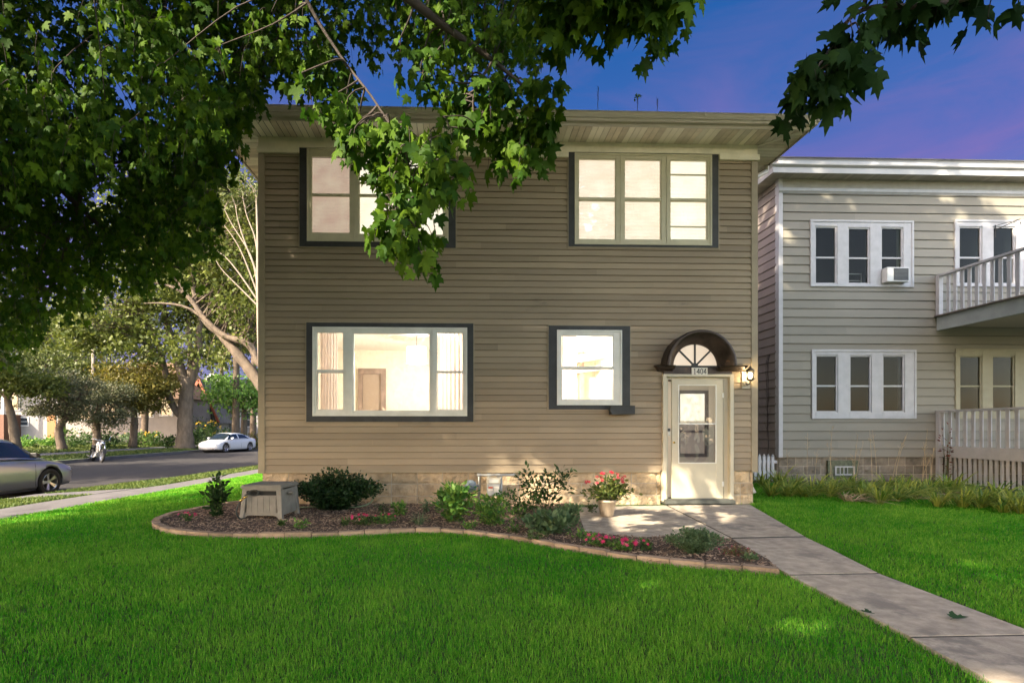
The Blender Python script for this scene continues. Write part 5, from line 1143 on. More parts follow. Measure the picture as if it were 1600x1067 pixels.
    b.add([(fx-.03, -.45, .505), (fx+.012, 0, .50), (fx-.03, .45, .505), (fx-.055, .45, .575), (fx-.02, 0, .58), (fx-.055, -.45, .575)], [(0, 1, 2, 3, 4, 5)]); b.build('grille', M_blkpl, e)
    for wx in WX:
        for s in (-1, 1):
            wh = empty('wheel', (wx, s*(Wd-.115), WR+.0)); wh.parent = e; wh.rotation_euler = (0, 0, 0 if s > 0 else pi)
            t_ = MB(); t_.lathe([(.225, -.10), (.30, -.105), (.325, -.09), (WR, -.06), (WR, .06), (.325, .09), (.30, .105), (.232, .10), (.225, .09)], axis='y', n=36); t_.build('tyre', M_tyre, wh, smooth=True)
            r_ = MB(); r_.lathe([(.226, -.09), (.222, .085), (.212, .098), (.205, .085), (.195, .02), (.19, -.06)], axis='y', n=36); r_.lathe([(0, .055), (.045, .055), (.055, .035)], axis='y', n=16)
            for k in range(5):
                for q in (-.17, .17):
                    a = 2*pi*k/5+q; a2 = 2*pi*k/5+q*.75; r_.bar((.045*cos(a), .045, .045*sin(a)), (.212*cos(a2*1.0), .075, .212*sin(a2*1.0)), .032, .025, (0, 1, 0))
            r_.build('rim', M_alloy, wh)
            d_ = MB(); d_.lathe([(0, -.03), (.15, -.03)], axis='y', n=24); d_.build('brake_disc', M_blkpl, wh)
    return e
M_blkpl = mat('black_plastic', (.012, .012, .013), .55); M_cgl = mat('car_glass', (.012, .018, .022), .04, spec=.9); M_chrome = mat('chrome', (.6, .6, .6), .15, metal=1); M_hlamp = mat('headlamp', (.25, .27, .30), .08, metal=.6)
M_tyre = mat('tyre', (.02, .02, .02), .85, bump=.2); M_alloy = mat('alloy', (.55, .55, .56), .28, metal=.9)
M_silver = mat('silver_paint', (.30, .33, .38), .28, metal=.55, spec=.6, coat=1); M_wpaint = mat('white_paint', (.50, .51, .54), .3, spec=.6, coat=.8)
fw_ = atd(80, 752, 13.4); fwx, fwy = fw_.x, fw_.y; h_ = radians(-5)       # the front wheel that shows
hd = Vector((sin(-h_), cos(h_), 0)); cl = Vector((fwx, fwy, 0))-hd*(.300*4.62)+Vector((-cos(h_), sin(-h_)*1, 0))*.90
car('silver_car', (cl.x, cl.y, -.40), atan2(hd.y, hd.x), M_silver, 'silver hatchback parked at the near kerb, only its front half in view', H=1.48, mirror_m=M_blkpl)
wc = Vector((-17.3, 40.1, -.40)); car('white_car', wc, radians(-104), M_wpaint, 'white saloon car parked facing us beyond the street trunk', seed=2)

def motorcycle(loc, rz):
    e = empty('motorcycle', loc, rz, 'chrome and black motorcycle leaning on its stand at the far kerb', 'motorcycle'); tilt = .10
    M_ch = M_chrome; M_bk = M_blkpl
    def wheel(x, r, wd):
        w_ = empty('wheel', (x, 0, r)); w_.parent = e; t = MB(); t.lathe([(r-.09, -wd), (r-.02, -wd*.9), (r, 0), (r-.02, wd*.9), (r-.09, wd)], axis='y', n=32); t.build('tyre', M_tyre, w_, smooth=True)
        q = MB(); q.lathe([(r-.09, -.04), (r-.105, 0), (r-.09, .04)], axis='y', n=32); q.lathe([(0, -.07), (.05, -.06), (.05, .06), (0, .07)], axis='y', n=12)
        for k in range(18): a = 2*pi*k/18; q.tube([(.04*cos(a), .03*(-1)**k, .04*sin(a)), ((r-.1)*cos(a+.15), 0, (r-.1)*sin(a+.15))], .004, 4)
        q.build('rim', M_alloy, w_)
    wheel(.80, .33, .055); wheel(-.78, .32, .075)
    b = MB(); b.tube([(.80, -.11, .33), (.62, -.11, .80), (.52, -.10, 1.0)], .026, 8); b.tube([(.80, .11, .33), (.62, .11, .80), (.52, .10, 1.0)], .026, 8); b.build('fork', M_ch, e, smooth=True)
    b = MB()
    for nm, cx0, r0 in ((0, .80, .365), (1, -.78, .37)):
        vs = []
        for i in range(13):
            a = radians((20 if nm == 0 else 5)+i*(135 if nm == 0 else 160)/12)
            for y in (-.08, 0, .08): rr_ = r0+(.012 if y == 0 else 0); vs.append((cx0+rr_*cos(a), y, (.33 if nm == 0 else .34)+rr_*sin(a)))
        b.add(vs, [(i*3+j, (i+1)*3+j, (i+1)*3+j+1, i*3+j+1) for i in range(12) for j in (0, 1)])
    b.build('mudguard', M_blkpl, e, smooth=True)
    b = MB(); vs = []
    for x, w_, z0_, z1_ in ((.42, .03, .86, .93), (.34, .13, .80, 1.0), (.12, .17, .76, 1.02), (-.10, .12, .76, .95), (-.20, .04, .78, .88)): vs += [(x, -w_*.6, z0_), (x, w_*.6, z0_), (x, w_, (z0_+z1_)/2), (x, w_*.6, z1_), (x, -w_*.6, z1_), (x, -w_, (z0_+z1_)/2)]
    b.add(vs, [(i*6+j, i*6+(j+1) % 6, (i+1)*6+(j+1) % 6, (i+1)*6+j) for i in range(4) for j in range(6)]+[tuple(range(5, -1, -1)), tuple(24+j for j in range(6))]); b.build('tank', M_wpaint, e, smooth=True, bevel=.01)
    b = MB(); b.box(-.55, -.15, .70, -.12, .15, .79); b.box(-.85, -.12, .76, -.52, .12, .84); b.build('saddle', M_bk, e, bevel=.03)
    b = MB(); b.box(-.20, -.13, .28, .22, .13, .50)
    for s in (-1, 1):
        p0, p1 = (.02, 0, .48), (.02+s*.17, 0, .76); b.tube([p0, p1], .085, 12)
        for k in range(5): u = .3+k*.14; c = [p0[i]+(p1[i]-p0[i])*u for i in range(3)]; b.tube([c, [c[i]+(p1[i]-p0[i])*.04 for i in range(3)]], .105, 12)
    b.build('engine', mat('engine_metal', (.35, .35, .35), .35, metal=.8), e, bevel=.01)
    b = MB(); [b.tube([(.1, s*.14, .45), (.2, s*.18, .25), (-.3, s*.20, .22), (-.95, s*.20, .28)], [.03, .03, .04, .045], 10) for s in (-1, 1)]; b.build('exhaust', M_ch, e, smooth=True)
    b = MB(); b.tube([(.48, 0, 1.05), (.45, 0, 1.10)], .03, 8); b.tube(smooth_path([(.25, -.42, 1.10), (.34, -.36, 1.16), (.47, -.15, 1.10), (.47, .15, 1.10), (.34, .36, 1.16), (.25, .42, 1.10)]), .015, 8); b.build('handlebar', M_ch, e, smooth=True)
    b = MB(); b.lathe([(0, -.10), (.08, -.06), (.095, .03), (.09, .05), (0, .06)], (0, 0, 0), 'x', 18); o = b.build('headlight', M_ch, e, smooth=True); o.location = (.64, 0, .95)
    for s in (-1, 1):
        b = MB(); b.tube([(.33, s*.34, 1.16), (.30, s*.40, 1.34)], .006, 5); b.lathe([(0, -.012), (.055, -.008), (.06, .01)], (.30, s*.41, 1.37), 'x', 14); b.build('mirror', M_ch, e)
    b = MB(); b.tube([(-.05, .12, .3), (-.1, .32, .02)], .012, 6); b.build('side_stand', M_bk, e); e.rotation_euler = (tilt*-1, 0, rz)
    return e
mv = onG(146, 722, -.40); motorcycle((mv.x-.1, mv.y+.4, -.40), radians(-42))

# ================================================================== FAR HOUSES
M_fr1 = mat('brown_roof', (.13, .08, .05), .9, var=.3, vscale=3, bump=.5); M_fr2 = mat('grey_roof', (.13, .12, .12), .9, var=.3, vscale=3); M_fw1 = mat('pale_wall', (.20, .195, .195), .7, var=.1, vscale=1.5); M_fw2 = mat('pink_wall', (.19, .165, .155), .7, var=.12, vscale=1.5)
M_brick = mat('brown_brick', (.12, .06, .04), .9, var=.3, vscale=14); M_orange = mat('orange_door', (.22, .09, .02), .5); M_fwin = mat('far_window', (.03, .04, .05), .1, spec=.8); M_ftr = mat('far_trim', (.42, .42, .43), .6); M_redb = mat('red_bargeboard', (.30, .08, .04), .7)
def far_house(name, x0, x1, y0, y1, ze, zr, wall, roof, lab, wins, hip=0, gable_front=False, extra=None):
    e = empty(name, ((x0+x1)/2, y0, 0), label=lab, cat='house'); ox, oy = (x0+x1)/2, y0; w_ = (x1-x0)/2; d_ = y1-y0
    b = MB(); b.box(-w_, 0, -.5, w_, d_, ze)
    if gable_front: b.add([(-w_, 0, ze), (w_, 0, ze), (0, 0, zr)], [(0, 1, 2)]); b.add([(-w_, d_, ze), (w_, d_, ze), (0, d_, zr)], [(0, 2, 1)])
    elif not hip: b.add([(-w_, 0, ze), (-w_, d_, ze), (-w_, d_/2, zr)], [(0, 1, 2)]); b.add([(w_, 0, ze), (w_, d_, ze), (w_, d_/2, zr)], [(0, 2, 1)])
    b.build('wall', wall, e); b = MB(); o = .5; t = .16
    if gable_front:
        k = (zr-ze)/w_
        for s in (-1, 1): b.add([(0, -o, zr+.02), (s*(w_+o), -o, ze-k*o), (s*(w_+o), d_+o, ze-k*o), (0, d_+o, zr+.02), (0, -o, zr+t), (s*(w_+o), -o, ze-k*o+t), (s*(w_+o), d_+o, ze-k*o+t), (0, d_+o, zr+t)], [(0, 1, 2, 3), (4, 7, 6, 5), (0, 4, 5, 1), (1, 5, 6, 2), (2, 6, 7, 3)])
    else:
        h = hip; k = (zr-ze)/(d_/2); zz = ze-.05
        b.add([(-w_-o, -o, zz), (w_+o, -o, zz), (w_+o, d_+o, zz), (-w_-o, d_+o, zz), (-w_+h-o*(h == 0), d_/2, zr), (w_-h+o*(h == 0), d_/2, zr)], [(0, 1, 5, 4), (1, 2, 5), (2, 3, 4, 5), (3, 0, 4), (3, 2, 1, 0)])
    b.build('roof', roof, e)
    if gable_front:
        b = MB(); k = (zr-ze)/w_
        for s in (-1, 1): b.bar((0, -o-.03, zr+.06), (s*(w_+o), -o-.03, ze-k*o+.08), .06, .24)
        b.build('bargeboard', M_redb if 'red' in lab else M_ftr, e)
    for (wx, wz, ww, wh) in wins:
        f = MB(); x = wx-ox; f.frame(x-ww/2-.12, wz-.12, x+ww/2+.12, wz+wh+.12, .12, .12, .12, .12, -.06, .0); f.box(x-ww/2, -.05, wz+wh/2-.03, x+ww/2, -.01, wz+wh/2+.03); fo_ = f.build('window', M_ftr, e)
        g = MB(); g.quad((x-ww/2, -.02, wz), (x+ww/2, -.02, wz), (x+ww/2, -.02, wz+wh), (x-ww/2, -.02, wz+wh)); g.build('pane', M_fwin, fo_)
    return e
def A2(px, py, d): v = onY(px, py, d); return v.x, v.z
dA = 54; xa = A2(-70, 0, dA)[0]; xb = A2(98, 0, dA)[0]
wl_ = [(A2(px, 0, dA)[0], A2(0, py, dA)[1], w_, h_) for px, py, w_, h_ in ((-20, 640, 1.2, 1.6), (8, 640, 1.1, 1.7), (22, 640, 1.0, 1.7), (60, 617, 1.2, 1.3), (88, 617, 1.0, 1.3), (35, 664, 1.1, .7))]
eA = far_house('far_house', xa, xb, dA, dA+11, A2(0, 600, dA)[1], A2(0, 572, dA)[1], M_fw1, M_fr2, 'pale house with an orange door and dark porch at the far left', wl_, hip=3)
b = MB(); ox = (xa+xb)/2; x0 = A2(74, 0, dA)[0]-ox; b.box(x0, -.05, 0.1, x0+.85, -.0, A2(0, 645, dA)[1]); b.build('front_door', M_orange, eA)
b = MB(); x0 = A2(-25, 0, dA)[0]-ox; x1 = A2(33, 0, dA)[0]-ox; b.box(x0, -2, -.2, x1, -1.8, A2(0, 648, dA)[1]); b.box(x1-.2, -1.8, -.2, x1, -.01, A2(0, 648, dA)[1]); b.build('brick_porch', M_brick, eA)
b = MB(); b.box(x0, -2.3, A2(0, 607, dA)[1], x1+.3, -.01, A2(0, 603, dA)[1]); [b.box(x, -2.0, A2(0, 648, dA)[1]+.001, x+.25, -1.8, A2(0, 607, dA)[1]-.001) for x in (x0, (x0+x1)/2, x1-.25)]; b.build('porch_roof', M_ftr, eA)
dB = 50; xa = A2(103, 0, dB)[0]; xb = A2(292, 0, dB)[0]
wl_ = [(A2(px, 0, dB)[0], A2(0, py, dB)[1], w_, h_) for px, py, w_, h_ in ((260, 648, 1.0, 1.5), (228, 650, 1.2, 1.5), (130, 655, 1.3, 1.5), (175, 655, 1.3, 1.5))]
eB = far_house('far_house', xa, xb, dB, dB+12, A2(0, 622, dB)[1], A2(0, 566, dB+6)[1], M_fw2, M_fr1, 'wide pinkish house under a big brown hipped roof', wl_, hip=4.2)
b = MB(); ox = (xa+xb)/2; x0 = A2(148, 0, dB)[0]-ox; x1 = A2(178, 0, dB)[0]-ox; z0_, z1_ = A2(0, 608, dB)[1], A2(0, 593, dB)[1]; b.box(x0, 1.0, z0_-.3, x1, 5, z1_); b.build('dormer', M_ftr, eB)
b = MB(); b.add([(x0-.3, .7, z1_+.001), (x1+.3, .7, z1_+.001), (x1+.3, 5, z1_+.001), (x0-.3, 5, z1_+.001), ((x0+x1)/2, .7, z1_+.9), ((x0+x1)/2, 5, z1_+.9)], [(0, 1, 4), (1, 2, 5, 4), (2, 3, 5), (3, 0, 4, 5), (3, 2, 1, 0)]); b.build('dormer_roof', M_fr1, eB)
dC = 55; xa = A2(290, 0, dC)[0]; xb = A2(338, 0, dC)[0]
far_house('far_house', xa, xb, dC, dC+12, A2(0, 645, dC)[1], A2(0, 594, dC)[1], M_fw1, M_fr2, 'gabled house with red bargeboards behind the big street tree', [(A2(325, 0, dC)[0], 2.0, .9, 1.4)], gable_front=True)
dD = 66; xa = A2(318, 0, dD)[0]; xb = A2(350, 0, dD)[0]
far_house('far_house', xa, xb, dD, dD+10, A2(0, 600, dD)[1], A2(0, 584, dD)[1], M_fw1, M_fr2, 'grey gabled roof peeking out right of the big street tree', [], gable_front=True)
dE = 58; xa = A2(352, 0, dE)[0]; xb = A2(440, 0, dE)[0]
far_house('far_house', xa, xb, dE, dE+10, A2(0, 640, dE)[1], A2(0, 605, dE)[1], M_fw1, M_fr2, 'whitish house wall half hidden behind bushes by the white car', [(A2(385, 0, dE)[0], 1.6, 1.1, 1.4)])

# ================================================================== TREES
M_bark = mat('pale_bark', (.115, .088, .062), .9, var=.4, vscale=4, bump=.8, bscale=14, wear=((.10, .08, .06), 2.2, .55), stretch=(1, 1, .45))
M_bark2 = mat('dark_bark', (.10, .075, .055), .95, var=.4, vscale=6, bump=.8, bscale=18, stretch=(1, 1, .4))
M_ol = lmat('olive_leaf', (.035, .065, .012), (.16, .18, .03), .4); M_ol2 = lmat('deep_olive_leaf', (.03, .055, .014), (.12, .14, .03), .35); M_jun = lmat('juniper_leaf', (.03, .05, .022), (.13, .13, .06), .2); M_or = lmat('turning_leaf', (.045, .075, .014), (.20, .15, .025), .4)
GAPS = [(1.2, 8.7, .3, .85), (2.6, 8.6, .2, .55), (3.5, 8.2, 0, 1.2), (2.9, 7.2, 0, .7), (-.7, 8.5, .1, .5), (.5, 7.4, 0, .45), (-2.2, 7.2, 0, .35), (-.6, 8.6, 1.5, .28)]   # openings shaped into the crowns so sun reaches wall, bed and patio
def in_gap(P, k=1.0):
    d = np.array(SUN_DIR); r_ = np.zeros(len(P), bool)
    for x, y, z, r in GAPS:
        o = P-np.array((x, y, z)); t = o@d; r_ |= np.linalg.norm(o-t[:, None]*d, axis=1) < r*k
    return r_
def tree(name, base, limbs, blobs, nl, ls, m, bark, lab, cat='tree', group=None, seed=1, clump=.55, ncl=None, tmpl='tiny', flat=.6):
    """base: ground point; limbs: [(points, radii)] in world; blobs: [(centre, (rx,ry,rz))]"""
    rng = np.random.default_rng(seed); rr = random.Random(seed); e = empty(name, base, label=lab, cat=cat, group=group); B = np.array(base)
    tb = MB(); ends = []
    for pts, rad in limbs:
        P = smooth_path([Vector(p)-Vector(base) for p in pts], 5); k = len(P); R_ = [np.interp(i/(k-1), np.linspace(0, 1, len(rad)), rad) for i in range(k)]
        R_ = [r*(1+.06*sin(i*1.9)) for i, r in enumerate(R_)]; tb.tube(P, R_, 10); ends += [(P[i], R_[i]) for i in range(k//3, k)]
    C = []; vol = np.array([r[0]*r[1]*r[2] for _, r in blobs]); vol = vol/vol.sum(); ncl = ncl or max(20, nl//45)
    for i in range(ncl):
        c, r = blobs[rng.choice(len(blobs), p=vol)]; v = rng.normal(size=3); v /= np.linalg.norm(v); q = rng.random()**.40; C.append(np.array(c)-B+v*q*np.array(r))
    C = np.array(C)
    for c in C[::2]:
        if not ends: break
        p, r = min(ends, key=lambda t_: (t_[0]-Vector(c)).length+rr.random()*1.5)
        if (p-Vector(c)).length < 14:
            mid = (p+Vector(c))/2+Vector((0, 0, .12*(p-Vector(c)).length)); r1 = min(r*.5, .012*(p-Vector(c)).length+.01); tb.tube(smooth_path([p, mid, Vector(c)], 4), list(np.linspace(r1, .008, 9)), 5)
    tb.build('trunk', bark, e, smooth=True)
    per = nl//ncl; idx = np.repeat(np.arange(ncl), per); off = rng.normal(size=(len(idx), 3)); off[:, 2] *= flat; P = C[idx]+off*clump*(.5+rng.random(ncl)[idx][:, None])
    kp = ~in_gap(P+B, .8); P = P[kp]; idx = idx[kp]
    tv, tf = (TINY_V, TINY_F) if tmpl == 'tiny' else (OVAL_V, OVAL_F)
    va = np.clip(.25+.5*rng.random(ncl)[idx]*rng.random(len(idx))+.25*rng.random(len(idx)), 0, 1)
    scatter('crown', tv, tf, P, rots(len(P), (0, 0, -.5), 1, rng), ls*(.6+.8*rng.random(len(P))), m, e, var=va)
    return e
def pd(px, py, d): return atd(px, py, d)
def base_at(px, d, z=None):
    v = atd(px, 690, d); return (v.x, v.y, gz(v.x, v.y)-.05 if z is None else z)
# 1 big street tree
b1 = base_at(289, 39.5)
def L_(lst, d, z0=None): return [pd(px, py, d+(q[0] if q else 0)) for px, py, *q in lst]
tree('street_tree', b1, [([b1, pd(289, 680, 39.5), pd(290, 640, 39.5), pd(293, 590, 39.5)], [.78, .56, .50, .46]), (L_([(289, 655), (274, 640), (262, 612), (256, 570), (240, 520), (215, 470)], 39.5), [.26, .25, .23, .2, .14, .07]), (L_([(290, 600), (278, 565), (268, 530), (256, 480), (262, 420)], 39.5), [.38, .32, .27, .18, .08]), (L_([(295, 600), (306, 570), (311, 530), (318, 470), (345, 400)], 39.5), [.36, .3, .25, .16, .06]), (L_([(297, 590), (297, 540), (293, 470), (300, 400)], 39.5), [.22, .18, .12, .06])],
     [(pd(250, 450, 39), (4.5, 4, 3)), (pd(190, 500, 38), (4, 4, 2.0)), (pd(320, 440, 40), (4.2, 4, 3.5)), (pd(285, 350, 40), (6, 5, 3.5)), (pd(240, 545, 37), (3.5, 3, .9)), (pd(330, 535, 41), (2.5, 3, 1.6)), (pd(130, 510, 38), (3, 4, 1.8))], 24000, .27, M_ol, M_bark, 'big pale-barked street tree forking beside the white car', seed=51, clump=.50)
# 2 leaning tree whose limbs come in from behind the house
b2 = base_at(462, 28)
tree('leaning_tree', b2, [([b2, pd(450, 660, 28), pd(430, 628, 28), pd(404, 596, 28), pd(378, 562, 28), pd(345, 522, 28), pd(325, 505, 28), pd(305, 470, 28), pd(300, 380, 28)], [.5, .42, .36, .31, .27, .22, .19, .14, .05]), (L_([(430, 628), (418, 580), (404, 566), (388, 538), (350, 524), (322, 500), (292, 462), (262, 446), (225, 440)], 27.6), [.26, .24, .21, .18, .15, .13, .11, .07, .03]), (L_([(322, 500), (290, 480), (255, 474), (225, 474)], 27.6), [.09, .07, .05, .02]), (L_([(292, 462), (270, 430), (240, 400), (225, 370)], 27.6), [.08, .06, .04, .02])],
     [(pd(370, 440, 28), (2.2, 2.5, 2.0)), (pd(330, 380, 28), (3, 3, 2.2)), (pd(390, 520, 29), (1.5, 2, 1.3)), (pd(345, 565, 29), (1.6, 1.5, 1.0)), (pd(395, 475, 27), (1.6, 1.5, 1.6)), (pd(280, 400, 28), (2.5, 3, 1.3)), (pd(420, 380, 29), (3, 3, 3))], 15000, .19, M_ol, M_bark, 'tree leaning in from behind the house with curving bare limbs', seed=52, clump=.38)
# 3 pale bare-branched tree
b3 = base_at(409, 25)
bl_ = [([b3, pd(408, 600, 25), pd(403.5, 460, 25), pd(403, 380, 25), pd(400, 300, 25)], [.16, .13, .10, .07, .02])]
for pts in ([(403, 460), (386, 415), (370, 380), (345, 345), (330, 325)], [(403, 450), (392, 400), (362, 350), (350, 325)], [(403, 430), (385, 385), (372, 345), (368, 320)], [(403, 470), (372, 425), (350, 400), (325, 385)], [(404, 410), (398, 370), (385, 335), (378, 300)], [(403, 478), (380, 455), (350, 425), (338, 408)]): bl_.append((L_(pts, 25), [.045, .035, .022, .012, .006][:len(pts)]))
tree('bare_branched_tree', b3, bl_, [(pd(395, 300, 26), (1.8, 2, 1.0)), (pd(360, 310, 26), (1.2, 1.5, .8))], 3600, .13, M_ol2, mat('ash_bark', (.19, .155, .12), .8, var=.2), 'pale bare-branched tree close to the house corner', seed=53, clump=.3)
# 4 backdrop trees
for i, (px, py, d, r, nl, m, lab) in enumerate([(95, 575, 45, (4.5, 3, 1.6), 7000, M_ol2, 'low spreading tree in front of the pale house and its roof'), (225, 590, 44, (3.2, 3, 1.6), 6000, M_or, 'low tree with yellowing leaves before the brown hipped roof'), (60, 520, 66, (8, 5, 4.5), 9000, M_ol, 'far tree behind the pale house with the orange door'), (170, 505, 70, (7, 5, 5), 9000, M_ol2, 'far tree above the brown hipped roof'), (345, 505, 62, (4, 4, 5.5), 8000, M_ol2, 'far tree behind the gabled house, right of the street tree'), (395, 440, 52, (4.5, 4, 6), 6500, M_ol, 'tall olive tree rising beside the house corner'), (368, 320, 46, (4.0, 4, 3.2), 5000, M_ol, 'tall tree whose top shows under the left eave'), (380, 610, 47, (3.0, 3, 2.0), 4200, M_lg, 'low bright green tree behind the white car'), (250, 590, 60, (4, 4, 3), 3000, M_ol2, 'dark far tree between the brown roof and the street trunk'), (-60, 470, 60, (8, 5, 6), 4000, M_ol2, 'far tree at the left edge of the view')]):
    c = pd(px, py, d); bb = (c.x, c.y, gz(c.x, c.y)-.05)
    tree('background_tree', bb, [([bb, (c.x+.1, c.y, (c.z-r[2]*.3)*.6), (c.x, c.y, c.z)], [.32, .24, .1])], [(c, r), ((c.x+r[0]*.4, c.y, c.z-r[2]*.4), (r[0]*.6, r[1]*.6, r[2]*.5)), ((c.x-r[0]*.5, c.y, c.z-r[2]*.2), (r[0]*.5, r[1]*.5, r[2]*.6))], nl, .30 if d > 48 else .24, m, M_bark2, lab, seed=60+i, clump=.62)
for i, (x, y, h, r, lab) in enumerate([(-21.5, 13.5, 8, 4.6, 'unseen tree added for shade, out on the left before the silver car'), (-28.5, 24, 8.5, 4.6, 'unseen tree added for shade, out on the left across the road'), (-27, 11, 9, 5, 'unseen tree added for shade, far out on the left'), (-9.6, 1.2, 7.2, 3.9, 'unseen tree added for shade, in the near parkway just left of the view')]):  # unseen trees added to shade the road, far gardens and lawn
    tree('street_tree', (x, y, gz(x, y)-.05), [([(x, y, -.4), (x, y, 3), (x+.3, y, h-1), (x, y, h+1)], [.4, .3, .2, .08])], [((x, y, h), (r, r, 3.2)), ((x+1.2, y+.5, h-1.5), (r*.6, r*.6, 2))], 6500, .34, M_ol2, M_bark2, lab, seed=120+i, clump=.6)
for i, (x, y, r, lab) in enumerate([(-5.5, -17, 5.2, 'tree added behind the viewer to block low sky, straight back'), (4.5, -18.5, 5.4, 'tree added behind the viewer to block low sky, nearer the second maple'), (-15, -15, 5.0, 'tree added behind the viewer to block low sky, towards the corner'), (14, -17, 5.2, 'tree added behind the viewer to block low sky, farthest from the corner'), (-.5, -22, 6.0, 'larger tree added behind the viewer to block low sky, between two others'), (9.5, -22, 6.0, 'larger tree added behind the viewer to block low sky, near the second maple'), (-10, -21, 6.0, 'larger tree added behind the viewer to block low sky, near the corner')]):  # unseen trees added to cut low sky light and darken window reflections
    tree('street_tree', (x, y, gz(x, y)-.02), [([(x, y, -.1), (x, y, 2), (x+.2, y, 4.5), (x, y, 6.5)], [.35, .28, .2, .08])], [((x, y, 5.2), (r, 3.5, 3.2)), ((x+1, y, 3.4), (r*.9, 3, 1.6))], 5500, .46, M_ol2, M_bark2, lab, seed=160+i, clump=.7)
# junipers and small garden trees across the street
for i, (px, d, blobs, nl, m, lab, lim) in enumerate([
    (98, 33, [((70, 610), (1.5, 1.3, .75)), ((110, 625), (1.5, 1.3, .9)), ((60, 635), (1.2, 1.0, .5)), ((130, 600), (1.2, 1, .6)), ((95, 645), (1.8, 1.2, .5)), ((85, 590), (1.5, 1.2, .7))], 11000, M_jun, 'spreading juniper with a dark leaning trunk left of the motorcycle', [(98, 690), (92, 670), (104, 650), (100, 620)]),
    (152, 36, [((160, 625), (1.6, 1.3, .8)), ((150, 650), (1.9, 1.3, .5)), ((185, 645), (1.1, 1, .6)), ((140, 605), (1.3, 1, .7)), ((185, 615), (1.4, 1, .8)), ((165, 660), (1.6, 1, .4))], 11000, M_jun, 'dark juniper straight behind the motorcycle', [(152, 684), (151, 660), (155, 630)]),
    (207, 38, [((205, 610), (1.8, 1.5, 1.1)), ((235, 600), (1.6, 1.4, .9)), ((225, 630), (1.4, 1.2, .6))], 8000, M_or, 'small garden tree with yellowing leaves left of the street tree', [(205, 684), (210, 655), (206, 625), (220, 600)]),
    (26, 30, [((10, 590), (1.6, 1.5, .9)), ((50, 600), (1.4, 1.3, .8)), ((-20, 560), (2, 1.5, 1))], 8000, M_ol, 'light-barked garden tree at the left edge behind the silver car', [(28, 700), (20, 660), (12, 625), (6, 590)])]):
    b0 = base_at(px, d); L0 = [b0]+[pd(a, c, d) for a, c in lim[1:]]
    tree('garden_tree' if m not in (M_jun,) else 'juniper', b0, [(L0, [.30, .22, .16, .08][:len(L0)]), ([L0[-2], pd(lim[-1][0]-22, lim[-1][1]+4, d)], [.10, .03]), ([L0[-2], pd(lim[-1][0]+24, lim[-1][1]+2, d)], [.10, .03])], [(pd(a[0], a[1], d), r) for a, r in blobs], nl, .11 if m is M_jun else .17, m, M_bark if px < 40 else M_bark2, lab, seed=80+i, clump=.24 if m is M_jun else .34, flat=.4)
# shrubs of the far garden
for i, (px, d, w_, h_, m, fl, lab) in enumerate([(325, 44, 1.3, 2.2, M_mid, (26, .16, M_yel), 'tall shrub with yellow blooms right behind the street trunk'), (350, 45, 1.1, 1.5, M_mid, (10, .13, M_yel), 'green shrub with a few yellow blooms above the white car'), (372, 46, 1.2, 1.2, M_lg, None, 'low bright shrub above the white car roof'), (394, 44, 1.1, 1.4, M_or, None, 'yellowish shrub beside the house corner'),
    (108, 35.5, 1.3, 1.5, M_mid, None, 'wide green bush beside the trunk of the spreading juniper'), (170, 37, 1.3, 1.4, M_dg, None, 'dark bush under the dark juniper'), (298, 42, 1.2, 1.6, M_dg, None, 'dark bush right behind the street trunk'), (310, 46, 1.6, 2.4, M_dg, None, 'tall dark bush below the red bargeboards'), (338, 47, 1.5, 2.2, M_mid, None, 'tall green bush behind the white car bonnet'), (205+35, 41, 1.1, 1.2, M_mid, (8, .13, M_yel), 'rounded shrub with small yellow blooms left of the street trunk'), (262, 40.5, .9, 1.0, M_dg, None, 'dark rounded shrub next to the street trunk'), (215, 42, 1.0, 1.3, M_mid, (10, .12, M_yel), 'shrub with yellow blooms behind the yellowing garden tree'), (185, 41, 1.2, 1.2, M_gg, None, 'grey-green shrub between the juniper and the yellowing tree'), (128, 40, 1.1, 1.0, M_gg, None, 'grey-green shrub behind the motorcycle'), (75, 38, .8, .7, M_lg, None, 'low bright shrub before the orange door'), (40, 36, .9, .8, M_lg, None, 'low light green shrub before the brick porch')]):
    b0 = base_at(px, d); bush('garden_shrub', (b0[0], b0[1], b0[2]), w_, w_*.8, h_, 520, .19, m, lab, 'shrub', stems=16, seed=90+i, flowers=fl, rnd=.4)
# utility pole and wires
up = base_at(146, 43); e = tag(MB().tube([(0, 0, 0), (0, 0, 10.5)], [.17, .12], 10).build('utility_pole', mat('grey_pole', (.20, .18, .16), .9, var=.2), smooth=True), 'grey wooden utility pole rising through the far trees', 'pole'); e.location = up
for k, (z, lab) in enumerate(((7.9, 'lowest power wire crossing behind the far trees'), (9.0, 'middle power wire crossing behind the far trees'), (10.2, 'highest power wire crossing behind the far trees'))):
    b = MB(); pts = []
    for s in np.linspace(-1, 1, 25): pts.append((s*26, s*30, z+(-.9+abs(s)**2*.9)*1.0)); 
    b.tube(pts, .018, 4); o = b.build('power_wire', M_blkpl, label=lab, cat='wire', group='power wires on the utility pole'); o.location = (up[0]+.0, up[1], 0)

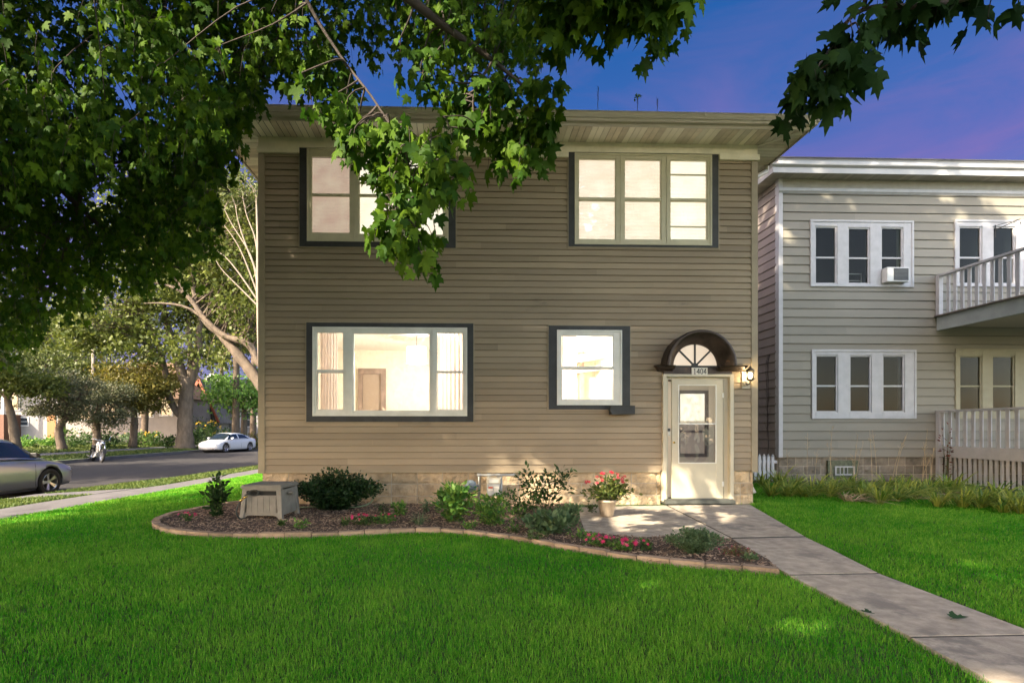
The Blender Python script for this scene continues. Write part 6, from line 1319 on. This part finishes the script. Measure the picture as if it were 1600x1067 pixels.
# ================================================================== THE OVERHANGING MAPLES
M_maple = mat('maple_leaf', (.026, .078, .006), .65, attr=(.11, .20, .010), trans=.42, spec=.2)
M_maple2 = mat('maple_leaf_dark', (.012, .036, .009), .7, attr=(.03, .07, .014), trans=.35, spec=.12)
M_mbark = mat('maple_bark', (.06, .047, .040), .9, var=.35, vscale=6, bump=.7, bscale=20)
def in_frame(P, mx=70, my=70):
    x, y, z = P[:, 0], P[:, 1], P[:, 2]-EYE
    d = x*SY+y*CYW; u = x*CYW-y*SY
    d = np.maximum(d, 1e-3); px = CX+u/d*F; py = CY-z/d*F
    return (d > .05) & (px > -mx) & (px < 1600+mx) & (py > -my) & (py < 1067+my)
class Canopy:
    def __init__(s, base): s.base = Vector(base); s.wood = MB(); s.nodes = []; s.P = []; s.Dn = []; s.S = []
    def limb(s, pts, rad, k=6, n=8):
        P = smooth_path([Vector(p) for p in pts], k); K = len(P); R_ = [float(np.interp(i/(K-1), np.linspace(0, 1, len(rad)), rad)) for i in range(K)]
        s.wood.tube([p-s.base for p in P], R_, n); s.nodes += [(p, R_[i]) for i, p in enumerate(P)]
    def twig(s, a, L, n, ls, rr, hang=.8, thin=.005, maxd=2.5, tie=1.0):
        """a leafy drooping twig starting at a, tied back to the nearest limb"""
        p, r = min(s.nodes, key=lambda t: (t[0]-a).length)
        if .05 < (p-a).length < maxd and rr.random() < tie: s.wood.tube([q-s.base for q in smooth_path([p, (p+a)/2+Vector((rr.gauss(0, .1), rr.gauss(0, .1), rr.uniform(-.05, .25)))*(p-a).length, a], 4)], list(np.linspace(min(r, thin*2.2), thin, 9)), 5)
        az = rr.random()*2*pi; h = Vector((cos(az), sin(az), 0)); pts = [a+h*L*(1-hang)*t*1.6+Vector((0, 0, -L*hang*t*t*1.05+.1*L*t)) for t in (0, .2, .4, .6, .8, 1)]
        s.wood.tube([q-s.base for q in pts], [thin, thin*.9, thin*.75, thin*.6, thin*.45, thin*.3], 4)
        for i in range(n):
            t = rr.random()**.8; j = min(4, int(t*5)); q = pts[j].lerp(pts[j+1], t*5-j); a2 = rr.random()*2*pi; o = Vector((cos(a2), sin(a2), rr.uniform(-.9, .1))).normalized()*rr.uniform(.03, .13)
            s.P.append(q+o); s.Dn.append((o.x*3.2+rr.gauss(0, .25), o.y*3.2+rr.gauss(0, .25), -1.0+rr.gauss(0, .35))); s.S.append(ls*rr.uniform(.62, 1.12))
    def finish(s, e, m, name='leaves'):
        P = np.array([tuple(p-s.base) for p in s.P]); y = np.array(s.Dn); y /= np.linalg.norm(y, axis=1)[:, None]; a = RNG.normal(size=y.shape)+np.array([0, -.5, .6]); 
        z = a-y*(a*y).sum(1)[:, None]; z /= np.linalg.norm(z, axis=1)[:, None]; x = np.cross(y, z)
        kp = ~((in_gap(P+np.array(s.base), .8) & ~in_frame(P+np.array(s.base), 0, 0)) | (in_gap(P+np.array(s.base), .36) & (P[:, 1]+s.base[1] > 4.3))) | (RNG.random(len(P)) < .10); P, x, y, z = P[kp], x[kp], y[kp], z[kp]
        S = np.array(s.S)[kp][:, None]*np.column_stack([RNG.uniform(.75, 1.0, len(P)), np.ones(len(P)), RNG.uniform(.3, 1.9, len(P))])
        s.wood.build('branches', M_mbark, e, smooth=True)
        scatter(name, MAPLE_V, MAPLE_F, P, np.stack([x, y, z], 2), S, m, e, var=RNG.random(len(P))**1.5)
def cover(c, poly, n, d0, d1, L, nlv, ls, rr, holes=()):
    P = sample_poly(poly, n)
    for x, y in P:
        if any((x-hx)**2/hr**2+(y-hy)**2/hs**2 < 1 for hx, hy, hr, hs in holes): continue
        q = atd(x, y, rr.uniform(d0, d1))
        if not gap((q.x, q.y, q.z-L*.3), .55): continue
        c.twig(q, rr.uniform(.7, 1.15)*L, nlv, ls, rr, thin=.0035, tie=.14)
def gap(P, k_=1.0):       # false where a twig would close one of the shaped sun openings
    for (x, y, z, r) in GAPS:
        o = np.array((x, y, z)); d = np.array(SUN_DIR); t = (P-o)@d; q = P-o-t*d
        if np.linalg.norm(q) < r*k_: return False
    return True
rr = random.Random(77)
TB = (-4.9, -2.2, -.02); mt = empty('maple_tree', TB, label='big maple whose leafy branches hang over the lawn and the house front', cat='tree')
c = Canopy(TB)
c.limb([TB, (-4.85, -2.15, 1.2), (-4.8, -2.1, 2.6), (-4.6, -1.9, 4.0), (-4.3, -1.6, 6.5), (-4.0, -1.4, 9.5)], [.46, .36, .33, .30, .22, .08], n=14)
T0 = Vector((-4.75, -2.05, 3.0)); T1 = Vector((-4.5, -1.8, 4.6))
c.limb([T0, (-4.8, -.3, 3.9), atd(-140, 60, 4.6), atd(20, 215, 5.8), atd(120, 320, 6.6), atd(215, 400, 7.2), atd(290, 420, 7.4)], [.14, .11, .07, .045, .03, .018, .008])
c.limb([T0, (-3.6, -.8, 4.2), atd(60, -160, 3.9), atd(230, 20, 4.9), atd(350, 95, 5.2), atd(430, 130, 5.2)], [.13, .09, .05, .026, .014, .006])
c.limb([T1, (-3.0, -.4, 4.9), atd(380, -260, 3.6), atd(560, -70, 3.8), atd(680, 30, 4.0), atd(770, 95, 4.2), atd(835, 150, 4.3)], [.13, .10, .07, .045, .03, .018, .008])
c.limb([atd(380, -260, 3.6), atd(470, -20, 4.0), atd(530, 85, 4.1), atd(590, 165, 4.0), atd(640, 260, 3.95), atd(655, 390, 3.9)], [.035, .015, .010, .008, .006, .003])
c.limb([atd(470, -220, 3.5), atd(700, -190, 3.2), atd(860, -60, 3.3), atd(980, -20, 3.4), atd(1070, 0, 3.45)], [.06, .045, .025, .014, .006])
c.limb([atd(770, 95, 4.2), atd(740, 150, 4.2), atd(745, 210, 4.2)], [.012, .008, .004]); c.limb([atd(835, 150, 4.3), atd(845, 190, 4.3), atd(828, 240, 4.3)], [.008, .006, .003])
c.limb([atd(120, 320, 6.6), atd(160, 260, 6.8), atd(300, 250, 7.0), atd(360, 300, 7.1)], [.03, .02, .014, .006]); c.limb([atd(120, 320, 6.6), atd(90, 430, 7.2), atd(60, 500, 7.5)], [.03, .015, .006])
c.limb([T1, (-2.6, .2, 6.6), (-.8, 1.5, 7.6), (1.2, 2.2, 8.0)], [.16, .11, .07, .02]); c.limb([T1, (-6.4, .4, 6.0), (-8.0, 2.0, 7.0)], [.14, .09, .03]); c.limb([T1, (-3.4, -3.6, 6.6), (-2, -5, 8)], [.14, .09, .03]); c.limb([T1, (-6.5, -3.6, 6.0), (-8, -5, 7)], [.14, .09, .03])
# visible foliage
cover(c, [(-120, -130), (880, -130), (870, -10), (850, 40), (820, 75), (700, 90), (600, 60), (540, 55), (480, 90), (380, 120), (300, 190), (150, 240), (-120, 300)], 1350, 4.0, 7.2, .5, 15, .092, rr, [(590, 120, 50, 22)])
cover(c, [(-120, 220), (180, 170), (330, 180), (350, 230), (310, 260), (345, 330), (300, 390), (220, 430), (120, 465), (60, 495), (0, 525), (-120, 535)], 900, 6.0, 8.6, .55, 14, .10, rr, [(165, 285, 34, 26), (120, 215, 40, 22), (30, 235, 26, 20)])
cover(c, [(330, 160), (400, 120), (395, 190), (340, 250), (350, 330), (310, 380), (290, 300)], 60, 6.0, 7.5, .45, 11, .13, rr)
cover(c, [(400, 60), (560, 90), (540, 140), (470, 120), (400, 130)], 26, 4.2, 5.4, .4, 11, .13, rr)
# hanging sprays
def spray(pts, d, n, L, nl, ls, w=14):
    P = [atd(x, y, d) for x, y in pts]; Q = resample(P, sum((b-a).length for a, b in zip(P, P[1:]))/n)
    for q in Q: c.twig(q+Vector((rr.gauss(0, w/200), rr.gauss(0, .12), rr.gauss(0, .04))), L*rr.uniform(.7, 1.1), nl, ls, rr, maxd=1.2)
spray([(520, 125), (560, 180), (620, 200), (680, 190)], 4.0, 14, .36, 12, .125, 22)
spray([(560, 190), (600, 235), (640, 250), (690, 230)], 3.95, 13, .36, 12, .125, 20)
spray([(640, 250), (655, 300), (650, 340), (652, 395)], 3.9, 14, .25, 10, .12, 10)
spray([(612, 285), (600, 330), (598, 370)], 3.9, 6, .22, 9, .12, 5)
spray([(685, 240), (705, 270), (712, 290)], 3.85, 6, .26, 9, .125, 8)
spray([(700, 110), (760, 130), (820, 120)], 4.3, 9, .45, 12, .135, 20); spray([(720, 165), (760, 190), (790, 190), (845, 160)], 4.3, 11, .36, 11, .13, 18); spray([(800, 180), (828, 215), (830, 240)], 4.25, 6, .24, 9, .13, 8); spray([(850, 130), (856, 170), (850, 200)], 4.25, 4, .28, 9, .13, 6); spray([(645, 90), (690, 130), (720, 150)], 4.2, 6, .4, 11, .135, 18)
spray([(850, -40), (920, -10), (980, -5), (1040, -15)], 3.4, 18, .25, 12, .14, 22); spray([(860, -60), (960, -50), (1050, -45)], 3.3, 14, .28, 11, .14, 30); spray([(1010, 5), (1035, 22)], 3.4, 5, .2, 9, .14, 10); spray([(830, 20), (870, 50), (900, 20)], 3.6, 6, .25, 9, .13, 14)
# unseen crown masses added above, behind and left of view to block sun
def crown(c, n, cen, rad, ls, keep=None, twn=16, zmin=7.6):
    k = 0
    while k < n:
        v = RNG.normal(size=3); v /= np.linalg.norm(v); q = RNG.random()**.45; P = np.array(cen)+v*q*np.array(rad)
        if P[2] < zmin or in_frame(P[None], 110, 110)[0] or in_frame(P[None]-np.array([[0, 0, .6]]), 90, 60)[0]: continue
        if keep and not keep(P): k += 1; continue
        c.twig(Vector(P), .7, twn, ls, rr, hang=.6, thin=.006, maxd=3.0); k += 1
crown(c, 2800, (-4.2, -1.4, 9.6), (8.0, 7.4, 3.8), .28, gap)
c.limb([(-.8, 1.5, 7.6), (-2.5, 3.4, 9.6), (-3, 5, 10.5)], [.06, .04, .02]); c.limb([(-4.0, -1.4, 9.5), (-4.5, 2.5, 11)], [.08, .03])
crown(c, 1150, (-4.0, 3.2, 10.2), (6.4, 4.8, 3.2), .26, gap)
crown(c, 550, (-7.0, 3.4, 4.6), (3.0, 3.2, 2.4), .24, gap, zmin=2.7)
crown(c, 800, (-7.5, -3.5, 6.2), (4.2, 4.5, 2.6), .28, gap, zmin=4.4)
c.finish(mt, M_maple)
TB2 = (8.6, -1.8, -.02); m2 = empty('maple_tree', TB2, label='second maple whose dark lobed leaves dip into the sky at the upper right', cat='tree')
c = Canopy(TB2)
c.limb([TB2, (8.55, -1.75, 1.5), (8.4, -1.6, 3.2), (8.2, -1.4, 5.5), (8.0, -1.2, 9)], [.40, .32, .29, .22, .07], n=14)
c.limb([(8.4, -1.6, 3.2), (6.2, -.2, 4.0), atd(1900, -200, 3.0), atd(1640, -60, 3.0), atd(1480, 5, 3.0), atd(1350, 15, 3.0), atd(1302, 70, 2.95), atd(1262, 130, 2.9)], [.12, .08, .05, .028, .018, .012, .008, .004])
c.limb([atd(1302, 70, 2.95), atd(1325, 110, 2.95)], [.006, .003])
c.limb([(8.2, -1.4, 5.5), (6, .5, 7.5), (4.5, 2, 8.5)], [.14, .09, .03]); c.limb([(8.2, -1.4, 5.5), (10.5, .5, 7), (12, 2, 8)], [.14, .09, .03])
def spray2(pts, d, n, L, nl, ls, w=10):
    P = [atd(x, y, d) for x, y in pts]
    for q in resample(P, sum((b-a).length for a, b in zip(P, P[1:]))/n): c.twig(q+Vector((rr.gauss(0, w/280), rr.gauss(0, .07), rr.gauss(0, .03))), L*rr.uniform(.7, 1.1), nl, ls, rr, maxd=1.0)
spray2([(1340, -10), (1400, 0), (1470, -15)], 3.0, 7, .2, 6, .155); spray2([(1460, -20), (1540, -30), (1600, -30)], 3.0, 4, .16, 5, .15); spray2([(1315, 35), (1300, 65), (1275, 90)], 2.95, 5, .14, 6, .15); spray2([(1272, 105), (1256, 128)], 2.9, 3, .14, 6, .15); spray2([(1318, 95), (1328, 108)], 2.95, 2, .11, 6, .14); spray2([(1290, 115), (1298, 135)], 2.9, 3, .13, 6, .145)
GAPS2 = []
def gap2(P): return True
crown(c, 1700, (8.0, -.8, 9.2), (6.2, 6.4, 4.0), .24)  # unseen crown masses added to this tree to shade lawn and neighbour
c.limb([(4.5, 2, 8.5), (3.5, 3.5, 10), (2.6, 5, 11.2)], [.07, .05, .02]); c.limb([(8.0, -1.2, 9), (5.5, 2, 11), (3.4, 5, 12.5)], [.10, .05, .02])
crown(c, 1500, (2.6, 4.8, 11.0), (5.4, 4.2, 3.6), .26)
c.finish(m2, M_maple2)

# ================================================================== GRASS
HPOLY = [(HX0-.02, D-.02), (HX1+.02, D-.02), (HX1+.02, 21), (HX0-.02, 21)]
def grass(name, region, dens, hgt, wd, m, lab, zf, excl=(), clip=True, seed=5, segs=2):
    rng = np.random.default_rng(seed); R_ = np.array(region); lo, hi = R_.min(0), R_.max(0); area = (hi[0]-lo[0])*(hi[1]-lo[1]); mxd = dens(0 if lo[0]*hi[0] < 0 else min(abs(lo[0]), abs(hi[0])), max(lo[1], 2.2)); N = int(area*mxd)
    x = rng.random(N)*(hi[0]-lo[0])+lo[0]; y = rng.random(N)*(hi[1]-lo[1])+lo[1]; keep = rng.random(N) < dens(x, y)/mxd; x, y = x[keep], y[keep]
    k = inpoly(x, y, region)
    if clip: k &= in_frame(np.column_stack([x, y, np.zeros(len(x))]), 1100, 220)
    x, y = x[k], y[k]
    for p in excl:
        k = ~inpoly(x+rng.normal(size=len(x))*.014, y+rng.normal(size=len(x))*.014, p); x, y = x[k], y[k]
    n = len(x); d = np.hypot(x, y); z = zf(x, y)
    from mathutils import noise
    gx = np.array([noise.noise(Vector((a*.7, c_*.7, 3)))+.6*noise.noise(Vector((a*2.6, c_*2.6, 9))) for a, c_ in zip(x, y)])
    h = hgt*(.55+.75*rng.random(n))*(1+.25*gx)*1; w_ = wd*(.7+.6*rng.random(n))*np.clip(d/5.5, .62, 3)
    a = rng.random(n)*6.283; lean = rng.random(n)**.9*1.05; la = rng.random(n)*6.283+gx*2; cx_, sx_ = np.cos(a), np.sin(a); lx, ly = np.cos(la)*lean, np.sin(la)*lean
    V = np.zeros((n, 5, 3)); hw = w_/2
    V[:, 0] = np.stack([x-cx_*hw, y-sx_*hw, z-.005], 1); V[:, 1] = np.stack([x+cx_*hw, y+sx_*hw, z-.005], 1)
    mx, my, mz = x+lx*h*.30, y+ly*h*.30, z+h*.58
    V[:, 2] = np.stack([mx+cx_*hw*.8, my+sx_*hw*.8, mz], 1); V[:, 3] = np.stack([mx-cx_*hw*.8, my-sx_*hw*.8, mz], 1); V[:, 4] = np.stack([x+lx*h*.95, y+ly*h*.95, z+h*(1-.40*lean)], 1)
    i = (np.arange(n)*5)[:, None]; Q = i+np.array([[0, 1, 2, 3]]); T = i+np.array([[3, 2, 4]])
    va = np.clip(rng.random(n)**1.6*.8+.36*(gx+.15), 0, 1)
    print(name, n)
    return npmesh(name, V.reshape(-1, 3), T, Q, m, None, np.repeat(va, 5), kind='stuff', label=lab, cat='grass')
M_grass = mat('grass_blade', (.034, .255, .006), .6, attr=(.27, .50, .05), trans=.35, spec=.15, wear=((.085, .25, .022), 1.7, .57))
M_grass2 = lmat('parkway_grass', (.05, .10, .018), (.15, .19, .04), .35, .6)
dn = lambda x, y: np.clip(44000/np.maximum(1.0, np.hypot(x, y))**1.15, 1900, 16000)
zz = np.vectorize(gz)
g_ = lambda L: [(onG(x, y, .02).x, onG(x, y, .02).y) for x, y in L]
PHULL = g_([(898, 790), (914, 835), (1000, 844), (1085, 843), (1142, 846), (1202, 880), (1234, 897), (1421, 994), (1690, 1141), (2250, 1430), (2600, 1420), (1902, 1111), (1625, 991), (1520, 951), (1430, 917), (1373, 895), (1300, 858), (1257, 837), (1172, 787)])
PHULL = [(PHULL[0][0], D)]+PHULL+[(HX1, D)]
excl = PATH2D+[PHULL, BED, HPOLY]
LAWN = [(-7.05, 1.2), (-6.85, 8), (-6.27, 12.3), (-6.0, 15.5), (-5.87, 20), (HX0, 20), (HX0, D), (HX1, D), (HX1+.05, 12.2), (7.4, 12.2), (7.9, 10.6), (9.6, 9.7), (14, 9.4), (14, 1.2)]
def ztab(x, y): return np.where(x >= -5, 0, -.24*(-5-x)/(4.8))
grass('lawn_grass', LAWN, dn, .041, .0052, M_grass, 'thick bright green lawn grass in front of the house', lambda x, y: np.where(x >= -5.0, 0.0, -.24*(-5.0-x)/(-5.0-np.interp(y, [q[0] for q in NEAR_CURB], [q[1] for q in NEAR_CURB]))), excl)
PK = [(-9.95, 4), (-9.55, 13), (-8.7, 17), (-8.3, 22), (-7.95, 45), (-6.75, 45), (-6.88, 22), (-6.98, 18), (-7.25, 13), (-7.8, 11.6), (-8.1, 9.3), (-8.2, 4)]
CW = [(-11, 11.3), (-7.6, 11.6), (-7.3, 12.5), (-11, 12.3)]
zn = lambda x, y: np.where(x >= -5.0, 0.0, -.24*(-5.0-x)/(-5.0-np.interp(y, [q[0] for q in NEAR_CURB], [q[1] for q in NEAR_CURB])))
grass('parkway_grass', PK, lambda x, y: np.clip(14000/np.hypot(x, y)**1.0, 300, 1600), .06, .009, M_grass2, 'strip of short grass between the sidewalk and the street', zn, [CW])
zfr = lambda x, y: np.interp(x, [-27.2, -22.2, -19.2], [.02, -.10, -.24])
M_grass3 = lmat('far_grass', (.04, .075, .015), (.14, .17, .035), .35, .6)
grass('far_parkway_grass', [(-21.5, 22), (-21.3, 60), (-19.5, 60), (-19.6, 22)], lambda x, y: 260+0*x, .10, .022, M_grass3, 'strip of grass along the far kerb', zfr, seed=7)
grass('far_lawn_grass', [(-48, 26), (-48, 56), (-23.0, 56), (-23.3, 22)], lambda x, y: 90+0*x, .12, .04, M_grass3, 'patchy lawn of the houses across the street', lambda x, y: np.interp(x, [-27.2, -22.2, -19.2], [.02, -.10, -.24]), seed=8)
